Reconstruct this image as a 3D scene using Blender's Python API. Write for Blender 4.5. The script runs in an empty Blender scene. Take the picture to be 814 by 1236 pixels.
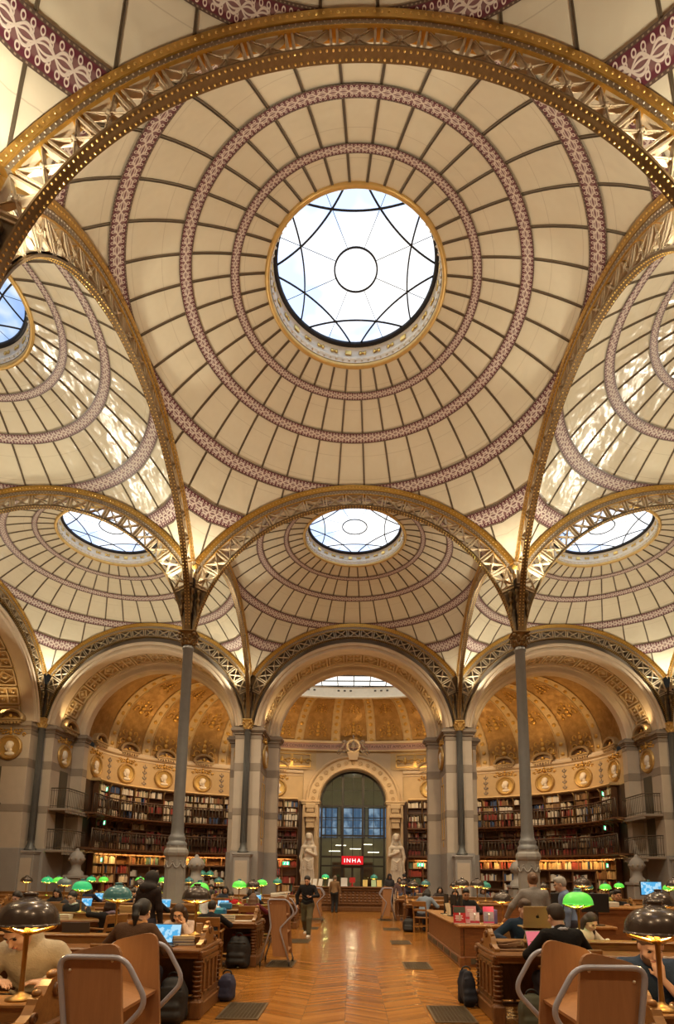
import bpy, math, random
import numpy as np
from mathutils import Vector, Matrix, Euler
PI = math.pi
SC = bpy.context.scene
COL = SC.collection
rng = random.Random(7)
def sin(a): return math.sin(a)
def cos(a): return math.cos(a)
def rad(a): return math.radians(a)

# ---------------------------------------------------------------- mesh builder
class MB:
    """collects shapes and links them as one mesh object"""
    def __init__(s):
        s.v, s.f, s.uv, s.sm, s.col = [], [], {}, [], {}
        s.mi, s.cur = [], 0
    def add(s, vs, fs, smooth=False, M=None, uvs=None, col=None):
        o = len(s.v)
        if M is not None:
            vs = [tuple(M @ Vector(v)) for v in vs]
        s.v.extend(tuple(v) for v in vs)
        for k, f in enumerate(fs):
            i = len(s.f)
            s.f.append(tuple(o + x for x in f)); s.sm.append(smooth); s.mi.append(s.cur)
            if uvs is not None: s.uv[i] = uvs[k]
            if col is not None: s.col[i] = col
        return s
    def box(s, c, d, rz=0, M=None, col=None, bev=0, rx=0, ry=0):
        x, y, z = d[0]/2, d[1]/2, d[2]/2
        if bev and min(x, y, z) > bev*1.01:
            b = bev; vs = []; 
            P = []
            for sx in (-1, 1):
                for sy in (-1, 1):
                    for sz in (-1, 1):
                        P.append([(sx*x, sy*(y-b), sz*(z-b)), (sx*(x-b), sy*y, sz*(z-b)), (sx*(x-b), sy*(y-b), sz*z)])
            vs = [p for t in P for p in t]
            I = lambda a, b_, c_, k: ((a*2+b_)*2+c_)*3+k
            fs = []
            for k in (0, 1):
                fs.append([I(k,0,0,0), I(k,1,0,0), I(k,1,1,0), I(k,0,1,0)])
                fs.append([I(0,k,0,1), I(1,k,0,1), I(1,k,1,1), I(0,k,1,1)])
                fs.append([I(0,0,k,2), I(1,0,k,2), I(1,1,k,2), I(0,1,k,2)])
                for j in (0, 1):
                    fs.append([I(k,j,0,0), I(k,j,0,1), I(k,j,1,1), I(k,j,1,0)])
                    fs.append([I(k,0,j,0), I(k,0,j,2), I(k,1,j,2), I(k,1,j,0)])
                    fs.append([I(0,k,j,1), I(0,k,j,2), I(1,k,j,2), I(1,k,j,1)])
                    for l in (0, 1):
                        fs.append([I(k,j,l,0), I(k,j,l,1), I(k,j,l,2)])
            # orient outward
            out = []
            for f in fs:
                a, b_, c_ = (Vector(vs[f[0]]), Vector(vs[f[1]]), Vector(vs[f[2]]))
                n = (b_-a).cross(c_-a); m = sum((Vector(vs[i]) for i in f), Vector())
                out.append(f if n.dot(m) > 0 else f[::-1])
            fs = out
        else:
            vs = [(sx*x, sy*y, sz*z) for sx in (-1, 1) for sy in (-1, 1) for sz in (-1, 1)]
            fs = [(0,1,3,2), (4,6,7,5), (0,4,5,1), (2,3,7,6), (0,2,6,4), (1,5,7,3)]
        T = Matrix.Translation(c)
        if rz or rx or ry: T = T @ Euler((rx, ry, rz)).to_matrix().to_4x4()
        if M is not None: T = M @ T
        return s.add(vs, fs, False, T, None, col)
    def lathe(s, prof, n=24, c=(0,0,0), M=None, a0=0, a1=2*PI, smooth=True, sx=1, sy=1):
        """prof: list of (r, z)"""
        full = abs(a1-a0-2*PI) < 1e-6
        m = n if full else n+1
        vs, fs = [], []
        for r, z in prof:
            for k in range(m):
                a = a0+(a1-a0)*k/n
                vs.append((c[0]+r*cos(a)*sx, c[1]+r*sin(a)*sy, c[2]+z))
        for i in range(len(prof)-1):
            for k in range(n):
                k2 = (k+1) % m
                fs.append((i*m+k, i*m+k2, (i+1)*m+k2, (i+1)*m+k))
        return s.add(vs, fs, smooth, M)
    def tube(s, pts, r, n=8, M=None, closed=False, smooth=True, cap=True, col=None):
        pts = [Vector(p) for p in pts]; N = len(pts)
        rs = r if isinstance(r, (list, tuple)) else [r]*N
        tans = []
        for i in range(N):
            if closed: t = pts[(i+1) % N]-pts[i-1]
            else: t = pts[min(i+1, N-1)]-pts[max(i-1, 0)]
            tans.append(t.normalized() if t.length > 1e-9 else Vector((0,0,1)))
        up = Vector((0,0,1)) if abs(tans[0].z) < .9 else Vector((1,0,0))
        nrm = (up-tans[0]*up.dot(tans[0])).normalized()
        vs, fs = [], []
        for i in range(N):
            t = tans[i]; nrm = (nrm-t*nrm.dot(t))
            nrm = nrm.normalized() if nrm.length > 1e-6 else t.orthogonal().normalized()
            b = t.cross(nrm)
            for k in range(n):
                a = 2*PI*k/n
                vs.append(pts[i]+(nrm*cos(a)+b*sin(a))*rs[i])
        for i in range(N if closed else N-1):
            j = (i+1) % N
            for k in range(n):
                k2 = (k+1) % n
                fs.append((i*n+k, i*n+k2, j*n+k2, j*n+k))
        if cap and not closed:
            fs.append(tuple(range(n))[::-1]); fs.append(tuple((N-1)*n+k for k in range(n)))
        return s.add(vs, fs, smooth, M, None, col)
    def bar(s, p0, p1, w, h, up=(0,1,0), M=None):
        """rectangular bar from p0 to p1, h along up, w across"""
        p0, p1 = Vector(p0), Vector(p1); t = (p1-p0).normalized(); up = Vector(up)
        u = (up-t*up.dot(t)).normalized(); b = t.cross(u)
        vs = []
        for p in (p0, p1):
            for sx, sy in ((-1,-1), (1,-1), (1,1), (-1,1)):
                vs.append(p+b*(sx*w/2)+u*(sy*h/2))
        fs = [(3,2,1,0), (4,5,6,7), (0,1,5,4), (1,2,6,5), (2,3,7,6), (3,0,4,7)]
        return s.add(vs, fs, False, M)
    def ball(s, c, r, n=8, m=6, M=None, half=False, dirv=None, col=None):
        """ellipsoid; r scalar or 3-tuple; half: upper half only along dirv"""
        rr = r if isinstance(r, (tuple, list)) else (r, r, r)
        vs, fs = [], []
        top = PI/2 if half else PI
        for i in range(m+1):
            p = top*i/m
            for k in range(n):
                a = 2*PI*k/n
                vs.append((rr[0]*sin(p)*cos(a), rr[1]*sin(p)*sin(a), rr[2]*cos(p)))
        for i in range(m):
            for k in range(n):
                k2 = (k+1) % n
                fs.append((i*n+k, (i+1)*n+k, (i+1)*n+k2, i*n+k2))
        T = Matrix.Translation(c)
        if dirv is not None: T = T @ Vector(dirv).to_track_quat('Z', 'Y').to_matrix().to_4x4()
        if M is not None: T = M @ T
        return s.add(vs, fs, True, T, None, col)
    def prism(s, poly, h, M=None, z0=0, smooth=False, col=None):
        """poly in xy extruded along z from z0 to z0+h"""
        n = len(poly)
        vs = [(p[0], p[1], z0) for p in poly]+[(p[0], p[1], z0+h) for p in poly]
        ar = sum(poly[i][0]*poly[(i+1) % n][1]-poly[(i+1) % n][0]*poly[i][1] for i in range(n))
        fs = [tuple(range(n))[::-1], tuple(range(n, 2*n))]+[(i, (i+1) % n, n+(i+1) % n, n+i) for i in range(n)]
        if ar < 0: fs = [f[::-1] for f in fs]
        return s.add(vs, fs, smooth, M, None, col)
    def grid(s, fn, nu, nv, smooth=True, uvfn=None, M=None, flip=False):
        vs = [fn(i/nu, j/nv) for i in range(nu+1) for j in range(nv+1)]
        fs, uv = [], []
        for i in range(nu):
            for j in range(nv):
                f = (i*(nv+1)+j, (i+1)*(nv+1)+j, (i+1)*(nv+1)+j+1, i*(nv+1)+j+1)
                u = ((i/nu, j/nv), ((i+1)/nu, j/nv), ((i+1)/nu, (j+1)/nv), (i/nu, (j+1)/nv))
                if flip: f, u = f[::-1], u[::-1]
                fs.append(f); uv.append([uvfn(*q) for q in u] if uvfn else u)
        return s.add(vs, fs, smooth, M, uv)
    def sweep(s, prof, path, closed_prof=True, smooth=False, M=None, closed=False):
        """path: list of frames (origin, ax, ay); prof in (ax, ay)"""
        n = len(prof); vs, fs = [], []
        for o, ax, ay in path:
            for p in prof:
                vs.append(Vector(o)+Vector(ax)*p[0]+Vector(ay)*p[1])
        N = len(path)
        for i in range(N if closed else N-1):
            j = (i+1) % N
            for k in range(n if closed_prof else n-1):
                k2 = (k+1) % n
                fs.append((i*n+k, i*n+k2, j*n+k2, j*n+k))
        if closed_prof and not closed:
            fs.append(tuple(range(n))[::-1]); fs.append(tuple((N-1)*n+k for k in range(n)))
        return s.add(vs, fs, smooth, M)
    def build(s, name, mat, parent=None, loc=None, fix=True):
        me = bpy.data.meshes.new(name)
        me.from_pydata([tuple(v) for v in s.v], [], s.f)
        if s.uv:
            ul = me.uv_layers.new(name='UVMap')
            for i, p in enumerate(me.polygons):
                u = s.uv.get(i)
                if u:
                    for k, li in enumerate(p.loop_indices): ul.data[li].uv = u[k]
        if s.col:
            ca = me.color_attributes.new('Col', 'FLOAT_COLOR', 'CORNER')
            for i, p in enumerate(me.polygons):
                c = s.col.get(i, (1,1,1))
                for li in p.loop_indices: ca.data[li].color = (c[0], c[1], c[2], 1)
        me.polygons.foreach_set('use_smooth', s.sm)
        for q in (mat if isinstance(mat, list) else [mat]): me.materials.append(q)
        if isinstance(mat, list): me.polygons.foreach_set('material_index', s.mi)
        me.update()
        if fix:
            import bmesh
            bm = bmesh.new(); bm.from_mesh(me)
            bmesh.ops.recalc_face_normals(bm, faces=bm.faces); bm.to_mesh(me); bm.free()
        o = bpy.data.objects.new(name, me); COL.objects.link(o)
        if parent is not None: o.parent = parent
        if loc is not None: o.location = loc
        return o

def tag(o, label=None, cat=None, group=None, kind=None):
    if label: o['label'] = label
    if cat: o['category'] = cat
    if group: o['group'] = group
    if kind: o['kind'] = kind
    return o
def thing(name, label, cat, loc=(0,0,0), rz=0, group=None, kind=None):
    o = bpy.data.objects.new(name, None); COL.objects.link(o)
    o.location = loc; o.rotation_euler = (0, 0, rz); o.empty_display_size = .1
    return tag(o, label, cat, group, kind)
def dup(root, loc, rz=0, label=None, group=None, scale=None):
    r = root.copy(); COL.objects.link(r); r.location = loc; r.rotation_euler = (0, 0, rz)
    if label: r['label'] = label
    if group: r['group'] = group
    if scale: r.scale = (scale,)*3 if not isinstance(scale, tuple) else scale
    for ch in list(root.children):
        c = ch.copy(); COL.objects.link(c); c.parent = r
        for g in list(ch.children):
            d = g.copy(); COL.objects.link(d); d.parent = c
    return r
def setmat(root, partname, mat):
    """give a copied thing's part its own mesh data and material"""
    for ch in root.children:
        if ch.name.split('.')[0] == partname:
            key = ch.data.name.split('.')[0]+'|'+mat.name
            if key not in _MD:
                d = ch.data.copy(); d.materials.clear(); d.materials.append(mat); _MD[key] = d
            ch.data = _MD[key]
_MD = {}

# ---------------------------------------------------------------- materials
class NT:
    def __init__(s, name):
        s.m = bpy.data.materials.new(name); s.m.use_nodes = True
        s.t = s.m.node_tree; s.t.nodes.clear()
        s.o = s.t.nodes.new('ShaderNodeOutputMaterial')
    def n(s, typ, **kw):
        nd = s.t.nodes.new('ShaderNode'+typ)
        for k, v in kw.items(): setattr(nd, k, v)
        return nd
    def l(s, a, b): s.t.links.new(a, b)
    def m_(s, op, a, b=None, c=None, clamp=False):
        nd = s.n('Math', operation=op); nd.use_clamp = clamp
        for i, x in enumerate((a, b, c)):
            if x is None: continue
            if isinstance(x, (int, float)): nd.inputs[i].default_value = x
            else: s.l(x, nd.inputs[i])
        return nd.outputs[0]
    def mix(s, fac, a, b):
        nd = s.n('Mix', data_type='RGBA')
        for i, x in ((0, fac), (6, a), (7, b)):
            if isinstance(x, (int, float)): nd.inputs[i].default_value = x
            elif isinstance(x, tuple): nd.inputs[i].default_value = (*x, 1)
            else: s.l(x, nd.inputs[i])
        return nd.outputs[2]
    def noise(s, scale, detail=3, vec=None, rough=.5):
        nd = s.n('TexNoise'); nd.inputs['Scale'].default_value = scale; nd.inputs['Detail'].default_value = detail
        nd.inputs['Roughness'].default_value = rough
        if vec is not None: s.l(vec, nd.inputs['Vector'])
        return nd.outputs[0]
    def coord(s, which='Object'): return s.n('TexCoord').outputs[which]
    def sep(s, v):
        nd = s.n('SeparateXYZ'); s.l(v, nd.inputs[0]); return nd.outputs
    def comb(s, x, y, z=0):
        nd = s.n('CombineXYZ')
        for i, q in enumerate((x, y, z)):
            if isinstance(q, (int, float)): nd.inputs[i].default_value = q
            else: s.l(q, nd.inputs[i])
        return nd.outputs[0]
    def ramp(s, fac, stops, interp='LINEAR'):
        nd = s.n('ValToRGB'); cr = nd.color_ramp; cr.interpolation = interp
        while len(cr.elements) < len(stops): cr.elements.new(.5)
        for e, (p, c) in zip(cr.elements, stops):
            e.position = p; e.color = (*c, 1) if isinstance(c, tuple) else (c, c, c, 1)
        s.l(fac, nd.inputs[0]); return nd.outputs[0]
    def step(s, x, lo, hi):
        nd = s.n('MapRange'); nd.clamp = True
        nd.inputs[1].default_value = lo; nd.inputs[2].default_value = hi
        s.l(x, nd.inputs[0]); return nd.outputs[0]
    def bsdf(s, col, rough=.5, metal=0, bump=None, bstr=.2, bdist=.01, coat=0, spec=.5, sheen=0, trans=0, emit=None, estr=0):
        p = s.n('BsdfPrincipled')
        if isinstance(col, tuple): p.inputs['Base Color'].default_value = (*col, 1)
        else: s.l(col, p.inputs['Base Color'])
        for k, x in (('Roughness', rough), ('Metallic', metal)):
            if isinstance(x, (int, float)): p.inputs[k].default_value = x
            else: s.l(x, p.inputs[k])
        p.inputs['Coat Weight'].default_value = coat; p.inputs['Coat Roughness'].default_value = .08
        p.inputs['Specular IOR Level'].default_value = spec
        p.inputs['Sheen Weight'].default_value = sheen; p.inputs['Transmission Weight'].default_value = trans
        if emit is not None:
            if isinstance(emit, tuple): p.inputs['Emission Color'].default_value = (*emit, 1)
            else: s.l(emit, p.inputs['Emission Color'])
            p.inputs['Emission Strength'].default_value = estr
        if bump is not None:
            b = s.n('Bump'); b.inputs['Strength'].default_value = bstr; b.inputs['Distance'].default_value = bdist
            s.l(bump, b.inputs['Height']); s.l(b.outputs[0], p.inputs['Normal'])
        s.l(p.outputs[0], s.o.inputs[0])
        return s.m
_mats = {}
def simple(name, col, rough=.5, metal=0, var=.12, vs=6, **kw):
    """one colour with a little natural variation"""
    if name in _mats: return _mats[name]
    t = NT(name)
    if var:
        nz = t.noise(vs, 4, t.coord())
        lo = tuple(c*(1-var) for c in col); hi = tuple(min(1, c*(1+var)) for c in col)
        c = t.mix(nz, lo, hi)
    else: c = col
    _mats[name] = t.bsdf(c, rough, metal, **kw); return _mats[name]
def emitter(name, col, strength):
    t = NT(name); e = t.n('Emission'); e.inputs[0].default_value = (*col, 1); e.inputs[1].default_value = strength
    t.l(e.outputs[0], t.o.inputs[0]); return t.m
# ================================================================ materials of the building
def mat_panel():
    t = NT('cream_enamel_panels'); uv = t.coord('UV'); s = t.sep(uv)
    ob = t.coord('Object')
    n1 = t.noise(.9, 4, ob); n2 = t.noise(7, 3, ob)
    c = t.mix(n1, (.69, .635, .465), (.79, .74, .575))
    c = t.mix(t.m_('MULTIPLY', n2, .25), c, (.66, .55, .37))
    # thin joints across each strip: v is metres from the centre
    j = t.m_('ABSOLUTE', t.m_('SUBTRACT', t.m_('FRACT', t.m_('DIVIDE', s[1], .57)), .5))
    jn = t.step(j, .012, .004)
    c = t.mix(t.m_('MULTIPLY', jn, .38), c, (.35, .28, .17))
    wav = t.noise(1.7, 2, ob)
    return t.bsdf(c, .17, 0, bump=wav, bstr=.35, bdist=.16, spec=.5)
def mat_band():
    t = NT('maroon_interlace_border'); s = t.sep(t.coord('UV')); u, v = s[0], s[1]
    v2 = t.m_('MULTIPLY', t.m_('SUBTRACT', v, .5), 2.0)          # -1..1
    w = t.m_('DIVIDE', v2, .74)
    ph = t.m_('MULTIPLY', u, 2*PI*.72)
    sn = t.m_('MULTIPLY', t.m_('SINE', ph), .52)
    def line(x, wd): return t.step(t.m_('ABSOLUTE', x), wd, wd*.6)
    a = line(t.m_('SUBTRACT', w, sn), .125); b = line(t.m_('ADD', w, sn), .125)
    sn2 = t.m_('MULTIPLY', t.m_('SINE', ph), .22)
    a2 = line(t.m_('SUBTRACT', w, sn2), .085); b2 = line(t.m_('ADD', w, sn2), .085)
    # scallops along both edges
    def ring(freq, off, wc, R, wd):
        uf = t.m_('SUBTRACT', t.m_('FRACT', t.m_('ADD', t.m_('MULTIPLY', u, freq), off)), .5)
        ux = t.m_('MULTIPLY', uf, 2.0/.74/freq)
        wa = t.m_('SUBTRACT', t.m_('ABSOLUTE', w), wc)
        d = t.m_('SQRT', t.m_('ADD', t.m_('MULTIPLY', ux, ux), t.m_('MULTIPLY', wa, wa)))
        return line(t.m_('SUBTRACT', d, R), wd)
    rg = t.m_('MAXIMUM', ring(2.88, 0.0, .76, .20, .075), ring(1.44, .25, .42, .17, .07))
    k = t.m_('MAXIMUM', t.m_('MAXIMUM', a, b), t.m_('MAXIMUM', t.m_('MAXIMUM', a2, b2), rg))
    inn = t.step(t.m_('ABSOLUTE', v2), .80, .76)
    k = t.m_('MULTIPLY', k, inn)
    fill = t.step(t.m_('ABSOLUTE', w), .78, .60)
    c = t.mix(t.m_('MULTIPLY', fill, .55), (.13, .03, .045), (.32, .20, .18))
    c = t.mix(k, c, (.74, .65, .56))
    edge = t.step(t.m_('ABSOLUTE', v2), .80, .84)
    c = t.mix(edge, c, (.11, .075, .055))
    dots = t.m_('MULTIPLY', t.step(t.m_('ABSOLUTE', t.m_('SUBTRACT', t.m_('FRACT', t.m_('MULTIPLY', u, 5)), .5)), .22, .15),
                line(t.m_('SUBTRACT', t.m_('ABSOLUTE', v2), .90), .045))
    c = t.mix(t.m_('MULTIPLY', dots, .6), c, (.5, .4, .28))
    return t.bsdf(c, .35, 0, bump=k, bstr=.5, bdist=.01)
PANEL = mat_panel(); BAND = mat_band()
SEAM = simple('bronze_seam_strips', (.16, .125, .08), .45, .35)
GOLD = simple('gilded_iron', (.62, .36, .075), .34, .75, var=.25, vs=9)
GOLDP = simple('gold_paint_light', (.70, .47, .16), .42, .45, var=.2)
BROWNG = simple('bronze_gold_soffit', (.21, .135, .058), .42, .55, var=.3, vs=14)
LATT = simple('champagne_bronze_lattice', (.62, .51, .34), .42, .3, var=.2, vs=8)
STUD = simple('gold_studs', (.85, .58, .18), .28, .85, var=0)
STUDW = simple('pale_studs', (.75, .68, .55), .35, .3, var=0)
IRON = simple('grey_blue_cast_iron', (.20, .21, .225), .42, .25, var=.12)
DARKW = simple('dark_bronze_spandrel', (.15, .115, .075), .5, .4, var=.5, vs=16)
CHORD = simple('brown_grey_chord', (.34, .27, .18), .42, .35, var=.2)
IROND = simple('dark_grey_green_iron', (.105, .105, .098), .45, .25)
IRONL = simple('pale_grey_painted_iron', (.30, .295, .29), .5, .1)
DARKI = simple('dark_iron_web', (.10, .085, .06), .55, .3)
IVORY = simple('ivory_plaster_ornament', (.80, .72, .56), .5, 0)
def mat_stone(name, col, joints=True, bx=.9, bz=.62):
    t = NT(name); ob = t.coord('Object'); s = t.sep(ob)
    n1 = t.noise(2.2, 5, ob); n2 = t.noise(30, 3, ob)
    c = t.mix(n1, tuple(x*.84 for x in col), tuple(min(1, x*1.1) for x in col))
    c = t.mix(t.m_('MULTIPLY', n2, .3), c, tuple(x*.8 for x in col))
    return t.bsdf(c, .72, 0, bump=n2, bstr=.12, bdist=.01)
STONE = mat_stone('warm_limestone', (.50, .42, .33))
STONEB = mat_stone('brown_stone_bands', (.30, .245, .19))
STONEL = mat_stone('pale_carved_stone', (.74, .61, .44))
STONEG = mat_stone('grey_plinth_stone', (.31, .285, .26))
def mat_gild():
    t = NT('gold_painted_vault'); ob = t.coord('Object')
    n = t.noise(3.2, 6, ob, .62); v = t.n('TexVoronoi'); v.inputs['Scale'].default_value = 2.6; t.l(ob, v.inputs['Vector'])
    k = t.step(n, .40, .68)
    c = t.mix(k, (.34, .19, .056), (.48, .285, .09))
    r = t.m_('SUBTRACT', .58, t.m_('MULTIPLY', k, .22))
    return t.bsdf(c, r, .35, bump=n, bstr=.5, bdist=.05)
GILD = mat_gild()
OCHRE = simple('ochre_plaster', (.56, .39, .18), .55, .1, var=.15, vs=3)
CREAMG = simple('cream_gold_plaster', (.68, .54, .33), .55, .05, var=.12, vs=3)
GLEAF = simple('gold_leaf_relief', (.82, .55, .16), .30, .8, var=.25, vs=14)
def mat_skyglass():
    t = NT('daylit_skylight_glass'); ob = t.coord('Object')
    n = t.noise(.55, 3, ob)
    c = t.ramp(n, [(.38, (.56, .70, 1.0)), (.52, (.92, .95, 1.0)), (.66, (1.0, .985, .95))])
    e = t.n('Emission'); t.l(c, e.inputs[0]); e.inputs[1].default_value = SKYGLASS
    t.l(e.outputs[0], t.o.inputs[0]); return t.m
SKYGLASS = 1.6
SKYG = mat_skyglass()
def mat_blueglass():
    t = NT('blue_sky_skylight_glass'); ob = t.coord('Object'); n = t.noise(.8, 3, ob)
    c = t.ramp(n, [(.36, (.16, .30, .72)), (.55, (.42, .60, .95)), (.70, (.90, .95, 1.0))])
    e = t.n('Emission'); t.l(c, e.inputs[0]); e.inputs[1].default_value = 1.15; t.l(e.outputs[0], t.o.inputs[0]); return t.m
BLUEG = mat_blueglass()
BLACKM = simple('black_glazing_bars', (.015, .015, .018), .5, .2, var=0)

# ================================================================ sail-vault domes
ZC, RS = 7.00, 8.437
EC, ER = 7.85, 5.945      # extrados circle of the arches (height of centre, radius)
def zs(r): return ZC+math.sqrt(max(RS*RS-r*r, .01))
def bnd(a, h=5.0): return h/max(abs(cos(a)), abs(sin(a)), 1e-6)
NSEAM = 38
def zd(r, a):
    """dome height: a spherical cap eased down on to the arches near its square edge"""
    b = bnd(a); t = b*min(abs(cos(a)), abs(sin(a)))
    w = max(0.0, (r-3.9)/(b-3.9))**2
    return zs(r)+(EC+math.sqrt(max(ER*ER-t*t, 0))+.005-zs(b))*w
def build_dome():
    d = thing('sail_dome', 'x', 'dome')
    m = MB(); NA, NR = 216, 20
    def fn(i, j):
        a = 2*PI*i; r0 = 2.02; r = r0+(bnd(a)-r0)*j
        return (r*cos(a), r*sin(a), zd(r, a))
    def uvf(i, j):
        a = 2*PI*i; r0 = 2.02
        return (i*NSEAM, (r0+(bnd(a)-r0)*j))
    m.grid(fn, 240, 26, True, uvf); m.build('shell', PANEL, d, fix=False)
    # ornament rings
    for (ri, ro) in ((2.68, 2.88), (3.69, 3.95), (4.96, 5.27), (6.02, 6.36)):
        m = MB(); N = 360; wd = ro-ri; q4 = ri > 5.5
        for k in [(x+45) % N for x in range(N)] if False else range(N):
            if q4 and k % 90 == 0 and m.f: m.build('ornament_border', BAND, d, fix=False); m = MB()
            a0, a1 = 2*PI*k/N, 2*PI*(k+1)/N; am = (a0+a1)/2
            b = bnd(am)-.02
            if b <= ri+.01: continue
            o_ = min(ro, b); vt = (o_-ri)/wd
            off = .03
            P = lambda a, r: (r*cos(a)*(1-off/RS), r*sin(a)*(1-off/RS), ZC+(zd(r, a)-ZC)*(1-off/RS))
            L = (ri+ro)/2/wd; u0, u1 = a0*L, a1*L
            m.add([P(a0, ri), P(a1, ri), P(a1, o_), P(a0, o_)], [(0, 1, 2, 3)], True, None,
                  [((u0, 0), (u1, 0), (u1, vt), (u0, vt))])
        m.build('ornament_border', BAND, d, fix=False)
    # seam strips between panels
    m = MB()
    for k in range(NSEAM):
        a = rad(86.5)+2*PI*k/NSEAM; b = bnd(a)-.03
        nn = 14; path = []
        for j in range(nn+1):
            r = 2.1+(b-2.1)*j/nn; z = zd(r, a)
            nrm = Vector((-r*cos(a), -r*sin(a), -(z-ZC))).normalized()
            path.append(((r*cos(a), r*sin(a), z), (-sin(a), cos(a), 0), nrm))
        w = .026
        m.sweep([(-w, -.01), (-w, .018), (-w*.35, .024), (-w*.35, .012), (w*.35, .012), (w*.35, .024), (w, .018), (w, -.01)], path)
    m.build('seam_pattern', SEAM, d)
    # gilded rim, drum and ornament of the oculus
    m = MB(); z0 = zs(2.04)
    prof = [(2.11, z0+.0), (2.105, z0-.045), (2.07, z0-.07), (2.03, z0-.075), (2.0, z0-.05), (1.99, z0-.02), (1.995, z0+.04)]
    m.lathe(prof, 72); m.build('rim', GOLDP, d)
    m = MB(); m.lathe([(1.98, z0+.03), (1.985, z0+.10), (1.955, z0+.13), (1.955, z0+.19), (1.97, z0+.2), (1.965, z0+.40), (1.93, z0+.43), (1.93, z0+.47)], 72)
    for k in range(72):
        a = 2*PI*k/72
        m.ball((1.955*cos(a), 1.955*sin(a), z0+.09), .03, 6, 4)
    m.build('drum', IVORY, d)
    m = MB()
    for k in range(32):
        a = 2*PI*(k+.5)/32
        T = Matrix.Rotation(a, 4, 'Z') @ Matrix.Translation((1.945, 0, z0+.30))
        if k % 4 == 0: m.box((0, 0, 0), (.03, .17, .13), 0, T, bev=.01)
        else:
            m.ball((0, -.06, .0), (.02, .05, .06), 6, 4, T); m.ball((0, .06, 0), (.02, .05, .06), 6, 4, T); m.ball((0, 0, 0), (.025, .03, .03), 6, 4, T)
    m.build('gilt_frieze', GLEAF, d)
    zg = 15.70
    w_ = thing('skylight', None, None); w_.parent = d
    m = MB(); m.lathe([(0.001, zg+.05), (1.9, zg+.05)], 64); m.build('glass', SKYG, w_, fix=False)
    m = MB(); m.lathe([(1.93, zg-.06), (1.85, zg-.06), (1.83, zg+.0), (1.85, zg+.04), (1.93, zg+.04)], 72); 
    R = 1.86
    cp = [(.5*cos(2*PI*k/40), .5*sin(2*PI*k/40), zg) for k in range(40)]; m.tube(cp, .022, 6, closed=True)
    for k in range(8):
        th = 2*PI*k/8+PI/2; A = rad(41)
        p0 = Vector((cos(th-A), sin(th-A)))*R; p1 = Vector((cos(th+A), sin(th+A)))*R
        mid = Vector((cos(th), sin(th)))*R*.655; c = 2*mid-(p0+p1)/2
        pts = []
        for j in range(17):
            q = j/16; p = p0*(1-q)**2+c*2*q*(1-q)+p1*q*q; pts.append((p.x, p.y, zg))
        m.tube(pts, .021, 6)
        t2 = th+PI/8
        m.tube([(.5*cos(t2), .5*sin(t2), zg+.02), (R*cos(t2), R*sin(t2), zg+.02)], .007, 5)
    m.build('glazing_bars', BLACKM, w_)
    return d
DOME = build_dome()
dome_labels = {
    (0, -15): 'dome overhead nearest the viewer, only its rim shows above the biggest arch',
    (-10, -5): 'half-seen dome left of the central one, blue skylight cut by the picture edge',
    (0, -5): 'largest cream panelled dome overhead, its whole round skylight in view',
    (10, -5): 'half-seen glossy dome at the right edge, beside the big central dome',
    (-10, 5): 'far cream dome over the tall arch at left, skylight seen edge-on',
    (0, 5): 'shaded far dome between the two slender columns, straight above the doorway arch',
    (10, 5): 'far cream dome over the tall arch at right, skylight seen edge-on',
}
first = True
for (x, y), lb in dome_labels.items():
    if first:
        DOME.location = (x, y, 0); DOME['label'] = lb; first = False
    else:
        r = dup(DOME, (x, y, 0), 0, lb)
        if (x, y) == (-10, -5):
            for ch in r.children:
                for g in ch.children:
                    if g.name.startswith('glass'): g.data = g.data.copy(); g.data.materials[0] = BLUEG

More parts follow.
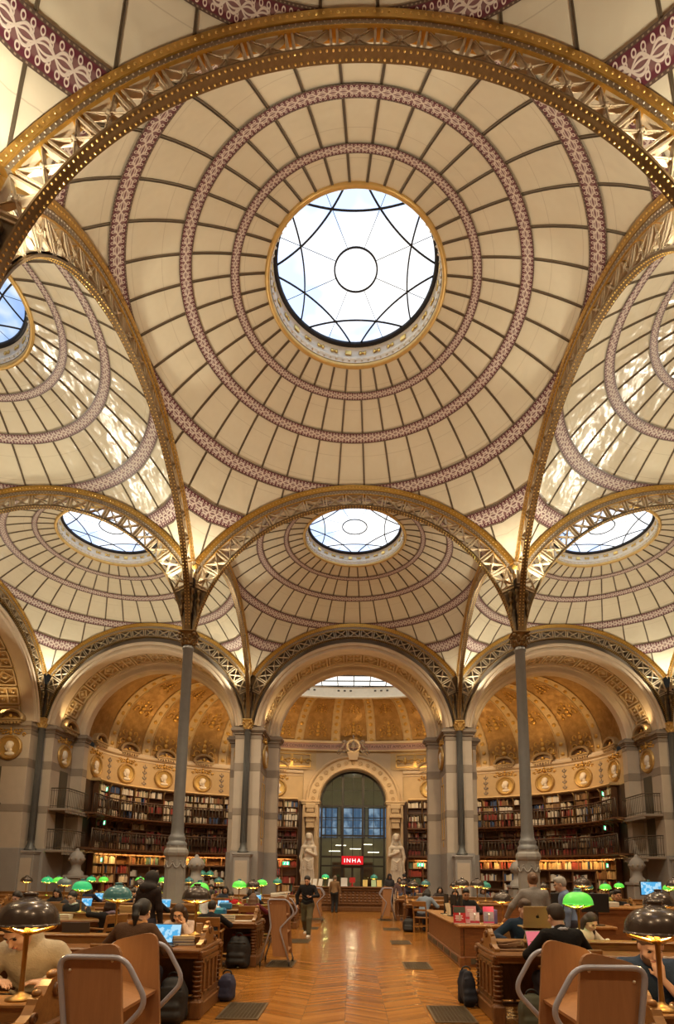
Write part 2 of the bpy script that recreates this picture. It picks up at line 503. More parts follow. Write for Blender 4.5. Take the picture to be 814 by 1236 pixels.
# ================================================================ openwork iron arches
IC, IR = 8.22, 4.87      # intrados circle
def ext(a, d=0):
    """point on the extrados at angle a seen from (0, 8.0)"""
    o = 8.0-EC; dx, dz = sin(a), cos(a); R = ER+d
    k = -o*dz+math.sqrt(o*o*dz*dz-o*o+R*R)
    if abs(k*dx) > 4.95: k = 4.95/abs(dx)+min(d, 0)*.3
    return (k*dx, 8.0+k*dz)
def itr(a, d=0):
    o = 8.0-IC; dx, dz = sin(a), cos(a); R = IR+d
    k = -o*dz+math.sqrt(o*o*dz*dz-o*o+R*R)
    return (k*dx, 8.0+k*dz)
def build_arch():
    A = thing('iron_arch', 'x', 'arch')
    AM = rad(57.0)
    def sweep(fn, rin, rout, y0, y1, am, name, mat, n=96):
        m = MB(); path = []
        for i in range(n+1):
            a = -am+2*am*i/n; p = fn(a)
            nx, nz = sin(a), cos(a)
            path.append(((p[0], 0, p[1]), (nx, 0, nz), (0, 1, 0)))
        m.sweep([(rin, y0), (rout, y0), (rout, y1), (rin, y1)], path); return m
    N = 110
    m = sweep(ext, -.165, .0, -.085, .085, AM, '', None); m.cur = 1
    for i in range(N):
        a = -AM+2*AM*(i+.5)/N; p = ext(a, -.085)
        for s in (-1, 1): m.ball((p[0], s*.085, p[1]), .021, 6, 3, half=True, dirv=(0, s, 0))
    m.build('top_flange', [GOLD, STUD], A)
    m = sweep(ext, -.305, -.16, -.062, .062, AM, '', None); m.cur = 1
    for i in range(N):
        a = -AM+2*AM*(i+.5)/N
        for dd in (-.20, -.265):
            p = ext(a+(.5*2*AM/N if dd < -.23 else 0), dd)
            for s in (-1, 1): m.ball((p[0], s*.062, p[1]), .014, 6, 3, half=True, dirv=(0, s, 0))
    m.cur = 2; g = sweep(ext, -.318, -.30, -.088, .088, AM, '', None); m.add(g.v, g.f)
    m.build('upper_chord', [CHORD, STUDW, GOLD], A)
    m = MB(); path = []
    n = 128; ia = rad(82.4)
    for i in range(n+1):
        a = -ia+2*ia*i/n; nx, nz = sin(a), cos(a)
        path.append(((IR*nx, 0, IC+IR*nz), (nx, 0, nz), (0, 1, 0)))
    m.sweep([(0, -.088), (.03, -.088), (.03, -.05), (.07, -.05), (.07, .05), (.03, .05), (.03, .088), (0, .088)], path); m.cur = 1
    N = 150
    for i in range(N):
        a = -ia*.97+2*ia*.97*i/(N-1); nx, nz = sin(a), cos(a)
        for y in (-.05, .05):
            m.ball((IR*nx, y, IC+IR*nz), .018, 6, 3, half=True, dirv=(-nx, 0, -nz))
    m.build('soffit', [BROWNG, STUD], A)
    # lattice panels
    m = MB(); NP = 19; st = rad(6.7)
    g = MB()
    y = 0
    for i in range(NP+1):
        a = (i-NP/2)*st
        for da in (-.0085, .0085):
            p0, p1 = itr(a+da, .05), ext(a+da, -.29)
            m.bar((p0[0], y, p0[1]), (p1[0], y, p1[1]), .034, .11)
    for i in range(NP):
        a0, a1 = (i-NP/2)*st+.013, (i+1-NP/2)*st-.013
        q = [itr(a0, .06), itr(a1, .06), ext(a1, -.30), ext(a0, -.30)]
        for k_, (p0, p1) in enumerate(((q[0], q[2]), (q[1], q[3]))):
            m.bar((p0[0], y, p0[1]), (p1[0], y, p1[1]), .040, .070+.004*k_)
            m.bar((p0[0], y, p0[1]), (p1[0], y, p1[1]), .012, .100+.004*k_)
        for p0, p1 in ((q[0], q[1]), (q[3], q[2])):
            m.bar((p0[0], y, p0[1]), (p1[0], y, p1[1]), .03, .10)
        cx, cz = sum(p[0] for p in q)/4, sum(p[1] for p in q)/4
        for s in (-1, 1):
            m.ball((cx, .045*s, cz), (.040, .03, .040), 8, 4)
            for k in range(6):
                b = 2*PI*k/6; m.ball((cx+.052*cos(b), .04*s, cz+.052*sin(b)), (.017, .018, .017), 6, 3)
    m.build('lattice', LATT, A)
    # solid feet
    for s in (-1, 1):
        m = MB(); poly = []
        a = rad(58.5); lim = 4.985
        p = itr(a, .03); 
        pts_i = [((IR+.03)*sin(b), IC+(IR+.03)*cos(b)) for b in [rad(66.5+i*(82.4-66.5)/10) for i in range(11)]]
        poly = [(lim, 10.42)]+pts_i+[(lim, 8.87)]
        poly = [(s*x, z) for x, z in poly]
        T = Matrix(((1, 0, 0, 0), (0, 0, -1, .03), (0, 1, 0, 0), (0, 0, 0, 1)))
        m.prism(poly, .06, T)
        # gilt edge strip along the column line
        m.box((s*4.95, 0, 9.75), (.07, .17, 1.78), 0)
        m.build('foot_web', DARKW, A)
        m = MB()
        for yy in (-1, 1):
            prof = [(r*.8, z*.8) for r, z in [(.0, -.55), (.03, -.5), (.05, -.42), (.03, -.36), (.06, -.3), (.075, -.2), (.05, -.1), (.04, 0), (.085, .05), (.09, .12), (.06, .17), (.05, .25), (.09, .34), (.1, .44), (.07, .5), (.0, .52)]]
            m.lathe(prof, 10, (s*4.76, yy*.08, 9.80))
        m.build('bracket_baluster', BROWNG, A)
    return A
ARCH = build_arch()
arch_list = [
    # (x, y, rz, label)
    (0, -10, 0, 'nearest and biggest openwork arch, sweeping across the very top above the central dome'),
    (0, 0, 0, 'openwork iron arch between the two grey columns, below the big central skylight'),
    (0, 10, 0, 'lattice arch set against the stone arch that frames the doorway'),
    (-10, 0, 0, 'openwork iron arch at left passing in front of the left far skylight'),
    (10, 0, 0, 'openwork iron arch at right passing in front of the right far skylight'),
    (-10, 10, 0, 'lattice arch along the stone arch of the bookcases at left'),
    (10, 10, 0, 'lattice arch along the stone arch of the bookcases at right'),
    (-5, -5, 90, 'long golden arch running away from the viewer, left of the central dome'),
    (5, -5, 90, 'long golden arch running away from the viewer, right of the central dome'),
    (-5, 5, 90, 'far golden rib between left far dome and shaded middle dome'),
    (5, 5, 90, 'far golden rib between shaded middle dome and right far dome'),
    (-15, 5, 90, 'lattice arch at the left edge against the side wall'),
    (15, 5, 90, 'lattice arch at the right edge against the side wall'),
    (-10, -10, 0, 'arch end glimpsed at the top left corner beside the biggest arch'),
    (10, -10, 0, 'arch end glimpsed at the top right corner beside the biggest arch'),
]
for i, (x, y, r, lb) in enumerate(arch_list):
    if i == 0: ARCH.location = (x, y, 0); ARCH['label'] = lb
    else: dup(ARCH, (x, y, 0), rad(r), lb)

# ================================================================ columns
def build_capital(m, z0, z1, r0=.17, r1=.30):
    h = z1-z0
    m.lathe([(r0, z0), (r0+.03, z0+.03), (r0+.015, z0+.06), (r0+.01, z0+.12), (r0+.03, z0+h*.6), (r1-.04, z0+h*.85), (r1-.02, z0+h*.88)], 20)
    for tier, (zz, n, rr) in enumerate(((z0+h*.18, 8, r0+.03), (z0+h*.45, 8, r0+.06))):
        for k in range(n):
            a = 2*PI*(k+.5*tier)/n
            T = Matrix.Rotation(a, 4, 'Z') @ Matrix.Translation((rr, 0, zz)) @ Matrix.Rotation(.35, 4, 'Y')
            m.ball((0, 0, 0), (.035, .06, h*.2), 6, 5, T); m.ball((.03, 0, h*.17), (.035, .045, .035), 6, 4, T)
    for k in range(4):
        a = PI/4+k*PI/2
        for q in range(3): m.ball((r1*.98*cos(a), r1*.98*sin(a), z0+h*(.72+.03*q)), .06-.012*q, 8, 5)
    m.box((0, 0, z1-h*.06), (r1*1.75, r1*1.75, h*.12), 0, bev=.02)
def grey_column(x, y, label):
    c = thing('iron_column', label, 'column', (x, y, 0))
    m = MB()
    m.lathe([(.28, 2.42), (.28, 2.5), (.245, 2.53), (.225, 2.58), (.245, 2.64), (.21, 2.7), (.185, 2.76), (.175, 2.9), (.165, 3.3), (.155, 5.2), (.145, 8.30), (.17, 8.33), (.17, 8.37), (.15, 8.40), (.15, 8.45)], 28)
    m.build('shaft', IRON, c)
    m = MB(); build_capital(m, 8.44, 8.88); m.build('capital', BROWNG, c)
    m = MB()
    pr_ = [(.46, 0), (.46, .5), (.42, .56), (.36, .62), (.34, .75), (.33, 2.0), (.34, 2.1), (.38, 2.15), (.40, 2.22), (.38, 2.3), (.33, 2.36), (.33, 2.43)]
    m.lathe([(r*.87, z) for r, z in pr_], 8, a0=PI/8, a1=2*PI+PI/8, smooth=False)
    m.build('pedestal', IRONL, c)
    m = MB()
    for k in range(8):
        a0 = 2*PI*k/8+.0; pts = []
        for j in range(9):
            q = j/8; a = a0+q*2*PI/8; pts.append((.285*cos(a), .285*sin(a), 1.96-.16*4*q*(1-q)))
        m.tube(pts, [.012+.014*4*q*(1-q) for q in [j/8 for j in range(9)]], 6)
        m.ball((.285*cos(a0), .285*sin(a0), 1.97), .028, 8, 5)
    m.build('garland', IRONL, c)
    return c
grey_column(-5, 0, 'tall slender grey iron column standing among the desks, the left one of two')
grey_column(5, 0, 'tall slender grey iron column standing among the desks, the right one of two')
def wall_column(x, y, label):
    c = thing('wall_column', label, 'column', (x, y, 0))
    m = MB(); m.lathe([(.26, 2.62), (.26, 2.68), (.2, 2.72), (.2, 2.78), (.16, 2.84), (.145, 3.0), (.125, 8.35), (.15, 8.38), (.14, 8.42)], 20)
    for k in range(16):
        a = 2*PI*k/16; m.tube([(.146*cos(a), .146*sin(a), 3.05), (.127*cos(a), .127*sin(a), 8.3)], .01, 4)
    m.build('shaft', IROND, c)
    m = MB(); build_capital(m, 8.40, 8.88, .14, .27); m.build('capital', GOLDP, c)
    m = MB(); m.box((0, 0, 1.28), (.74, .66, 2.4), 0, bev=.02); m.box((0, 0, 2.54), (.86, .78, .10), 0, bev=.025); m.box((0, 0, 2.46), (.80, .72, .08), 0, bev=.02); m.box((0, 0, .12), (.84, .74, .24), 0, bev=.02)
    m.build('pedestal', STONEG, c)
    m = MB(); m.box((0, -.335, 1.5), (.56, .02, 1.5), 0)
    for k in range(9):
        for q in range(5): m.box((-.2+.1*q, -.347, 2.12-.14*k), (.07, .008, .035))
    m.build('carved_inscription', STONE, c)
    return c
wall_column(-5, 9.86, 'slim half-hidden iron column against the stone pier left of the doorway')
wall_column(5, 9.86, 'slim half-hidden iron column against the stone pier right of the doorway')
wall_column(-14.86, 9.86, 'slim iron column in the corner at the far left stone pier')
wall_column(14.86, 9.86, 'slim iron column in the corner at the far right stone pier')
# ================================================================ floor
def mat_parquet():
    t = NT('chevron_oak_parquet'); s = t.sep(t.coord('Object'))
    W = .50; pw = .075
    xd = t.m_('DIVIDE', t.m_('ADD', s[0], 100.0*W+.02), W)
    xi = t.m_('FLOOR', xd); xf = t.m_('FRACT', xd)
    par = t.m_('MODULO', xi, 2.0)
    tri = t.m_('ABSOLUTE', t.m_('SUBTRACT', par, xf))
    vv = t.m_('DIVIDE', t.m_('ADD', t.m_('ADD', s[1], 60.0), t.m_('MULTIPLY', tri, W*.62)), pw)
    vi = t.m_('FLOOR', vv); vf = t.m_('FRACT', vv)
    wn = t.n('TexWhiteNoise', noise_dimensions='3D'); t.l(t.comb(xi, vi), wn.inputs[0])
    big = t.noise(.8, 3, t.coord('Object'))
    gr = t.noise(9, 5, t.comb(t.m_('MULTIPLY', xf, .6), t.m_('MULTIPLY', vv, 1.2), vi))
    k = t.m_('ADD', t.m_('MULTIPLY', wn.outputs[0], .55), t.m_('MULTIPLY', gr, .45))
    c = t.ramp(k, [(.1, (.22, .082, .014)), (.5, (.34, .138, .024)), (.95, (.45, .20, .042))])
    c = t.mix(t.m_('MULTIPLY', big, .45), c, (.26, .10, .02))
    e1 = t.step(t.m_('ABSOLUTE', t.m_('SUBTRACT', vf, .5)), .465, .5)
    e2 = t.step(t.m_('ABSOLUTE', t.m_('SUBTRACT', xf, .5)), .49, .5)
    e = t.m_('MAXIMUM', e1, e2)
    c = t.mix(t.m_('MULTIPLY', e, .55), c, (.08, .03, .01))
    r = t.m_('ADD', .13, t.m_('MULTIPLY', wn.outputs[0], .12))
    return t.bsdf(c, r, 0, bump=t.m_('SUBTRACT', k, e), bstr=.10, bdist=.01, spec=.5)
m = MB(); m.box((0, 5.5, -.1), (46, 53, .2)); f = m.build('floor', mat_parquet()); tag(f, 'orange-brown oak parquet floor laid in chevrons', kind='structure')

# ================================================================ stone piers and arches of the far wall
FR, FC = 4.40, 8.06     # front ring
NR_, NC = 3.84, 8.26    # inner ring
BR = 4.52               # coffered barrel
def arc_path(R, C, z_end, y, n=48):
    a = math.acos((z_end-C)/R)
    return [((R*sin(-a+2*a*i/n), y, C+R*cos(-a+2*a*i/n)), (sin(-a+2*a*i/n), 0, cos(-a+2*a*i/n)), (0, 1, 0)) for i in range(n+1)]
ZI = 8.60
def build_stone_arch():
    A = thing('stone_arch', 'x', 'arch')
    # wall panel around the front ring
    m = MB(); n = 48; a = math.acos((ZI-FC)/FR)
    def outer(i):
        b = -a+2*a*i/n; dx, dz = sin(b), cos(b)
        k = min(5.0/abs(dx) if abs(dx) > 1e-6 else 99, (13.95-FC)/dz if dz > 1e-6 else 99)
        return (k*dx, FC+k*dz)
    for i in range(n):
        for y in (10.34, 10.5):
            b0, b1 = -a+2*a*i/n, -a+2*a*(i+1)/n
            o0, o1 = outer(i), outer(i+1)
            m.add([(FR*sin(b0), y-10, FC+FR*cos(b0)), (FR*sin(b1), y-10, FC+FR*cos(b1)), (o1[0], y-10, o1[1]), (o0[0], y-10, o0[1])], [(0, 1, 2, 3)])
    m.build('spandrel', STONEB, A)  # darker stone colour imitates the shade in the gap behind the lattice
    m = MB()
    prof = [(0, -.12+.08), (.05, -.12), (.12, -.12), (.14, -.07), (.2, -.07), (.22, -.14), (.30, -.17), (.36, -.14), (.38, -.05), (.40, .02), (.40, .5), (0, .5)]
    m.sweep(prof, arc_path(FR, FC, ZI, .05), smooth=False); m.build('archivolt', STONEL, A)
    # barrel with coffers
    m = MB(); zb = 8.5
    pth = arc_path(BR, FC, zb, 0, 60)
    m.sweep([(0, .45), (.15, .45), (.15, 2.0), (0, 2.0)], pth, smooth=True); m.build('barrel_soffit', OCHRE, A)
    m = MB(); g = MB()
    ab = math.acos((zb-FC)/BR); NCO = 15; st = 2*ab/NCO
    def P(b, y, d=0): R = BR-d; return (R*sin(b), y, FC+R*cos(b))
    def rect(b0, b1, y0, y1, w, d):
        nn = 4
        for yy in (y0, y1):
            path = [(P(b0+(b1-b0)*j/nn, yy), (sin(b0+(b1-b0)*j/nn), 0, cos(b0+(b1-b0)*j/nn)), (0, 1, 0)) for j in range(nn+1)]
            m.sweep([(-d, -w/2), (0, -w/2), (0, w/2), (-d, w/2)], path)
        for b in (b0, b1):
            p0, p1 = P(b, y0, d/2), P(b, y1, d/2)
            m.bar(p0, p1, w, d, (sin(b), 0, cos(b)))
    for i in range(NCO):
        b0, b1 = -ab+st*(i+.08), -ab+st*(i+.92); bm = (b0+b1)/2; y0, y1 = .72, 1.74
        rect(b0, b1, y0, y1, .07, .09)
        if i % 2 == 0:
            bb0, bb1 = b0+st*.12, b1-st*.12
            c = [(bm, y0+.1), (bb1, (y0+y1)/2), (bm, y1-.1), (bb0, (y0+y1)/2)]
            for j in range(4):
                q0, q1 = c[j], c[(j+1) % 4]
                m.bar(P(q0[0], q0[1], .03), P(q1[0], q1[1], .03), .045, .06, (sin(bm), 0, cos(bm)))
            cs = [(bm, (y0+y1)/2, .12)]
        else:
            m.bar(P(bm, y0, .04), P(bm, y1, .04), .06, .08, (sin(bm), 0, cos(bm)))
            ym = (y0+y1)/2
            path = [(P(b0+(b1-b0)*j/4, ym), (sin(b0+(b1-b0)*j/4), 0, cos(b0+(b1-b0)*j/4)), (0, 1, 0)) for j in range(5)]
            m.sweep([(-.08, -.03), (0, -.03), (0, .03), (-.08, .03)], path)
            cs = [(bm+q*st*.21, ym+w*.26, .08) for q in (-1, 1) for w in (-1, 1)]
        for (b, y, r) in cs:
            T = Matrix.Translation(P(b, y)) @ Vector((-sin(b), 0, -cos(b))).to_track_quat('Z', 'Y').to_matrix().to_4x4()
            g.lathe([(r, 0), (r*.9, .03), (r*.6, .035), (r*.45, .06), (.001, .075)], 10, M=T)
    for y in (.50, .62, 1.86, 1.96):
        m.sweep([(-.06, -.03), (0, -.03), (0, .03), (-.06, .03)], arc_path(BR, FC, zb, y, 48))
    m.build('coffer_pattern', CREAMG, A); g.build('rosette_pattern', GLEAF if False else CREAMG, A)
    # inner ring
    m = MB()
    prof = [(0, 2.0), (.06, 1.94), (.16, 1.94), (.18, 1.98), (.32, 1.98), (.36, 1.9), (.46, 1.88), (.52, 1.95), (.80, 1.95), (.80, 2.45), (0, 2.45)]
    m.sweep(prof, arc_path(NR_, NC, ZI, 0)); m.build('inner_ring', STONEL, A)
    return A
SA = build_stone_arch()
for i, (x, y, r, lb) in enumerate([
    (0, 10, 0, 'coffered stone arch framing the glazed doorway in the middle of the far wall'),
    (-10, 10, 0, 'coffered stone arch opening on the curved bookcases at left'),
    (10, 10, 0, 'coffered stone arch opening on the curved bookcases at right'),
    (-15, 5, 90, 'gold-coffered stone arch in the side wall at the left edge'),
    (15, 5, -90, 'stone arch in the side wall at the right edge')]):
    if i == 0: SA.location = (x, y, 0); SA['label'] = lb
    else: dup(SA, (x, y, 0), rad(r), lb)

def pier(x, label, sides=(-1, 1), corner=0):
    """stone pier: front block with set-back inner blocks; corner=+-1 extends it to the side wall"""
    p = thing('stone_pier', label, 'pier', (x, 10, 0))
    fx0, fx1 = (-.62, .62)
    cx, w = (fx0+fx1)/2, fx1-fx0
    def blk(m, z0, z1, g=0.0):
        h = z1-z0; zc = (z0+z1)/2
        m.box((cx, 1.05-g/2, zc), (w+2*g, 1.9+g, h), 0, bev=.015)
        for s in sides: m.box((s*.62+s*(.30+g/2), 2.22-g/2, zc), (.6+g, .48+g, h), 0, bev=.012)
    m = MB(); blk(m, 2.7, 8.2); m.build('shaft', STONE, p)
    m = MB(); blk(m, 6.45, 6.85, .012); blk(m, 4.35, 4.70, .012); m.build('stone_courses', STONEB, p)
    m = MB(); blk(m, 0, 2.7, .03); m.build('plinth', STONEG, p)
    m = MB(); blk(m, 8.0, 8.22, .02); blk(m, 8.22, 8.32, .08); blk(m, 8.32, 8.38, .14); blk(m, 8.38, 8.5, .20); blk(m, 8.5, 8.6, .12); m.build('impost', STONEB, p)
    for s in sides:
        # tall gilt panel and medallion on the reveal
        T = Matrix.Translation((s*.625, 1.1, 0)) @ Matrix.Rotation(s*PI/2, 4, 'Z')
        if not corner:
            m = MB()
            for a, b in (((-.3, 3.4), (-.3, 6.0)), ((.3, 3.4), (.3, 6.0)), ((-.3, 3.4), (.3, 3.4)), ((-.3, 6.0), (.3, 6.0))):
                m.bar((a[0], 0, a[1]), (b[0], 0, b[1]), .05, .05, M=T)
            for zz in (3.15, 6.25): m.ball((0, 0, zz), (.07, .03, .16), 8, 6, T)
            m.build('gilt_reveal_frame', GLEAF, p)
    return p
pier(-5, 'tall stone pier with dark courses just left of the doorway')
pier(5, 'tall stone pier with dark courses just right of the doorway')
pier(-15, 'tall stone pier in the far corner at left', (1,), -1)
pier(15, 'tall stone pier in the far corner at right', (-1,), 1)

for s, nm in ((-1, 'left'), (1, 'right')):
    m = MB(); m.box((s*17.75, 5, 4.2), (.3, 12, 8.4)); m.box((s*17.75, 5, 11.4), (.3, 12, 6)); tag(m.build('wall_%s' % nm, OCHRE), 'side wall at the %s edge behind the arch' % nm, kind='structure')
    for k, y in enumerate((9.71, .29)):
        sg = -1 if k == 0 else 1
        p = thing('stone_pier', 'stone side-wall pier at the %s edge, %s' % (nm, ('next to the corner', 'out towards the viewer')[k]), 'pier', (s*16.35, y, 0))
        m = MB(); m.box((0, 0, 5.4), (2.5, .68, 5.6), bev=.015); m.build('shaft', STONE, p)
        m = MB(); m.box((0, 0, 6.65), (2.52, .704, .40)); m.box((0, 0, 4.52), (2.52, .704, .35)); m.build('stone_courses', STONEB, p)
        m = MB(); m.box((0, 0, 1.35), (2.54, .74, 2.7), bev=.015); m.build('plinth', STONEG, p)
        m = MB()
        for z0, z1, g in ((8.0, 8.22, .02), (8.22, 8.32, .08), (8.32, 8.38, .14), (8.38, 8.5, .2), (8.5, 8.6, .12)): m.box((0, 0, (z0+z1)/2), (2.5+g, .68+2*g, z1-z0))
        m.build('impost', STONEB, p)
        m = MB(); m.box((s*.35, sg*.345, 5.6), (.8, .03, 1.7)); m.box((s*.35, sg*.345, 3.6), (.8, .03, 1.6)); m.build('dark_niche_panel', DARKI, p)  # flat dark plates stand for the shade inside niches
        m = MB()
        for z in (4.75, 2.8):
            for zz in (0, .92): m.tube([(-.15+(s+1)*.0, sg*.67, z+zz), (s*.9+.0, sg*.67, z+zz)], .022, 6)
            for q in range(9): m.tube([(-.15+(s*.9+.15)*q/8, sg*.67, z), (-.15+(s*.9+.15)*q/8, sg*.67, z+.92)], .011, 4)
            m.box((s*.38, sg*.52, z-.05), (1.15, .36, .1))
        m.build('railing_pattern', DARKI, p)
# ================================================================ hemicycle (half-elliptic apse)
EA, EB, EY = 14.0, 8.0, 13.5
def ell(t, d=0, z=0.0): return Vector(((EA-d)*cos(t), EY+(EB-d)*sin(t), z))
def ell_n(t):
    """inward normal"""
    return Vector((-cos(t)/EA, -sin(t)/EB, 0)).normalized()
_ts = np.linspace(0, PI, 4001); _px = EA*np.cos(_ts); _py = EB*np.sin(_ts)
_s = np.concatenate([[0], np.cumsum(np.hypot(np.diff(_px), np.diff(_py)))]); SLEN = _s[-1]
def t_at(s): return float(np.interp(s, _s, _ts))
def s_at(t): return float(np.interp(t, _ts, _s))
def ell_frames(t0, t1, n, d=0, z=0):
    fr = []
    for i in range(n+1):
        t = t0+(t1-t0)*i/n; p = ell(t, 0, z); nn = ell_n(t); fr.append((p+nn*d, nn, (0, 0, 1)))
    return fr
TD0, TD1 = rad(76.2), rad(103.8)     # door portal
def curved(m, z0, z1, d=0.0, t0=0.0, t1=PI, n=72, th=.2):
    m.sweep([(d, z0), (d, z1), (d-th, z1), (d-th, z0)], ell_frames(t0, t1, n))
m = MB()
for a, b in ((0, TD0), (TD1, PI)): curved(m, 0, 6.5, 0, a, b, 40)
for s in (-1, 1): m.box((s*14.1, 12.9, 3.25), (.2, 1.25, 6.5))
WOODD = simple('dark_walnut', (.075, .034, .016), .5, 0, var=.3, vs=5)
WOODM = simple('bookcase_wood', (.15, .068, .028), .45, 0, var=.3, vs=5)
tag(m.build('wall_apse_lower', WOODD), kind='structure')
m = MB()
for a, b in ((0, TD0), (TD1, PI)): curved(m, 6.5, 8.3, 0, a, b, 40)
for s in (-1, 1): m.box((s*14.1, 12.9, 7.4), (.2, 1.25, 1.8))
tag(m.build('wall_apse_frieze', simple('golden_cream_plaster', (.52, .37, .19), .6, .05, var=.12, vs=3)), 'curved cream wall band carrying the gilt medallions', kind='structure')
m = MB()
cp = [(0, 8.15), (.05, 8.2), (.06, 8.28), (.14, 8.33), (.2, 8.36), (.24, 8.46), (.24, 8.52), (.12, 8.56), (.05, 8.66), (0, 8.66)]
for a, b in ((0, TD0), (TD1, PI)): m.sweep(cp, ell_frames(a, b, 40))
tag(m.build('trim_cornice', STONEL), 'stone cornice running round the curved wall', kind='structure')
# vault
KS, ZT = .68, 12.90
def vault(t, q, d=0):
    k = KS+(1-KS)*cos(q*PI/2); z = 8.6+(ZT-8.6)*sin(q*PI/2)
    p = ell(t); c = Vector((0, EY, 0)); v = c+(p-c)*k; v.z = z
    if d:
        n = ell_n(t)*cos(q*PI/2)*1.0+Vector((0, 0, -1))*sin(q*PI/2)*.6; v += n.normalized()*d
    return v
m = MB(); m.grid(lambda i, j: vault(-.15+(PI+.3)*i, j), 90, 20); 
RIBM = simple('tawny_vault_rib', (.58, .42, .21), .5, .15, var=.2); OGOLD_ = simple('old_gold_relief', (.66, .40, .10), .36, .65, var=.3, vs=8)
VAULT = thing('ceiling_apse_vault', 'gold painted half-dome with cream ribs over the curved bookcases', None, kind='structure')
m.build('painted_surface', GILD, VAULT, fix=False)
DS = 2.45                        # spacing of medallions along the curve
tm = []                          # medallion positions (left half then mirrored)
s0 = SLEN/2+5.05
for k in range(6):
    s_ = s0+DS*k
    if s_ < SLEN-.2: tm.append(t_at(s_))
tmed = sorted(set(tm+[PI-t for t in tm]))
tribs = [t_at(s0-DS/2+DS*k) for k in range(7) if s0-DS/2+DS*k < SLEN]
trib = sorted(set(tribs+[PI-t for t in tribs]+[t_at(SLEN/2+x) for x in (-1.27, 1.27)]))
for k, t in enumerate(trib):
    m = MB(); path = []
    tg = Vector((-EA*sin(t), EB*cos(t), 0)).normalized()
    for j in range(21):
        q = j/20; p = vault(t, q); n = (vault(t, q, 1)-p); path.append((p, tg, n))
    m.sweep([(-.30, -.02), (-.30, .07), (-.25, .09), (-.22, .05), (.22, .05), (.25, .09), (.30, .07), (.30, -.02)], path)
    r = m.build('vault_rib', RIBM, VAULT)
    g = MB()
    for j in range(11):
        q = (j+.5)/11; p = vault(t, q, .07); n = (vault(t, q, 1)-vault(t, q))
        T = Matrix.Translation(p) @ n.to_track_quat('Z', 'Y').to_matrix().to_4x4()
        g.lathe([(.13, 0), (.11, .03), (.06, .03), (.001, .06)], 8, M=T)
    g.build('rosette_pattern', OGOLD_, r)
# painted gold anthemion motifs between the ribs
def relief(m, fr, s=1.0):
    """arabesque of balls and scrolls on frame fr (matrix: x right, z up, -y outward)"""
    for j in range(5): m.ball((0, 0, s*(.1+.28*j)), (s*(.17-.025*j), .05, s*.14), 8, 5, fr)
    for sg in (-1, 1):
        for (cx, cz, R, a0, a1) in ((.36, .22, .2, -1.2, 4.2), (.30, .72, .16, -1.5, 3.8), (.2, 1.12, .11, -1.6, 3.6)):
            pts = []
            for j in range(15):
                q = j/14; a = a0+(a1-a0)*q; rr = R*(1-.6*q)
                pts.append((sg*s*(cx+rr*cos(a)), 0, s*(cz+rr*sin(a))))
            m.tube(pts, [s*.045*(1-.5*j/14) for j in range(15)], 5, fr)
        for (x, z, w, h) in ((.55, .05, .12, .06), (.58, .5, .06, .12), (.12, 1.42, .05, .1)):
            m.ball((sg*s*x, 0, s*z), (s*w, .04, s*h), 6, 4, fr)
    m.ball((0, 0, s*1.62), (s*.08, .05, s*.16), 8, 5, fr)
OGOLD = simple('old_gold_relief', (.66, .40, .10), .36, .65, var=.3, vs=8)
allr = trib
for i in range(len(allr)-1):
    t = (allr[i]+allr[i+1])/2
    if allr[i+1]-allr[i] > .6: continue
    g = MB()
    for (q0, s) in ((.05, 1.15), (.36, .95), (.66, .62)):
        p = vault(t, q0, .05); n = -(vault(t, q0+.01, 1)-vault(t, q0+.01))
        up = (vault(t, q0+.05)-vault(t, q0)).normalized(); xr = up.cross(n).normalized()
        T = Matrix.Identity(4)
        for a_, vv in enumerate((xr, n.normalized(), up)):
            for b_ in range(3): T[b_][a_] = vv[b_]
        T.translation = p
        relief(g, T, s)
    g.build('gold_arabesque', OGOLD, VAULT)
# cove ring, light drum and skylight of the apse
m = MB(); n = 80
def ring_frames(k, n=80):
    fr = []
    for i in range(n+1):
        t = -.15+(PI+.3)*i/n; p = ell(t); c = Vector((0, EY, 0)); fr.append((c+(p-c)*k, ell_n(t), (0, 0, 1)))
    return fr
m.sweep([(-.05, ZT-.05), (.05, ZT-.08), (.12, ZT+.0), (.06, ZT+.06), (.04, ZT+.62), (.1, ZT+.68), (-.1, ZT+.70), (-.1, ZT)], ring_frames(KS))
tag(m.build('trim_skylight_drum', IVORY), 'lit cream ring below the skylight behind the doorway arch', kind='structure')
m = MB()
for i in range(60):
    t = rad(20)+rad(140)*i/59
    if (i//3) % 2: continue
    c = Vector((0, EY, 0)); p = c+(ell(t)-c)*KS+ell_n(t)*.06; p.z = ZT+.45
    m.box(p, (.14, .03, .1), math.atan2(ell_n(t).x, -ell_n(t).y))
tag(m.build('trim_drum_lettering', DARKI), kind='structure')
APG = emitter('apse_skylight_glass', (1.0, .96, .88), 1.5)
w_ = thing('window_1', 'flat glazed skylight over the curved bookcases behind the doorway arch', None, kind='structure')
m = MB(); pts = [(Vector((0, EY, 0))+(ell(-.15+(PI+.3)*i/60)-Vector((0, EY, 0)))*(KS+.02)) for i in range(61)]
m.add([(p.x, p.y, ZT+.80) for p in pts], [tuple(range(61))]); m.build('glass', APG, w_, fix=False)
m = MB()
for i in range(-9, 10): m.box((i*1.02, EY+2.6, ZT+.76), (.05, 6.2, .06))
for j in range(6): m.box((0, EY+.6+j*.95, ZT+.76), (19, .05, .06))
m.build('glazing_bars', BLACKM, w_)
m = MB(); m.box((0, 12.52, 14.2), (32, .08, 4.2)); tag(m.build('wall_apse_upper', OCHRE), kind='structure')

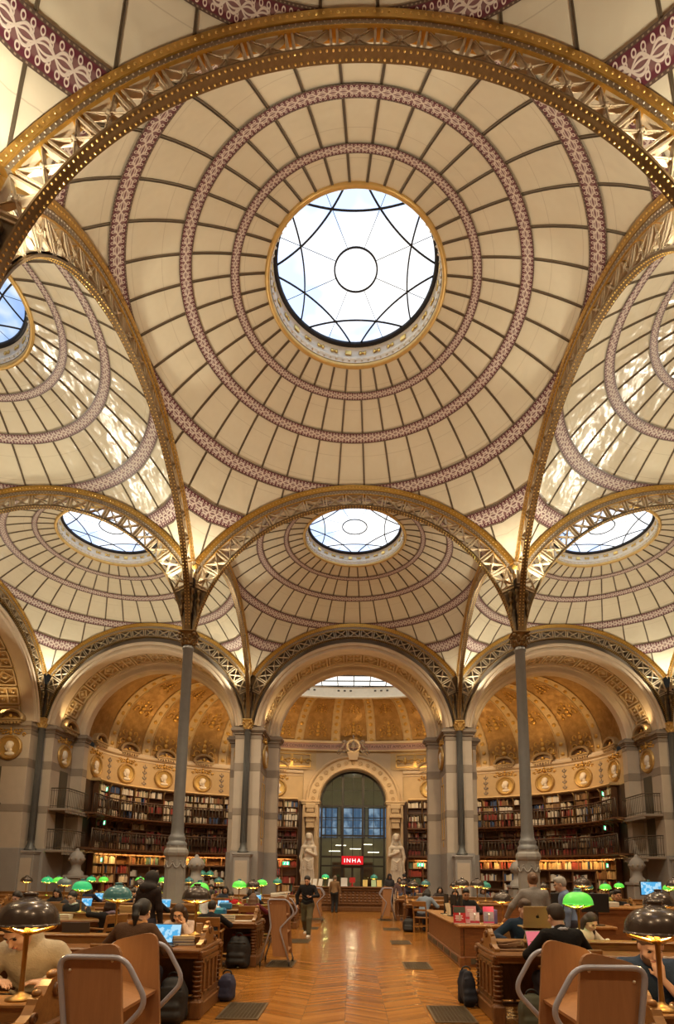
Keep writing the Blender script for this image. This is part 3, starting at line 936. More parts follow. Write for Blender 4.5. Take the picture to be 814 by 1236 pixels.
# ================================================================ medallions with pediments
PEDM = MEDR = MEDD = None
HEADI = simple('ivory_relief_head', (.80, .72, .60), .5)
def build_medallion():
    d = thing('medallion', 'x', 'medallion')
    R = Matrix.Rotation(PI/2, 4, 'X')
    m = MB(); m.lathe([(.60, 0), (.60, .05), (.56, .10), (.50, .12), (.47, .08), (.45, .05)], 40, M=R); 
    for k in range(36):
        a = 2*PI*k/36; m.ball((.53*cos(a), -.12, .53*sin(a)), .022, 6, 4)
    m.build('rim', MEDR, d)
    m = MB(); m.lathe([(.46, .05), (.3, .02), (.001, .01)], 32, M=R); m.build('dish', MEDD, d)
    m = MB()
    m.ball((0, -.06, .06), (.17, .10, .20), 14, 10); m.ball((.02, -.05, .13), (.19, .09, .17), 12, 8)   # skull
    m.ball((-.14, -.06, .0), (.07, .06, .12), 10, 6); m.ball((-.19, -.06, .03), (.035, .03, .05), 6, 5)   # face, nose
    m.ball((-.11, -.06, -.11), (.07, .06, .07), 8, 6)                                            # chin
    m.ball((.05, -.05, -.16), (.10, .07, .16), 10, 8); m.ball((.04, -.045, -.31), (.24, .06, .10), 12, 8)
    m.ball((.08, -.06, .02), (.03, .05, .05), 6, 5)
    m.build('carved_head', HEADI, d)
    m = MB()
    for sg in (-1, 1):
        for (cx, cz, Rr) in ((.22, .74, .11), (.46, .80, .09), (.62, .62, .08)):
            m.tube([(sg*(cx+Rr*(1-.5*j/10)*cos(j*.55)), -.03, cz+Rr*(1-.5*j/10)*sin(j*.55)) for j in range(11)], .03, 5)
        m.ball((sg*.36, -.03, .66), (.1, .04, .05), 6, 4)
    m.ball((0, -.05, .72), (.09, .06, .1), 8, 6); m.ball((0, -.05, .88), (.05, .05, .08), 8, 6)
    m.build('scroll_crest', OGOLD, d)
    return d
PEDM = simple('bronze_gold_moulding', (.40, .28, .14), .5, .2)
MEDR = simple('dull_gold_ring', (.48, .31, .11), .42, .5, var=.25); MEDD = simple('dull_gold_dish', (.60, .40, .13), .38, .6, var=.2)
def build_pediment():
    d = thing('arched_pediment', 'x', 'pediment')
    m = MB(); path = []
    for i in range(17):
        a = PI*i/16; path.append(((.60*cos(a), 0, .42*sin(a)), (cos(a), 0, sin(a)), (0, 1, 0)))
    m.sweep([(-.07, -.22), (.0, -.26), (.07, -.22), (.07, .05), (-.07, .05)], path)
    m.box((0, -.12, -.04), (1.34, .32, .08), bev=.015); m.box((0, -.1, -.12), (1.2, .24, .08))
    for k in range(7): m.box((-.48+.16*k, -.16, -.2), (.08, .16, .10))
    m.build('moulding', PEDM, d)
    m = MB(); m.lathe([(.5, 0), (.001, 0.0)], 16, M=Matrix.Translation((0, -.02, 0)) @ Matrix.Rotation(PI/2, 4, 'X'), a0=0, a1=PI, sy=.7); m.build('tympanum', WOODM, d)
    m = MB(); m.ball((0, -.08, .14), (.09, .06, .12), 8, 6)
    for sg in (-1, 1): m.ball((sg*.2, -.06, .08), (.12, .04, .06), 8, 5); m.ball((sg*.32, -.05, .05), (.07, .03, .04), 6, 4)
    m.build('shell_ornament', OGOLD, d)
    return d
ORD = ['first', 'second', 'third', 'fourth', 'fifth', 'sixth', 'seventh', 'eighth', 'ninth', 'tenth', 'eleventh', 'twelfth', 'thirteenth', 'fourteenth']
MED, PED = build_medallion(), build_pediment(); used_m = [False, False]
def put(src, k, pos, rz, label, group=None):
    if not used_m[k]:
        used_m[k] = True; src.location = pos; src.rotation_euler = (0, 0, rz); src['label'] = label
        if group: src['group'] = group
        return src
    return dup(src, pos, rz, label, group)
def facing(n): return math.atan2(n.x, -n.y)
tl = [t for t in reversed(tmed)]
for i, t in enumerate(tl):
    p, n = ell(t), ell_n(t)
    put(MED, 0, p+n*.02+Vector((0, 0, 7.33)), facing(n), 'gilt portrait medallion on the curved wall, %s from the left' % ORD[i], 'medallions on the curved wall')
    put(PED, 1, p+n*.1+Vector((0, 0, 8.66)), facing(n), 'small arched pediment on the curved cornice, %s from the left' % ORD[i], 'pediments on the curved cornice')
for s, nm in ((-1, 'left'), (1, 'right')):
    put(MED, 0, Vector((s*14.37, 11.15, 7.30)), s*-PI/2 if s > 0 else PI/2, 'gilt portrait medallion on the inner face of the corner pier at %s' % nm)
    put(PED, 1, Vector((s*14.25, 11.15, 8.66)), s*-PI/2 if s > 0 else PI/2, 'arched pediment on top of the corner pier at %s' % nm)
    put(MED, 0, Vector((s*16.0, 9.34, 7.35)), 0, 'gilt portrait medallion facing the viewer on the side-wall pier at the %s edge' % nm)
    put(PED, 1, Vector((s*16.0, 9.22, 8.66)), 0, 'arched pediment above the medallion on the side-wall pier at the %s edge' % nm)
    for q, nm2 in ((-1, 'outer'), (1, 'inner')):
        if s*q < 0 or True:
            xx = s*5-s*q*.64
            put(MED, 0, Vector((xx, 11.1, 7.35)), (PI/2 if -s*q > 0 else -PI/2), 'gilt medallion on the %s reveal of the pier %s of the doorway' % ('side-arch' if q < 0 else 'doorway', nm))
# vertical drops of ornament between medallions
tr2 = [t for t in trib if abs(t-PI/2) > .3]
for i, t in enumerate(reversed(tr2)):
    m = MB(); p, n = ell(t), ell_n(t)
    T = Matrix.Translation(p+n*.02) @ Matrix.Rotation(facing(n), 4, 'Z')
    for k in range(4):
        z = 6.85+.33*k
        m.ball((0, 0, z), (.09, .03, .06), 8, 5, T)
        for sg in (-1, 1): m.ball((sg*.1, 0, z+.07), (.05, .03, .07), 6, 4, T)
        m.ball((0, 0, z+.16), (.03, .025, .09), 6, 4, T)
    o = m.build('ornament_drop', STONEB); tag(o, 'hanging carved ornament between medallions, %s from the left' % ORD[i], 'ornament', 'carved drops between the medallions')

# plain walls and ceilings closing the hall behind and beside the viewer
m = MB(); m.box((0, -20.4, 7), (31, .3, 14.4)); tag(m.build('wall_front', STONE), kind='structure')
for s, nm in ((-1, 'left'), (1, 'right')):
    m = MB(); m.box((s*15.4, -10.2, 7), (.3, 20.2, 14.4)); tag(m.build('wall_hall_%s' % nm, STONE), kind='structure')
    m = MB(); m.box((s*10.1, -15.2, 13.9), (9.9, 10, .15)); tag(m.build('ceiling_corner_%s' % nm, STONEL), kind='structure')
# ================================================================ smooth solid bodies (for figures and carved stone)
def _seg(P, a, b, r1, r2):
    a = np.asarray(a, float); b = np.asarray(b, float); d = b-a; L2 = max(float(d @ d), 1e-12)
    t = np.clip(((P-a) @ d)/L2, 0, 1)
    q = P-a-t[..., None]*d
    return np.sqrt((q*q).sum(-1))-(r1+(r2-r1)*t)
def _ell(P, c, r, R=None):
    q = P-np.asarray(c, float)
    if R is not None: q = q @ R
    r = np.asarray(r, float); k0 = np.sqrt(((q/r)**2).sum(-1)); k1 = np.sqrt(((q/(r*r))**2).sum(-1))
    return k0*(k0-1)/np.maximum(k1, 1e-9)
class Solid:
    def __init__(s, h): s.p = []; s.h = h
    def cap(s, a, b, r1, r2=None, k=.02, neg=False):
        s.p.append(('c', np.array(a, float), np.array(b, float), r1, r1 if r2 is None else r2, k, neg)); return s
    def ell(s, c, r, R=None, k=.02, neg=False):
        s.p.append(('e', np.array(c, float), np.array(r, float), R, None, k, neg)); return s
    def chain(s, pts, rs, k=.02):
        for i in range(len(pts)-1): s.cap(pts[i], pts[i+1], rs[i], rs[i+1], k)
        return s
    def mesh(s, MBo=None, pad=.03):
        h = s.h; lo = np.full(3, 1e9); hi = -lo
        bb = []
        for q in s.p:
            if q[0] == 'c':
                r = max(q[3], q[4]); l_, h_ = np.minimum(q[1], q[2])-r, np.maximum(q[1], q[2])+r
            else:
                r = q[2].max() if q[3] is not None else q[2]; l_, h_ = q[1]-r, q[1]+r
            bb.append((l_-q[5]-2*h, h_+q[5]+2*h))
            if not q[6]: lo = np.minimum(lo, l_); hi = np.maximum(hi, h_)
        lo -= pad+2*h; hi += pad+2*h
        n = np.ceil((hi-lo)/h).astype(int)+1
        ax = [lo[i]+h*np.arange(n[i]) for i in range(3)]
        D = np.full(n, .2, np.float32)
        for q, (bl, bh) in zip(s.p, bb):
            i0 = np.clip(np.floor((bl-lo)/h).astype(int), 0, n-1); i1 = np.clip(np.ceil((bh-lo)/h).astype(int)+1, 1, n)
            if (i1 <= i0).any(): continue
            sl = tuple(slice(a, b) for a, b in zip(i0, i1))
            P = np.stack(np.meshgrid(ax[0][sl[0]], ax[1][sl[1]], ax[2][sl[2]], indexing='ij'), -1)
            d = _seg(P, q[1], q[2], q[3], q[4]) if q[0] == 'c' else _ell(P, q[1], q[2], q[3])
            A = D[sl]; k = q[5]
            if q[6]: d = -d; hh = np.clip(.5-.5*(A-d)/k, 0, 1); D[sl] = A+(d-A)*hh+k*hh*(1-hh)
            else: hh = np.clip(.5+.5*(A-d)/k, 0, 1); D[sl] = A+(d-A)*hh-k*hh*(1-hh)
        # surface nets
        S = D < 0
        c = [S[i:n[0]-1+i, j:n[1]-1+j, k:n[2]-1+k] for i in (0, 1) for j in (0, 1) for k in (0, 1)]
        cnt = sum(x.astype(np.int8) for x in c)
        act = (cnt > 0) & (cnt < 8)
        idx = np.full(act.shape, -1, np.int32); ii = np.argwhere(act); idx[act] = np.arange(len(ii))
        off = [(i, j, k) for i in (0, 1) for j in (0, 1) for k in (0, 1)]
        V = np.zeros((len(ii), 3)); W = np.zeros(len(ii))
        for a in range(8):
            for b in range(a+1, 8):
                o1, o2 = np.array(off[a]), np.array(off[b])
                if np.abs(o1-o2).sum() != 1: continue
                d1 = D[tuple((ii+o1).T)]; d2 = D[tuple((ii+o2).T)]
                m = (d1 < 0) != (d2 < 0)
                t = np.where(m, d1/np.where(np.abs(d1-d2) < 1e-9, 1, d1-d2), 0)
                p = ii+o1+t[:, None]*(o2-o1)
                V[m] += p[m]; W[m] += 1
        V = lo+h*V/np.maximum(W, 1)[:, None]
        F_ = []
        for axn in range(3):
            u, v = (axn+1) % 3, (axn+2) % 3
            sl0 = [slice(None)]*3; sl1 = [slice(None)]*3; sl0[axn] = slice(0, -1); sl1[axn] = slice(1, None)
            e = np.argwhere(S[tuple(sl0)] != S[tuple(sl1)])
            e = e[(e[:, u] > 0) & (e[:, v] > 0) & (e[:, u] < n[u]-1) & (e[:, v] < n[v]-1)]
            if not len(e): continue
            ins = S[tuple(e.T)]
            q = []
            for du, dv in ((1, 1), (0, 1), (0, 0), (1, 0)):
                w = e.copy(); w[:, u] -= du; w[:, v] -= dv; q.append(idx[tuple(w.T)])
            q = np.stack(q, 1); q[~ins] = q[~ins][:, ::-1]
            F_.append(q)
        Fq = np.concatenate(F_); Fq = Fq[(Fq >= 0).all(1)]
        return V, Fq
    def build(s, name, mat, parent=None, loc=None):
        V, Fq = s.mesh()
        me = bpy.data.meshes.new(name)
        me.vertices.add(len(V)); me.vertices.foreach_set('co', V.astype(np.float32).ravel())
        me.loops.add(len(Fq)*4); me.loops.foreach_set('vertex_index', Fq.astype(np.int32).ravel())
        me.polygons.add(len(Fq)); me.polygons.foreach_set('loop_start', np.arange(0, len(Fq)*4, 4, dtype=np.int32))
        me.polygons.foreach_set('use_smooth', np.ones(len(Fq), bool))
        me.update(calc_edges=True); me.validate(); me.materials.append(mat)
        o = bpy.data.objects.new(name, me); COL.objects.link(o)
        if parent is not None: o.parent = parent
        if loc is not None: o.location = loc
        return o
# ================================================================ galleries, bookcases and books
Z1, Z2, Z3 = 2.88, 4.66, 6.50
BCOL = [(.30, .05, .035), (.24, .035, .03), (.42, .30, .16), (.60, .50, .34), (.70, .62, .48), (.16, .07, .035), (.22, .12, .05),
        (.34, .17, .07), (.05, .09, .20), (.08, .14, .10), (.50, .36, .20), (.12, .05, .03), (.62, .42, .18), (.10, .07, .06), (.72, .66, .56)]
BOOKMAT = {}
def bookmat(i):
    if i not in BOOKMAT:
        BOOKMAT[i] = simple('book_cover_%d' % i, BCOL[i], .55, 0, var=.15)
    return BOOKMAT[i]
t_ = NT('book_spines'); at_ = t_.n('VertexColor'); at_.layer_name = 'Col'
BOOKS = t_.bsdf(at_.outputs[0], .55)
BW = .98; BRASSB = simple('dull_brass', (.38, .25, .09), .4, .6)
def build_bookcase(h, nsh, name):
    b = thing('bookcase', 'x', 'bookcase')
    m = MB()
    for s in (-1, 1): m.box((s*(BW/2-.02), 0, h/2), (.05, .34, h))
    m.box((0, .16, h/2), (BW, .02, h)); m.box((0, 0, h-.04), (BW, .36, .08)); m.box((0, -.02, .04), (BW, .36, .08))
    m.build('frame', WOODM, b)
    st = (h-.10)/nsh
    for k in range(1, nsh):
        m = MB(); m.box((0, 0, .06+st*k), (BW-.06, .32, .025)); m.build('shelf', WOODM, b)
    if name:
        for s in (-1, 1):
            m = MB(); m.tube([(s*(BW/2-.02), -.19, .3), (s*(BW/2-.02), -.22, h-.25), (s*(BW/2-.02), -.36, h-.05)], .018, 6); m.build('brass_upright', BRASSB, b)
    return b
LV = [(0, Z1-.22, 5, 'ground floor'), (Z1, Z2-Z1-.14, 4, 'lower gallery'), (Z2, Z3-Z2, 4, 'upper gallery')]
protos = [build_bookcase(LV[i][1], LV[i][2], i == 2) for i in range(3)]; pu = [False]*3
stuff = MB(); indiv = []
NB = int((SLEN/2-3.55-.1)/BW)
bays = []
for side in (-1, 1):
    for k in range(NB):
        s_ = SLEN/2+side*(3.65+BW*(k+.5)); bays.append((side, k, t_at(s_)))
nbk = 0
red_bays = {(1, 0), (1, 1), (1, 2), (1, 3), (1, 4)}
book_meshes = {}
def book_obj(M, w, d, h, ci, label, group):
    key = ci
    if key not in book_meshes:
        b = MB(); b.box((0, .005, 0), (1, 1, 1)); o = b.build('book', bookmat(ci)); book_meshes[key] = o.data; o.data.name = 'book'
        bpy.data.objects.remove(o)
    o = bpy.data.objects.new('book', book_meshes[key]); COL.objects.link(o)
    o.matrix_world = M @ Matrix.Diagonal((w, d, h, 1)); tag(o, label, 'book', group)
for side, k, t in bays:
    p, n = ell(t), ell_n(t); rz = facing(n)
    sd = 'left' if side < 0 else 'right'
    for lv, (z0, h, nsh, nm) in enumerate(LV):
        pos = p+n*.22+Vector((0, 0, z0)); lb = '%s bookcase in the curve, %d bays to the %s of the doorway' % (nm, k+1, sd)
        if not pu[lv]: pu[lv] = True; r = protos[lv]; r.location = pos; r.rotation_euler = (0, 0, rz); r['label'] = lb; r['group'] = 'curved %s bookcases' % nm
        else: r = dup(protos[lv], pos, rz, lb, 'curved %s bookcases' % nm)
        T = Matrix.Translation(pos) @ Matrix.Rotation(rz, 4, 'Z')
        st = (h-.10)/nsh
        sel = k in (NB-3, NB-4) and lv in (1, 2)
        for sh in range(nsh):
            zb = .075+st*sh if sh else .085
            x = -BW/2+.06
            base = rng.choice(([0, 2, 6, 9, 10, 4, 1, 12], [0, 1, 5, 6, 11, 13, 7, 3], [3, 4, 14, 2, 0, 6, 4, 8, 14])[lv])
            if lv == 0 and side > 0 and k < 7: base = rng.choice([0, 0, 1, 12, 0])
            if rng.random() < (.2, .28, .08)[lv]: continue
            while x < BW/2-.1:
                if rng.random() < .10: base = rng.choice(([0, 2, 6, 9, 10, 4, 1, 12], [0, 1, 5, 6, 11, 13, 7, 3], [3, 4, 14, 2, 0, 6, 4, 8, 14])[lv])
                if rng.random() < .07: x += rng.uniform(.05, .2); continue
                w = rng.uniform(.04, .075); hh = st*rng.uniform(.62, .88); d = rng.uniform(.2, .27)
                if x+w > BW/2-.06: break
                ci = base if rng.random() < .8 else rng.choice(range(len(BCOL)))
                c = BCOL[ci]; v = rng.uniform(.75, 1.2); c = tuple(min(1, q*v) for q in c)
                M = T @ Matrix.Translation((x+w/2, -.02, zb+hh/2))
                if sel and nbk < 110 and lv == 2:
                    nbk += 1
                    book_obj(M, w, d, hh, ci, 'small upright book on the %s shelves near the %s end of the curve' % (nm, sd), 'books of the %s, %s end' % (nm, sd))
                else: stuff.box((0, 0, 0), (w, d, hh), 0, M, col=c)
                x += w+.003
o = stuff.build('book_rows', BOOKS, fix=False); tag(o, 'rows of old books filling all the curved bookcases', None, None, 'stuff')
# galleries
RAILM = simple('dark_bronze_railing', (.09, .065, .042), .5, .4); BRASSB = simple('dull_brass', (.38, .25, .09), .4, .6)
def gallery(z, t0, t1, label, ext_dir):
    g = thing('gallery', label, 'gallery')
    n = 44; fr = ell_frames(t0, t1, n)
    if ext_dir:   # carry on straight to the pier
        e = []
        for k in (1, 2, 3): e.append((Vector((ext_dir*14.0, 13.5-.5*k, 0)), Vector((-ext_dir, 0, 0)), (0, 0, 1)))
        fr = (e[::-1]+fr) if ext_dir > 0 else (fr+e)
    m = MB(); m.sweep([(.0, z-.10), (.95, z-.10), (1.0, z-.06), (1.0, z), (0, z)], fr); m.build('walkway', WOODM, g)
    m = MB(); m.sweep([(.66, z-.23), (.69, z-.23), (.69, z-.10), (.66, z-.10)], fr); m.build('valance', WOODM, g)
    for q in range(0, len(fr), 2):
        m = MB(); p, nn, u = fr[q]
        pts = [p+Vector(nn)*d+Vector((0, 0, zz)) for d, zz in ((.42, z-.38), (.48, z-.25), (.65, z-.16), (.9, z-.12))]
        m.tube(pts, [.025, .025, .025, .03], 6); m.build('scroll_bracket', BRASSB, g)
    m = MB()
    pts = [Vector(p)+Vector(nn)*.95 for p, nn, u in fr]
    m.tube([q+Vector((0, 0, z+.95)) for q in pts], .042, 6); m.build('handrail', WOODD, g)
    m = MB()
    m.tube([q+Vector((0, 0, z+.10)) for q in pts], .014, 5); m.tube([q+Vector((0, 0, z+.84)) for q in pts], .012, 5)
    L = [0]
    for i in range(len(pts)-1): L.append(L[-1]+(pts[i+1]-pts[i]).length)
    nb = int(L[-1]/.2); j = 0
    for b in range(nb+1):
        s_ = L[-1]*b/nb
        while j < len(L)-2 and L[j+1] < s_: j += 1
        q = pts[j].lerp(pts[j+1], (s_-L[j])/max(L[j+1]-L[j], 1e-6))
        r = .040 if b % 5 == 0 else .020
        m.tube([q+Vector((0, 0, z)), q+Vector((0, 0, z+.94))], r, 4)
    m.build('railing_pattern', RAILM, g)
    return g
TL0, TR1 = t_at(SLEN/2+3.7), t_at(SLEN/2-3.7)
for z, nm in ((Z1, 'lower'), (Z2, 'upper')):
    gallery(z, TL0, PI, '%s railed gallery along the curved bookcases left of the doorway' % nm, -1)
    gallery(z, 0, TR1, '%s railed gallery along the curved bookcases right of the doorway' % nm, 1)
# balconies on the corner piers
def balcony(s, z, label):
    b = thing('balcony', label, 'balcony', (s*14.37, 11.3, z), PI if s > 0 else 0)
    m = MB(); m.box((.45, 0, -.06), (.9, 2.3, .12), bev=.02)
    for k in range(14): m.box((.86, -1.06+.163*k, -.17), (.10, .09, .10))
    m.build('slab', STONEB, b)
    m = MB()
    path = [(.05, -1.1, 0), (.72, -1.1, 0), (.84, -1.0, 0), (.84, 1.0, 0), (.72, 1.1, 0), (.05, 1.1, 0)]
    for zz, r in ((.95, .026), (.84, .012), (.1, .014)): m.tube([(x, y, zz) for x, y, _ in path], r, 6)
    for k in range(17):
        y = -1.0+.125*k; m.tube([(.84, y, 0), (.84, y, .95)], .011, 4)
    for k in range(6):
        for y in (-1.1, 1.1): m.tube([(.08+.12*k, y, 0), (.08+.12*k, y, .95)], .011, 4)
    m.build('railing_pattern', RAILM, b)
    m = MB(); m.box((.006, .0, 1.0), (.02, .75, 1.85)); m.build('dark_niche_panel', DARKI, b)  # flat dark plate painted as the shade of an opening
    return b
for s, nm in ((-1, 'left'), (1, 'right')):
    balcony(s, 4.62, 'upper small balcony on the corner pier at %s' % nm)
    balcony(s, 2.66, 'lower small balcony on the corner pier at %s' % nm)
# bookcase top rail with brass brackets
m = MB()
for a, b in ((0, TR1), (TL0, PI)): m.sweep([(.0, 6.5), (.5, 6.5), (.55, 6.56), (.5, 6.64), (.0, 6.66)], ell_frames(a, b, 40))
tag(m.build('trim_bookcase_cornice', OCHRE), 'gilt wooden cornice above the upper bookcases', kind='structure')
# lighting strips under the lower gallery
STRIP = emitter('warm_shelf_strip', (1.0, .64, .22), 60.0)
for a, b, nm in ((rad(3), TR1-.03, 'right'), (TL0+.03, rad(177), 'left')):
    m = MB(); m.sweep([(.56, Z1-.15), (.63, Z1-.15), (.63, Z1-.115), (.56, Z1-.115)], ell_frames(a, b, 40))
    tag(m.build('shelf_light', STRIP), 'warm strip light under the lower gallery, %s of the doorway' % nm, 'light')
# exit signs
EXITM = emitter('green_exit_face', (.04, .75, .28), 1.6); WHITEE = emitter('white_pictogram', (.8, 1, .9), 2.2)
def exit_sign(pos, rz, label):
    e = thing('exit_sign', label, 'sign', pos, rz)
    m = MB(); m.box((0, .03, 0), (.44, .06, .24), bev=.01); m.build('housing', DARKI, e)
    m = MB(); m.box((0, -.005, 0), (.42, .01, .22)); m.build('face', EXITM, e)
    m = MB(); m.ball((-.06, -.014, .06), (.022, .006, .022), 8, 5); m.bar((-.07, -.014, .03), (-.09, -.014, -.03), .03, .008); m.bar((-.09, -.014, -.03), (-.13, -.014, -.07), .02, .008); m.bar((-.09, -.014, -.03), (-.05, -.014, -.08), .02, .008)
    m.bar((-.07, -.014, .03), (-.03, -.014, .0), .016, .008); m.box((.10, -.014, 0), (.10, .008, .16)); m.build('running_figure', WHITEE, e)
    return e
for s, nm in ((-1, 'left'), (1, 'right')):
    for z, q in ((6.05, 'top'), (4.25, 'middle'), (2.3, 'lowest')):
        exit_sign((s*13.2, 13.7, z), rad(-s*-55), 'green exit sign beside the %s end of the curved bookcases, %s of three' % (nm, q))
exit_sign((-4.2, 20.0, 2.35), 0, 'small green exit sign by the statue left of the doorway')
exit_sign((4.3, 20.0, 2.35), 0, 'small green exit sign by the bookcases right of the doorway')

# ================================================================ portal with statues
STONEP = mat_stone('golden_portal_stone', (.60, .45, .27))
P_ = thing('portal', 'carved stone arch around the tall glazed doorway', 'doorway', (0, 20.9, 0))
m = MB()
RO, RI, PC = 3.15, 2.22, 6.40
n = 40
def half(R, i): a = PI*i/n; return (R*cos(a), PC+R*sin(a))
prof = [(0, .0), (.06, -.06), (.12, .0), (.14, .04), (.72, .04), (.75, -.05), (.82, -.10), (.90, -.06), (.94, .04), (.94, .9), (0, .9)]
path = [((RI*cos(PI*i/n), 0, PC+RI*sin(PI*i/n)), (cos(PI*i/n), 0, sin(PI*i/n)), (0, 1, 0)) for i in range(n+1)]
m.sweep(prof, path); m.build('archivolt', STONEP, P_)
m = MB()
for i in range(17):
    a = PI*(i+.5)/17; T = Matrix.Translation(((RI+.43)*cos(a), .03, PC+(RI+.43)*sin(a))) @ Matrix.Rotation(PI/2, 4, 'X')
    m.lathe([(.14, 0), (.14, .03), (.10, .04), (.09, .015), (.05, .02), (.001, .05)], 12, M=T)
m.build('rosette_pattern', simple('dark_gold_rosette', (.42, .29, .15), .5), P_)  # rosettes coloured darker than the arch stone
m = MB()     # wall above and beside the arch
for i in range(n):
    a0, a1 = PI*i/n, PI*(i+1)/n
    for a, b in (((RI+.9), 0),):
        def o(a): 
            k = min(3.32/abs(cos(a)) if abs(cos(a)) > 1e-6 else 99, (9.75-PC)/sin(a) if sin(a) > 1e-6 else 99); k = max(k, RI+.92); return (k*cos(a), PC+k*sin(a))
        p0, p1 = o(a0), o(a1); q0, q1 = ((RI+.9)*cos(a0), PC+(RI+.9)*sin(a0)), ((RI+.9)*cos(a1), PC+(RI+.9)*sin(a1))
        m.add([(q0[0], .25, q0[1]), (q1[0], .25, q1[1]), (p1[0], .25, p1[1]), (p0[0], .25, p0[1])], [(0, 1, 2, 3)])
for s in (-1, 1):
    m.box((s*2.78, .6, 3.2), (1.10, .9, 6.4)); m.box((s*2.78, .35, 6.42), (1.3, 1.1, .12), bev=.02); m.box((s*2.78, .35, 6.30), (1.2, 1.0, .12)); m.box((s*2.4, .05, 3.1), (.22, .35, 6.2)); m.box((s*3.2, .05, 3.1), (.16, .3, 6.2))
    for zz in (4.4, 3.2, 2.0): m.box((s*2.4, -.13, zz), (.1, .03, .9))
m.build('jamb', STONEP, P_)
# capital blocks over each statue
for s in (-1, 1):
    m = MB()
    for z, w, h in ((6.1, .62, .3), (5.82, .5, .3), (5.55, .70, .14), (5.42, .82, .14), (5.2, .6, .3), (4.92, .5, .3), (4.72, .56, .12)):
        m.box((s*2.78, -.05, z), (w, w, h), bev=.02)
    for k in range(3): m.box((s*2.78-.14+.14*k, -.33, 5.85), (.06, .03, .22))
    m.build('bracket_capital', STONEP, P_)
# keystone, wreath emblem
m = MB(); m.prism([(-.28, 9.2), (.28, 9.2), (.40, 9.75), (-.40, 9.75)], .3, Matrix(((1, 0, 0, 0), (0, 0, -1, .1), (0, 1, 0, 0), (0, 0, 0, 1)))); m.build('keystone', STONEP, P_)
w = thing('wreath_emblem', 'round carved emblem with ribbons above the glazed doorway', 'emblem', (0, 20.75, 10.15))
m = MB(); m.tube([(.42*cos(2*PI*k/28), 0, .42*sin(2*PI*k/28)) for k in range(28)], .075, 8, closed=True)
for k in range(24):
    a = 2*PI*k/24; m.ball((.42*cos(a), -.05, .42*sin(a)), (.05, .04, .05), 6, 4)
m.build('laurel_ring', CREAMG, w)
m = MB()
m.bar((-.02, 0, -.3), (.02, 0, .62), .07, .06); m.ball((0, -.02, .05), (.14, .06, .2), 8, 6); m.ball((0, 0, .66), (.08, .06, .1), 8, 6)
for sg in (-1, 1):
    for k in range(3): m.bar((sg*.1, .02, -.1+.1*k), (sg*.34, .02, .2-.2*k), .05, .04)
    m.tube([(sg*(.45+.09*j), 0, .25-.1*j+.08*math.sin(j*1.6)) for j in range(8)], [.07-.006*j for j in range(8)], 6)
    m.tube([(sg*(.40+.07*j), 0, -.3-.03*j+.06*math.sin(j*1.4)) for j in range(9)], [.06-.004*j for j in range(9)], 6)
    m.ball((sg*.62, -.03, .3), (.16, .06, .11), 8, 5)
m.build('staff_and_ribbons', STONEB, w)
# inscription frieze
fz = thing('inscription_frieze', 'pink inscribed band running behind the emblem over the doorway', 'frieze', (0, 0, 0))
PINK = simple('rose_marble_band', (.46, .27, .20), .5)
m = MB()
for a, b in ((rad(66), rad(114)),): m.sweep([(.20, 9.95), (.36, 9.95), (.36, 10.40), (.20, 10.40)], ell_frames(a, b, 24)); m.build('band', PINK, fz)
m = MB(); 
for z0, z1, d in ((10.40, 10.56, .42), (9.86, 9.96, .40)): m.sweep([(0, z0), (d, z0), (d+.03, z1), (0, z1)], ell_frames(rad(66), rad(114), 24))
m.build('moulding', CREAMG, fz)
m = MB(); m.sweep([(0, 8.6), (.27, 8.6), (.27, 9.9), (0, 9.9)], ell_frames(rad(66), rad(TD0 and 77), 10)); m.sweep([(0, 8.6), (.27, 8.6), (.27, 9.9), (0, 9.9)], ell_frames(rad(103), rad(114), 10)); m.sweep([(0, 8.6), (.22, 8.6), (.22, 10.45), (0, 10.45)], ell_frames(rad(76), rad(104), 20)); m.build('panel', OCHRE, fz)
for tt in (70, 75.5, 104.5, 110):
    t = rad(tt); p = ell(t)+ell_n(t)*.29; g = MB(); T = Matrix.Translation(p+Vector((0, 0, 9.2))) @ Matrix.Rotation(facing(ell_n(t)), 4, 'Z')
    for a, b in (((-.7, -.42), (.7, -.42)), ((-.7, .42), (.7, .42)), ((-.7, -.42), (-.7, .42)), ((.7, -.42), (.7, .42))): g.bar((a[0]*.85, 0, a[1]), (b[0]*.85, 0, b[1]), .05, .05, M=T)
    for sg in (-1, 1):
        for (cx, R) in ((.42, .2), (.18, .13)): g.tube([(sg*(cx+R*(1-.06*j)*cos(j*.6)), -.01, -.05+R*(1-.06*j)*sin(j*.6)) for j in range(12)], .035, 5, T)
    g.ball((0, 0, 0), (.1, .05, .26), 8, 6, T); g.build('gold_panel_ornament', OGOLD, fz)
def text_mesh(txt, size, depth=.01):
    cu = bpy.data.curves.new('t', 'FONT'); cu.body = txt; cu.size = size; cu.extrude = depth; cu.space_character = 1.35 if txt == 'INHA' else 1.0; cu.align_x = 'CENTER'; cu.align_y = 'CENTER'
    o = bpy.data.objects.new('t', cu); COL.objects.link(o); dg = bpy.context.evaluated_depsgraph_get(); dg.update()
    me = bpy.data.meshes.new_from_object(o.evaluated_get(dg)); bpy.data.objects.remove(o); bpy.data.curves.remove(cu)
    return me
def text_obj(name, txt, size, mat, M, parent=None, depth=.01, bend=None):
    me = text_mesh(txt, size, depth); me.materials.clear(); me.materials.append(mat)
    X = Matrix.Rotation(PI/2, 4, 'X')
    me.transform(X)
    if bend: 
        for v in me.vertices: v.co = bend(v.co)
    else: me.transform(M)
    o = bpy.data.objects.new(name, me); COL.objects.link(o)
    if parent is not None: o.parent = parent
    return o
TXTM = simple('faded_letters', (.07, .035, .028), .6)
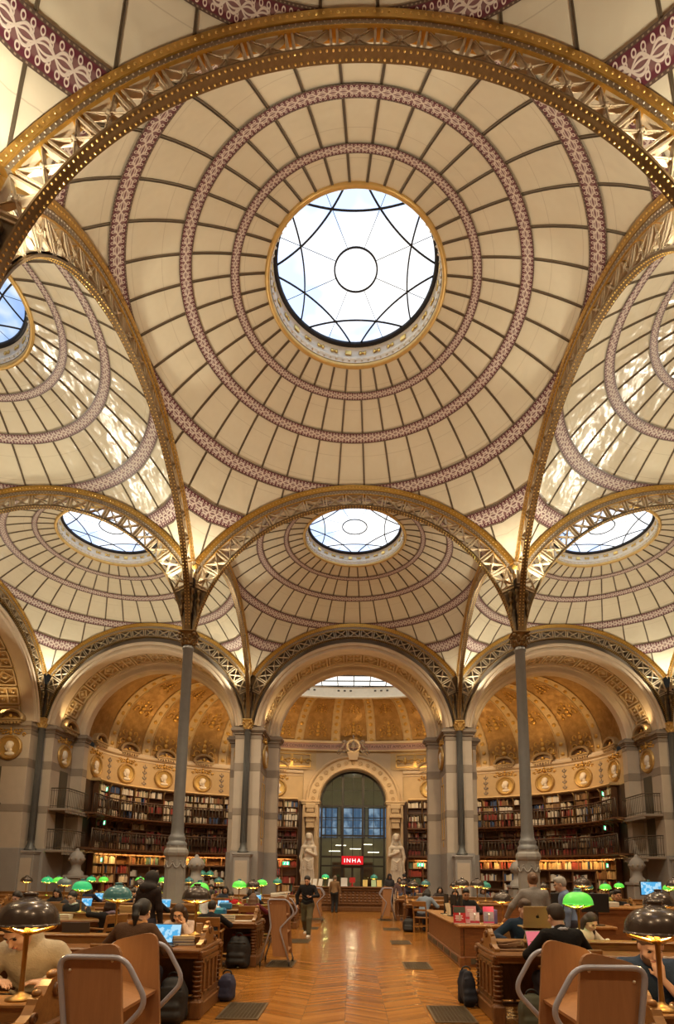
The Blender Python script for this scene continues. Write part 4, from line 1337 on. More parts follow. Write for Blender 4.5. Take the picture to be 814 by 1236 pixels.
for txt, sc in (('BVS CONSILII NAPOLEONIS III IMP', SLEN/2+2.85), ('INSTAVRATA ET AMPLIATA M DCCC', SLEN/2-2.85)):
    def bend(c, sc=sc):
        t = t_at(sc-c.x); p = ell(t)+ell_n(t)*(.365-c.y); return Vector((p.x, p.y, 10.175+c.z))
    text_obj('lettering', txt, .27, TXTM, None, fz, .006, bend)

# caryatid statues
CARV = simple('statue_limestone', (.70, .62, .50), .62, 0, var=.1)
def statue(s, label):
    st = thing('statue', label, 'statue', (s*2.80, 20.30, 0))
    m = MB(); m.box((0, 0, .35), (.95, .8, .7), bev=.03); m.box((0, 0, .85), (.82, .7, .4), bev=.02); m.box((0, 0, 1.12), (.92, .8, .14), bev=.02); m.build('pedestal', STONEL, st)
    S = Solid(.03); Z = 1.18
    S.ell((0, 0, Z+.9), (.34, .26, 1.0), k=.1); S.ell((0, 0, Z+.25), (.42, .30, .35), k=.1); S.ell((.0, 0, Z+1.75), (.31, .22, .42), k=.1)
    S.cap((-.30, 0, Z+2.2), (.30, 0, Z+2.2), .14, k=.08); S.cap((0, 0, Z+2.25), (0, -.02, Z+2.65), .125, k=.06)
    S.ell((0, -.03, Z+2.84), (.185, .21, .25), k=.04); S.ell((0, .03, Z+2.98), (.225, .22, .17), k=.03); S.chain([(-.17, .05, Z+2.9), (-.2, .08, Z+2.55), (-.3, .08, Z+2.3)], [.09, .10, .11], k=.05); S.chain([(.17, .05, Z+2.9), (.2, .08, Z+2.55), (.3, .08, Z+2.3)], [.09, .10, .11], k=.05)
    S.ell((0, -.235, Z+2.80), (.03, .04, .06), k=.02)
    for sx in (-1, 1): S.ell((sx*.07, -.23, Z+2.86), (.04, .04, .025), k=.02, neg=True); S.ell((sx*.12, -.16, Z+1.95), (.12, .10, .13), k=.05)
    # arms: one across the breast, one hanging
    S.chain([(-s*.38, 0, Z+2.18), (-s*.46, -.12, Z+1.70), (-s*.0, -.32, Z+1.88)], [.12, .10, .075], k=.05); S.ell((s*.04, -.33, Z+1.92), (.10, .05, .06), k=.03)
    S.chain([(s*.38, 0, Z+2.18), (s*.50, -.05, Z+1.60), (s*.42, -.12, Z+1.12)], [.12, .10, .075], k=.05); S.ell((s*.41, -.13, Z+1.02), (.06, .06, .10), k=.03)
    # drapery folds
    for k in range(9):
        x = -.34+.085*k; S.chain([(x*.8, -.20, Z+1.5), (x*1.05+.03*sin(k*2.1), -.27, Z+.8), (x*1.2, -.27, Z+.05)], [.035, .045, .055], k=.035)
    for k in range(4): S.chain([(-.30, -.18, Z+1.45-.1*k), (0, -.32, Z+1.28-.14*k), (.33, -.16, Z+1.55-.1*k)], [.04, .05, .04], k=.04)
    S.chain([(s*.40, -.08, Z+1.3), (s*.46, -.1, Z+.7), (s*.40, -.12, Z+.15)], [.10, .09, .06], k=.05)
    S.ell((.14, -.30, Z+.03), (.08, .14, .06), k=.02); S.ell((-.14, -.28, Z+.03), (.08, .14, .06), k=.02)
    S.build('figure', CARV, st)
    return st
statue(-1, 'white robed stone statue standing left of the glazed doorway')
statue(1, 'white robed stone statue standing right of the glazed doorway')

# glazed doorway
w = thing('window_2', 'tall arched glazed doorway with dark metal glazing bars', None, (0, 21.85, 0), kind='structure')
tg = NT('clear_door_glass'); mx = tg.n('MixShader'); tr = tg.n('BsdfTransparent'); gl = tg.n('BsdfGlossy'); gl.inputs['Roughness'].default_value = .03
tr.inputs[0].default_value = (.86, .92, .88, 1); mx.inputs[0].default_value = .10
tg.l(tr.outputs[0], mx.inputs[1]); tg.l(gl.outputs[0], mx.inputs[2]); tg.l(mx.outputs[0], tg.o.inputs[0]); GLASS = tg.m
m = MB(); pg = [(2.12*cos(PI*i/32), PC+2.12*sin(PI*i/32)) for i in range(33)]+[(-2.12, 0), (2.12, 0)]
m.add([(x, .0, z) for x, z in pg], [tuple(range(len(pg)))]); m.build('glass', GLASS, w, fix=False)
m = MB(); FRM = simple('dark_bronze_frame', (.055, .05, .042), .45, .5)
def colx(x, wd, z0=0):
    zt = PC+math.sqrt(max(2.15**2-x*x, 0)); m.box((x, 0, (z0+zt)/2), (wd, .12, zt-z0))
for x in (-.68, .68): colx(x, .15)
for x in (-1.4, 0, 1.4): colx(x, .035)
for x in (-2.1, 2.1): m.box((x, 0, 3.2), (.12, .12, 6.4))
for z, h in ((6.25, .10), (4.25, .12), (2.85, .14), (2.25, .10)): m.box((0, 0, z), (4.25, .11, h))
for z in (5.3, 7.3): m.box((0, 0, z), (4.0 if z < 6.4 else 3.7, .06, .03))
m.sweep([(-.12, -.06), (0, -.06), (0, .06), (-.12, .06)], [((2.2*cos(PI*i/32), 0, PC+2.2*sin(PI*i/32)), (cos(PI*i/32), 0, sin(PI*i/32)), (0, 1, 0)) for i in range(33)])
m.build('glazing_bars', FRM, w)
m = MB(); m.box((0, -.02, 1.1), (1.25, .08, 2.2)); 
d_ = thing('door_1', 'pair of glass doors under the red sign', None, (0, 21.8, 0), kind='structure')
m = MB()
for x in (-.62, -.03, .03, .62): m.box((x, 0, 1.1), (.06, .06, 2.2))
for z in (.05, 2.17): m.box((0, 0, z), (1.25, .06, .1))
m.build('frame', FRM, d_)
m = MB()
for x in (-.1, .1): m.tube([(x, -.06, .85), (x, -.06, 1.35)], .015, 6)
m.build('handle', GOLDP, d_)
# red sign
sg_ = thing('hanging_sign', 'red sign with white letters INHA over the glass doors', 'sign', (0, 21.55, 2.62))
REDM = emitter('lit_red_sign', (.75, .015, .02), 1.0); WHTM = emitter('lit_white_letters', (1, .95, .9), 1.6)
m = MB(); m.box((0, 0, 0), (1.42, .10, .56), bev=.01); m.build('board', REDM, sg_)
text_obj('lettering', 'INHA', .38, WHTM, Matrix.Translation((0, -.06, -.03)), sg_, .01)
m = MB()
for x in (-.5, .5): m.tube([(x, 0, .27), (x, 0, .7)], .012, 5)
m.build('hanger', FRM, sg_)
# room beyond the glass
DK = simple('dim_far_room', (.34, .33, .24), .7)
m = MB(); m.box((0, 29.6, 5), (16, .2, 10)); tag(m.build('wall_far_room', DK), kind='structure')
m = MB(); m.box((0, 26, 9.6), (16, 8, .2)); tag(m.build('ceiling_far_room', DK), kind='structure')
for s, nm in ((-1, 'left'), (1, 'right')):
    m = MB(); m.box((s*5.5, 26, 5), (.2, 7.5, 10)); tag(m.build('wall_far_room_'+nm, DK), kind='structure')
tb = NT('evening_facade_behind_window'); ob = tb.coord('Object'); br = tb.n('TexBrick'); tb.l(ob, br.inputs[0])
br.inputs['Color1'].default_value = (.10, .20, .36, 1); br.inputs['Color2'].default_value = (.16, .28, .46, 1); br.inputs['Mortar'].default_value = (.35, .5, .7, 1); br.inputs['Scale'].default_value = 1.6
nz = tb.noise(1.1, 4, ob); cc = tb.mix(tb.step(nz, .48, .62), br.outputs[0], (.55, .75, 1.0)); e_ = tb.n('Emission'); tb.l(cc, e_.inputs[0]); e_.inputs[1].default_value = .55; tb.l(e_.outputs[0], tb.o.inputs[0])
for i, x in enumerate((-2.2, 0, 2.2)):
    w = thing('window_%d' % (3+i), None, None, (x, 29.4, 0), kind='structure')
    T = Matrix(((1, 0, 0, 0), (0, 0, -1, 0), (0, 1, 0, 0), (0, 0, 0, 1)))
    m = MB(); m.prism([(-.95, 4.6), (.95, 4.6), (.95, 7.0), (-.95, 7.0)], .05, T); m.build('pane', tb.m, w)
    m = MB()
    for q in (-.95, 0, .95): m.box((q, -.06, 5.8), (.08, .08, 2.5))
    for q in (4.6, 5.4, 6.2, 7.0): m.box((0, -.06, q), (2.0, .08, .07))
    m.build('frame', FRM, w)
LT = emitter('white_ceiling_tube', (1, .90, .70), 4)
for i, (x, y, z) in enumerate(((-1.3, 25, 3.35), (.2, 25.5, 3.55), (1.5, 25, 3.3), (-.9, 27.5, 3.9), (1.1, 27.8, 4.0))):
    m = MB(); m.box((0, 0, 0), (.8, .14, .05), bev=.01); o = m.build('hanging_tube_light', LT, loc=(x, y, z)); tag(o, 'white tube light in the room behind the glass doors, %s one' % ORD[i], 'light', 'tube lights behind the glass')
for i in range(4):
    b = dup(protos[0], (-3.3+2.2*i, 28.9, 0), 0, 'bookcase standing in the room behind the glass doors', 'bookcases behind the glass')
    T = Matrix.Translation(b.location)
# urn-topped stone heaters between the piers
def beehive(x, y, label, h=2.4, pierced=False):
    b = thing('stone_urn', label, 'urn', (x, y, 0))
    m = MB(); k = h/2.4
    m.box((0, 0, .6*k), (.72, .72, 1.2*k), bev=.03); m.box((0, 0, 1.26*k), (.84, .84, .12*k), bev=.02); m.build('plinth', STONEG, b)
    m = MB(); m.lathe([(.36, 1.32*k), (.34, 1.45*k), (.22, 1.55*k), (.20, 1.75*k), (.26, 1.82*k), (.33, 1.9*k), (.35, 2.02*k), (.30, 2.16*k), (.20, 2.28*k), (.10, 2.33*k), (.09, 2.37*k), (.05, 2.44*k), (.001, 2.46*k)], 20); m.build('urn_body', STONEG, b)
    m = MB()
    for q in range(10):
        a = 2*PI*q/10; m.ball((.335*cos(a), .335*sin(a), 2.0*k), (.05, .05, .07), 6, 5)
    m.build('carved_lobes', STONEB, b)
    return b
beehive(-6.65, 8.2, 'round-topped stone urn behind the desks, left of the doorway pier')
beehive(7.05, 8.2, 'round-topped stone urn behind the desks, right of the doorway pier')
beehive(-13.0, 10.6, 'pierced stone urn at the foot of the corner pier at left', 2.7)
beehive(13.2, 10.6, 'pierced stone urn at the foot of the corner pier at right', 2.7)
# ================================================================ reading desks
def mat_wood(name, c0, c1, rough=.35, sc=(1, 1, 1), coat=.0):
    t = NT(name); ob = t.coord('Object'); mp = t.n('Mapping'); t.l(ob, mp.inputs[0]); mp.inputs['Scale'].default_value = sc
    n1 = t.noise(6, 5, mp.outputs[0]); n2 = t.noise(40, 3, mp.outputs[0])
    k = t.m_('ADD', t.m_('MULTIPLY', n1, .75), t.m_('MULTIPLY', n2, .25))
    c = t.ramp(k, [(.3, c0), (.7, c1)]); return t.bsdf(c, rough, 0, bump=n2, bstr=.06, bdist=.005, coat=coat)
OAK = mat_wood('polished_desk_oak', (.125, .050, .015), (.25, .110, .036), .32, (1, 5, 5))
OAKD = mat_wood('dark_carved_oak', (.10, .040, .014), (.20, .085, .028), .38, (4, 4, 1))
OAKL = mat_wood('golden_oak', (.20, .09, .026), (.33, .16, .048), .34, (1, 5, 5))
BRASS = simple('brass', (.70, .45, .12), .25, .95, var=.1)
BRONZE = simple('dark_bronze_enamel', (.075, .056, .046), .26, .45, var=.1, coat=.25)
BRASSD = simple('aged_brass_pole', (.42, .26, .09), .35, .85, var=.15)
DT = .78
def build_desk(L):
    d = thing('reading_desk', 'x', 'desk')
    m = MB(); m.box((L/2, 0, DT-.025), (L, 1.16, .05), bev=.015); m.box((L/2, 0, DT-.075), (L-.06, 1.06, .06)); m.build('tabletop', OAK, d)
    # end panels with ringed posts
    for x in (.04, L-.04):
        m = MB(); m.box((x, 0, .42), (.05, .86, .60)); m.box((x, 0, .08), (.12, 1.04, .16), bev=.015); m.box((x, 0, .18), (.09, .98, .06), bev=.01)
        m.box((x, 0, .70), (.08, 1.0, .06), bev=.01)
        sgn = -1 if x < 1 else 1
        for yy in (-.30, -.1, .1, .30): m.box((x+sgn*.03, yy, .44), (.03, .05, .42))
        m.box((x+sgn*.03, 0, .24), (.03, .80, .06)); m.box((x+sgn*.03, 0, .63), (.03, .80, .05))
        m.build('end_panel', OAK, d)
        for yy in (-.46, .46):
            m = MB(); pr_ = [(.055, .2)]
            for k in range(9): z = .21+.054*k; pr_ += [(.042, z), (.042, z+.03), (.058, z+.036), (.058, z+.048), (.042, z+.054)]
            m.lathe(pr_+[(.06, .70)], 12, (x, yy, 0)); m.box((x, yy, .1), (.14, .14, .2), bev=.015); m.box((x, yy, .72), (.13, .13, .06), bev=.01); m.build('post', OAKD, d)
    # lamp rail along the middle with scrolled gable ends
    m = MB(); m.box((L/2, 0, DT+.09), (L-.16, .26, .025), bev=.006); m.box((L/2, -.10, DT+.045), (L-.2, .02, .09)); m.box((L/2, .10, DT+.045), (L-.2, .02, .09)); m.build('lamp_rail', OAKL, d)
    prof = [(-.40, 0), (-.40, .035), (-.36, .05), (-.31, .05), (-.26, .075), (-.22, .12), (-.205, .15), (-.17, .165), (-.14, .15), (-.125, .17), (-.10, .205), (-.06, .235), (0, .245)]
    poly = prof+[(-y, z) for y, z in prof[-2::-1]]
    for x in (.06, L-.06):
        m = MB(); T = Matrix(((0, 0, 1, x-.03), (1, 0, 0, 0), (0, 1, 0, DT), (0, 0, 0, 1)))
        m.prism(poly, .06, T); m.build('scroll_gable', OAKL, d)
        m = MB(); sgn = -1 if x < 1 else 1
        for yy, zz, r in ((-.24, .055, .032), (.24, .055, .032), (0, .17, .045)):
            T = Matrix.Translation((x+sgn*.03, yy, DT+zz)) @ Matrix.Rotation(sgn*PI/2, 4, 'Y')
            m.lathe([(r, 0), (r, .015), (r*.7, .02), (r*.6, .008), (r*.3, .01), (.001, .02)], 14, M=T)
        m.build('carved_roundel', OAKD, d)
        m = MB(); m.ball((x, 0, DT+.255), (.035, .05, .03), 8, 6); 
        for yy in (-.165, .165): m.ball((x, yy, DT+.175), (.03, .028, .022), 8, 5)
        m.build('finial', OAKL, d)
    m = MB(); m.box((L/2, 0, .12), (L-.3, .10, .05), bev=.01); m.box((L/2, 0, .45), (L-.2, .03, .55)); m.build('footrail', OAKD, d)
    return d
DK_ = build_desk(6.55)
ROWY = {0: -12.7, 1: -8.95, 2: -5.2, 3: -1.5, 4: 2.2, 5: 5.9}
rown = ['nearest', 'second', 'third', 'fourth', 'fifth', 'sixth']
dl = [(0, -1), (0, 1), (1, -1), (1, 1), (2, -1), (3, -1), (4, -1), (4, 1), (5, -1), (5, 1)]
for i, (k, s) in enumerate(dl):
    lb = 'long oak reading desk %s of the aisle, %s row from the viewer' % ('left' if s < 0 else 'right', rown[k])
    pos, rz = (s*1.70, ROWY[k], 0), (PI if s < 0 else 0)
    if i == 0: DK_.location = pos; DK_.rotation_euler = (0, 0, rz); DK_['label'] = lb
    else: dup(DK_, pos, rz, lb)
for k in (3, 4, 5): dup(DK_, (-8.75, ROWY[k], 0), PI, 'oak reading desk near the wall at left, %s row from the viewer' % rown[k])
for k in (4, 5): dup(DK_, (8.75, ROWY[k], 0), 0, 'oak reading desk near the wall at right, %s row from the viewer' % rown[k])
# letter plaque on the nearest left desk
PLQ = simple('ivory_plaque', (.72, .62, .40), .4)
p = thing('letter_plaque', 'small ivory plaque with the letter K on the nearest left desk gable', 'plaque', (-1.72, -12.60, DT+.12))
m = MB(); m.box((0, 0, 0), (.012, .075, .10), bev=.004); m.build('plate', PLQ, p)
text_obj('letter', 'K', .065, OAKD, Matrix.Translation((.008, 0, -.004)) @ Matrix.Rotation(PI/2, 4, 'Z'), p, .001)

# ================================================================ desk lamps
GREEN = None
def glow_shade(name, col, st):
    t = NT(name); ob = t.coord('Object'); z = t.sep(ob)[2]
    return t.bsdf(col, .12, 0, coat=.5, emit=col, estr=st)
GREENS = glow_shade('lit_green_glass', (.10, .62, .07), .75)
GREENB = glow_shade('lit_emerald_glass', (.03, .50, .20), .45)
TEAL = simple('teal_enamel', (.055, .20, .23), .16, 0, var=.12, coat=.5)
TEALG = simple('sea_green_enamel', (.05, .30, .25), .18, 0, var=.12, coat=.5)
SLATE = simple('slate_enamel', (.11, .17, .19), .18, 0, var=.12, coat=.5)
BULB = emitter('warm_bulb', (1.0, .62, .20), 4.0)
def build_lamp(z0=.883):
    l = thing('desk_lamp', 'x', 'lamp')
    m = MB(); m.lathe([(.001, z0), (.085, z0), (.085, z0+.012), (.05, z0+.022), (.022, z0+.04), (.018, z0+.05)], 20); m.build('base', BRASSD, l)
    m = MB(); m.lathe([(.017, z0+.045), (.013, z0+.15), (.0155, z0+.38), (.022, z0+.372), (.024, z0+.40), (.014, z0+.42), (.012, z0+.5)], 12); m.build('pole', BRASSD, l)
    zr = 1.325
    # underside spider: four flat arms and bulb sockets
    for k in range(4):
        a = PI/2*k+PI/4*0; m = MB()
        pts = [(.012*cos(a), .012*sin(a), zr-.050), (.07*cos(a), .07*sin(a), zr-.040), (.13*cos(a), .13*sin(a), zr-.024), (.172*cos(a), .172*sin(a), zr-.010), (.180*cos(a), .180*sin(a), zr+.004)]
        m.tube(pts, [.016, .013, .011, .010, .008], 8); m.build('arm', BRASS, l)
    m = MB()
    R, H = .18, .155
    pr_ = [(R*max(cos(b), 0)**.74, zr+H*sin(b)**.92) for b in [rad(x) for x in range(0, 86, 5)]]
    m.lathe([(R-.006, zr-.004), (R+.003, zr-.004), (R+.003, zr+.006)]+pr_+[(.02, zr+H*1.0), (.001, zr+H*1.0)], 32); 
    m.lathe([(R-.006, zr-.004)]+[((R-.007)*max(cos(b), 0)**.74, zr+(H-.008)*sin(b)**.92) for b in [rad(x) for x in range(0, 91, 6)]], 32)
    m.build('shade', BRONZE, l, fix=False)
    m = MB(); m.lathe([(.066, zr+H*.93), (.062, zr+H*1.02), (.042, zr+H*1.06), (.041, zr+H*1.14), (.048, zr+H*1.18), (.040, zr+H*1.26), (.001, zr+H*1.29)], 20); m.build('finial', BRONZE, l)
    m = MB()
    for k in (-1, 1): m.ball((k*.065, 0, zr+.085), (.026, .026, .03), 8, 6)
    m.build('bulb', BULB, l)
    return l
LAMP = build_lamp(); lamp_used = False
lampL = [
 # x, row, kind, label
 (-1.945, 0, 'b', 'big dark bronze lamp on the nearest left desk, over the man in the beige turtleneck'),
 (1.90, 0, 'b', 'big dark bronze lamp on the nearest right desk, over the bearded man'),
 (-4.85, 1, 'b', 'dark bronze lamp half hidden behind the nearest left lamp'),
 (-2.93, 1, 't', 'blue-teal domed lamp beside the brown-clad reader with a ponytail'),
 (-1.92, 1, 'b', 'dark bronze lamp lit yellow beneath, beside the woman resting her cheek on her hand'),
 (2.88, 1, 'g', 'bright green glass lamp on a wooden post right of the gold laptop'),
 (3.88, 1, 'b', 'dark bronze lamp just behind the nearest right lamp'),
 (-5.17, 2, 'e', 'large green lamp beside the young woman in glasses'),
 (-2.89, 2, 'g', 'green lamp standing right behind a dark bronze one at the third desk on the left'),
 (-7.38, 3, 's', 'slate-blue lamp at the fourth desk on the left'),
 (-5.41, 3, 'b', 'small dark lamp above the bearded man in glasses'),
 (-2.856, 3, 'g', 'round green lamp in front of the inscribed pier pedestal at left'),
 (-2.50, 3, 'b', 'dark lamp over the long-haired reader in maroon'),
 (-10.5, 4, 'b', 'small dark lamp with brass arms near the left edge'),
 (-9.82, 4, 'e', 'green lamp at the fifth desk near the left wall, first of a close pair'),
 (-9.45, 4, 'g', 'yellow-green lamp at the fifth desk near the left wall, second of a close pair'),
 (-2.87, 4, 'g', 'bright green lamp at the fifth desk left of the aisle'),
 (-10.09, 5, 'e', 'small green lamp at the sixth desk, farthest left'),
 (-9.60, 5, 'g', 'small green lamp at the sixth desk, second from the left'),
 (-8.18, 5, 'g', 'small green lamp before the low bookcase, left of the hooded figure'),
 (-7.31, 5, 'g', 'small green lamp touching the left grey column in view'),
 (-6.28, 5, 't', 'small teal lamp right of the left grey column'),
 (-5.126, 5, 't', 'small teal lamp in front of the stone urn at left'),
 (-2.853, 5, 'q', 'sea-green lamp at the sixth desk left of the aisle'),
 (2.84, 5, 't', 'teal lamp at the sixth desk right of the aisle'),
 (1.98, 4, 'b', 'small dark lamp at the aisle end of the fifth desk on the right'),
 (1.98, 5, 'b', 'small dark lamp at the aisle end of the sixth desk on the right'),
 (3.32, 4, 'b', 'little dark lamp above the man in glasses at the right'),
 (4.27, 4, 'q', 'sea-green lamp in front of the right pier pedestal'),
 (6.11, 4, 'b', 'dark lamp between the two standing women'),
 (7.50, 4, 't', 'teal lamp at the fifth desk beyond the standing women'),
 (8.06, 4, 'g', 'small green lamp at the fifth desk right, beyond the tall counter'),
 (9.62, 4, 't', 'teal lamp at the fifth desk far right'),
 (10.05, 4, 'g', 'green lamp at the fifth desk, farthest right'),
 (10.18, 5, 'g', 'small green lamp at the sixth desk far right'),
]
SHD = {'b': None, 't': TEAL, 'g': GREENS, 'e': GREENB, 's': SLATE, 'q': TEALG}
def put_lamp(x, y, z, kind, label, rz=0):
    global lamp_used
    if not lamp_used: lamp_used = True; r = LAMP; r.location = (x, y, z); r['label'] = label
    else: r = dup(LAMP, (x, y, z), rz, label)
    if kind != 'b':
        setmat(r, 'shade', SHD[kind]); setmat(r, 'finial', SHD[kind] if kind not in 'ge' else TEAL)
    lights.append((x, y, z+1.352, kind)); return r
lights = []
for x, k, kd, lb in lampL: put_lamp(x, ROWY[k], 0, kd, lb)

# ================================================================ service counter on the right
CW = mat_wood('counter_wood', (.15, .055, .020), (.26, .105, .036), .38, (1, 1, 5))
CT = mat_wood('counter_top_wood', (.30, .14, .045), (.46, .24, .08), .28, (5, 5, 1))
c = thing('service_counter', 'low wooden service counter with leaflets at the right of the aisle', 'counter', (2.05, -5.3, 0))
m = MB(); m.box((1.45, .28, .735), (2.96, .62, .05), bev=.012); m.box((.19, 2.5, .735), (.44, 4.2, .05), bev=.012); m.build('worktop', CT, c)
m = MB(); m.box((1.5, .06, .44), (2.8, .06, .56)); m.box((.06, 2.3, .44), (.06, 4.5, .56)); m.box((1.5, .05, .09), (2.9, .10, .18), bev=.01); m.box((.05, 2.3, .09), (.10, 4.7, .18), bev=.01)
m.box((2.9, .3, .36), (.06, .5, .72))
m.build('front_panel', CW, c)
m = MB()
for k in range(5): m.box((.0, .55+.9*k, .10), (.02, .68, .10))
for k in range(2): m.box((.55+.9*k, .0, .10), (.68, .02, .10))
m.build('vent_slot', DARKI, c)
c = thing('staff_counter', 'taller panelled wooden counter behind the long-haired woman at right', 'counter', (5.05, -4.0, 0))
m = MB(); m.box((2.0, .35, 1.03), (4.2, .8, .05), bev=.012); m.build('worktop', CT, c)
m = MB(); m.box((2.0, .06, .52), (4.0, .06, .98)); m.box((.06, .85, .52), (.06, 1.6, .98)); m.box((2.0, .04, .06), (4.06, .1, .12), bev=.01)
for k in range(5): m.box((.02+.98*k, .02, .52), (.07, .05, .96))
m.box((2.0, .02, .96), (4.0, .05, .08)); m.build('front_panel', CW, c)
for kk, (x, y, lb) in enumerate(((5.0, -3.75, 'dark lamp on the tall counter at right'), (2.82, -1.6, 'dark lamp with green glow on the counter beside the man in glasses'), (3.22, -1.5, 'broad dark lamp left of the stone urn at right'), (7.55, -1.5, 'green lamp beside the computer screen at right'), (7.05, -3.6, 'dark lamp close to the right edge beyond the screen'), (2.90, -5.18, 'dark bronze lamp standing by the pink leaflets on the low counter'))):
    hz = .17 if kk in (0, 4) else (.02 if kk in (1, 2, 3) else -.13)
    put_lamp(x, y, {0: .173, 1: .101, 2: .101, 3: .101, 4: .173, 5: -.122}[kk], 'g' if kk == 3 else 'b', lb)
# back counters inside the service area
c = thing('inner_counter', 'dark wooden work counter at the back of the service area', 'counter', (2.62, -1.5, 0))
m = MB(); m.box((3.3, 0, .958), (6.6, .7, .05), bev=.01); m.build('worktop', OAK, c)
m = MB(); m.box((3.3, -.3, .466), (6.5, .05, .932)); m.box((.08, 0, .466), (.06, .62, .932)); m.box((6.5, 0, .466), (.06, .62, .932)); m.build('carcass', CW, c)
# leaflets on stands
ACR = simple('clear_stand', (.75, .75, .75), .1)
def leaflet(x, y, c1, c2, label, w=.21, h=.30, blocks=()):
    b = thing('leaflet_stand', label, 'leaflet', (x, y, .762), rad(-4))
    T = Matrix.Rotation(rad(-12), 4, 'X')
    m = MB(); m.box((0, 0, h/2), (w, .012, h), M=T); m.build('card', simple('print_%s' % str(c1), c1, .4, 0, 0), b)
    m = MB(); m.box((0, -.008, h*c2[1]), (w*.96, .004, h*c2[2]), M=T); m.build('printed_picture', simple('printp_%s' % str(c2[0]), c2[0], .4, 0, .4, vs=20), b)
    m = MB()
    for (zz, ww) in blocks: m.box((-(w*.84-ww)/2*.4, -.009, h*zz), (ww, .004, h*.035), M=T)
    if blocks: m.build('text_lines', simple('print_white', (.85, .82, .78), .4, 0, 0), b)
    m = MB(); m.box((0, .06, .01), (w*.9, .14, .012)); m.box((0, .04, .1), (.02, .10, .2), rx=rad(20)); m.build('stand', ACR, b)
leaflet(2.10, -5.12, (.48, .015, .02), ((.06, .075, .05), .80, .34), 'red and dark green poster card at the corner of the low counter', .23, .33, ((.45, .14), (.37, .12), (.29, .15), (.2, .1)))
leaflet(2.34, -5.02, (.62, .30, .36), ((.55, .04, .08), .32, .12), 'pale pink leaflet with red blocks on the low counter', .20, .33, ((.8, .12), (.7, .1)))
leaflet(2.37, -5.20, (.70, .55, .56), ((.45, .03, .06), .2, .2), 'small white leaflet with red band in front of the pink one', .18, .22, ((.6, .1),))
leaflet(2.66, -5.10, (.62, .07, .22), ((.28, .27, .38), .42, .55), 'bright pink leaflet with a grey photograph on the low counter', .20, .33)
bx = MB(); bx.box((0, 0, .13), (.09, .2, .26), bev=.005); o = bx.build('brochure_box', simple('violet_card', (.10, .09, .30), .5), loc=(2.80, -4.91, .762)); tag(o, 'violet brochure box right of the pink leaflet', 'box')
m = MB(); m.box((0, 0, .011), (.30, .21, .022), bev=.003); o = m.build('paper_stack', simple('white_paper', (.78, .74, .66), .6), loc=(2.35, -4.2, .762)); tag(o, 'stack of white paper on the side of the low counter', 'paper')
# monitors seen from behind / front
MONB = simple('black_plastic', (.014, .014, .016), .4, 0, 0); SCRB = None
def screen_mat():
    t = NT('lit_screen'); s = t.sep(t.coord('Object')); n = t.noise(14, 2, t.coord('Object'))
    c = t.mix(t.step(n, .5, .56), (.10, .45, .80), (.45, .75, .95)); e = t.n('Emission'); t.l(c, e.inputs[0]); e.inputs[1].default_value = 1.0; t.l(e.outputs[0], t.o.inputs[0]); return t.m
SCR = screen_mat(); SCRP = emitter('pink_screen', (.95, .22, .25), .8)
def monitor(pos, rz, label, w=.5, h=.32, lit=True):
    b = thing('computer_monitor', label, 'monitor', pos, rz)
    m = MB(); m.box((0, 0, .24+h/2), (w, .035, h), bev=.008); m.build('housing', MONB, b)
    m = MB(); m.box((0, -.02, .24+h/2), (w-.03, .006, h-.03)); m.build('display', SCR if lit else MONB, b)
    m = MB(); m.box((0, .04, .14), (.05, .03, .28)); m.box((0, .03, .008), (.24, .17, .016), bev=.004); m.build('stand', MONB, b)
    return b
monitor((6.55, -3.55, 1.055), rad(8), 'lit blue computer screen on the tall counter at right', .5, .3)
monitor((7.6, -3.6, 1.055), rad(5), 'lit blue screen at the right edge of the tall counter', .5, .3)
monitor((4.72, -5.02, .76), PI+.1, 'black back of a monitor beside the bright green lamp', .55, .36, False)
monitor((4.12, -5.05, .76), PI-.1, 'black back of a second monitor behind the bright green lamp', .5, .36, False)
monitor((2.35, -3.0, .762), rad(100), 'thin dark monitor edge-on on the aisle side of the low counter, farther one', .34, .24, False)
monitor((2.38, -3.7, .762), rad(70), 'dark monitor turned away on the aisle side of the low counter, nearer one', .32, .26, False)
monitor((2.3, -2.3, .762), rad(95), 'dark monitor edge-on at the far end of the low counter', .32, .24, False)
m = MB(); m.box((0, 0, .13), (.22, .03, .30), rx=rad(-14)); m.box((0, .05, .01), (.2, .16, .02)); o = m.build('sign_holder', simple('cream_card', (.72, .60, .40), .5), loc=(2.28, -2.75, .762)); o.rotation_euler = (0, 0, rad(60)); tag(o, 'cream card holder standing on the far end of the low counter', 'sign')
m = MB(); m.box((0, 0, .05), (.42, .24, .10), bev=.006); o = m.build('paper_box', simple('pale_box', (.62, .58, .50), .6), loc=(5.45, -3.85, 1.055)); tag(o, 'pale file box on the left end of the tall counter', 'box')

# ================================================================ far information desk before the doorway
c = thing('information_desk', 'wide dark carved wooden desk in front of the glazed doorway', 'desk', (-.4, 10.7, 0))
m = MB(); m.box((0, .3, 1.09), (4.7, .95, .07), bev=.015); m.build('worktop', OAKD, c)
m = MB(); m.box((0, .1, .55), (4.5, .3, 1.02)); m.box((0, -.03, .10), (4.6, .2, .2), bev=.02); m.box((0, -.05, .34), (4.56, .12, .06), bev=.01); m.box((0, -.05, .98), (4.56, .14, .08), bev=.015)
m.build('front_panel', OAKD, c)
m = MB()
for k in range(24):
    for j in range(4): m.ball((-2.15+.187*k, -.05, .46+.13*j), (.075, .03, .05), 6, 4)
m.build('carved_pattern', WOODM, c)
put_lamp(1.05, 10.95, .20, 'q', 'sea-green lamp on the information desk, right of the glass doors')
put_lamp(-1.25, 10.95, .20, 'e', 'green lamp on the information desk, left of the glass doors')
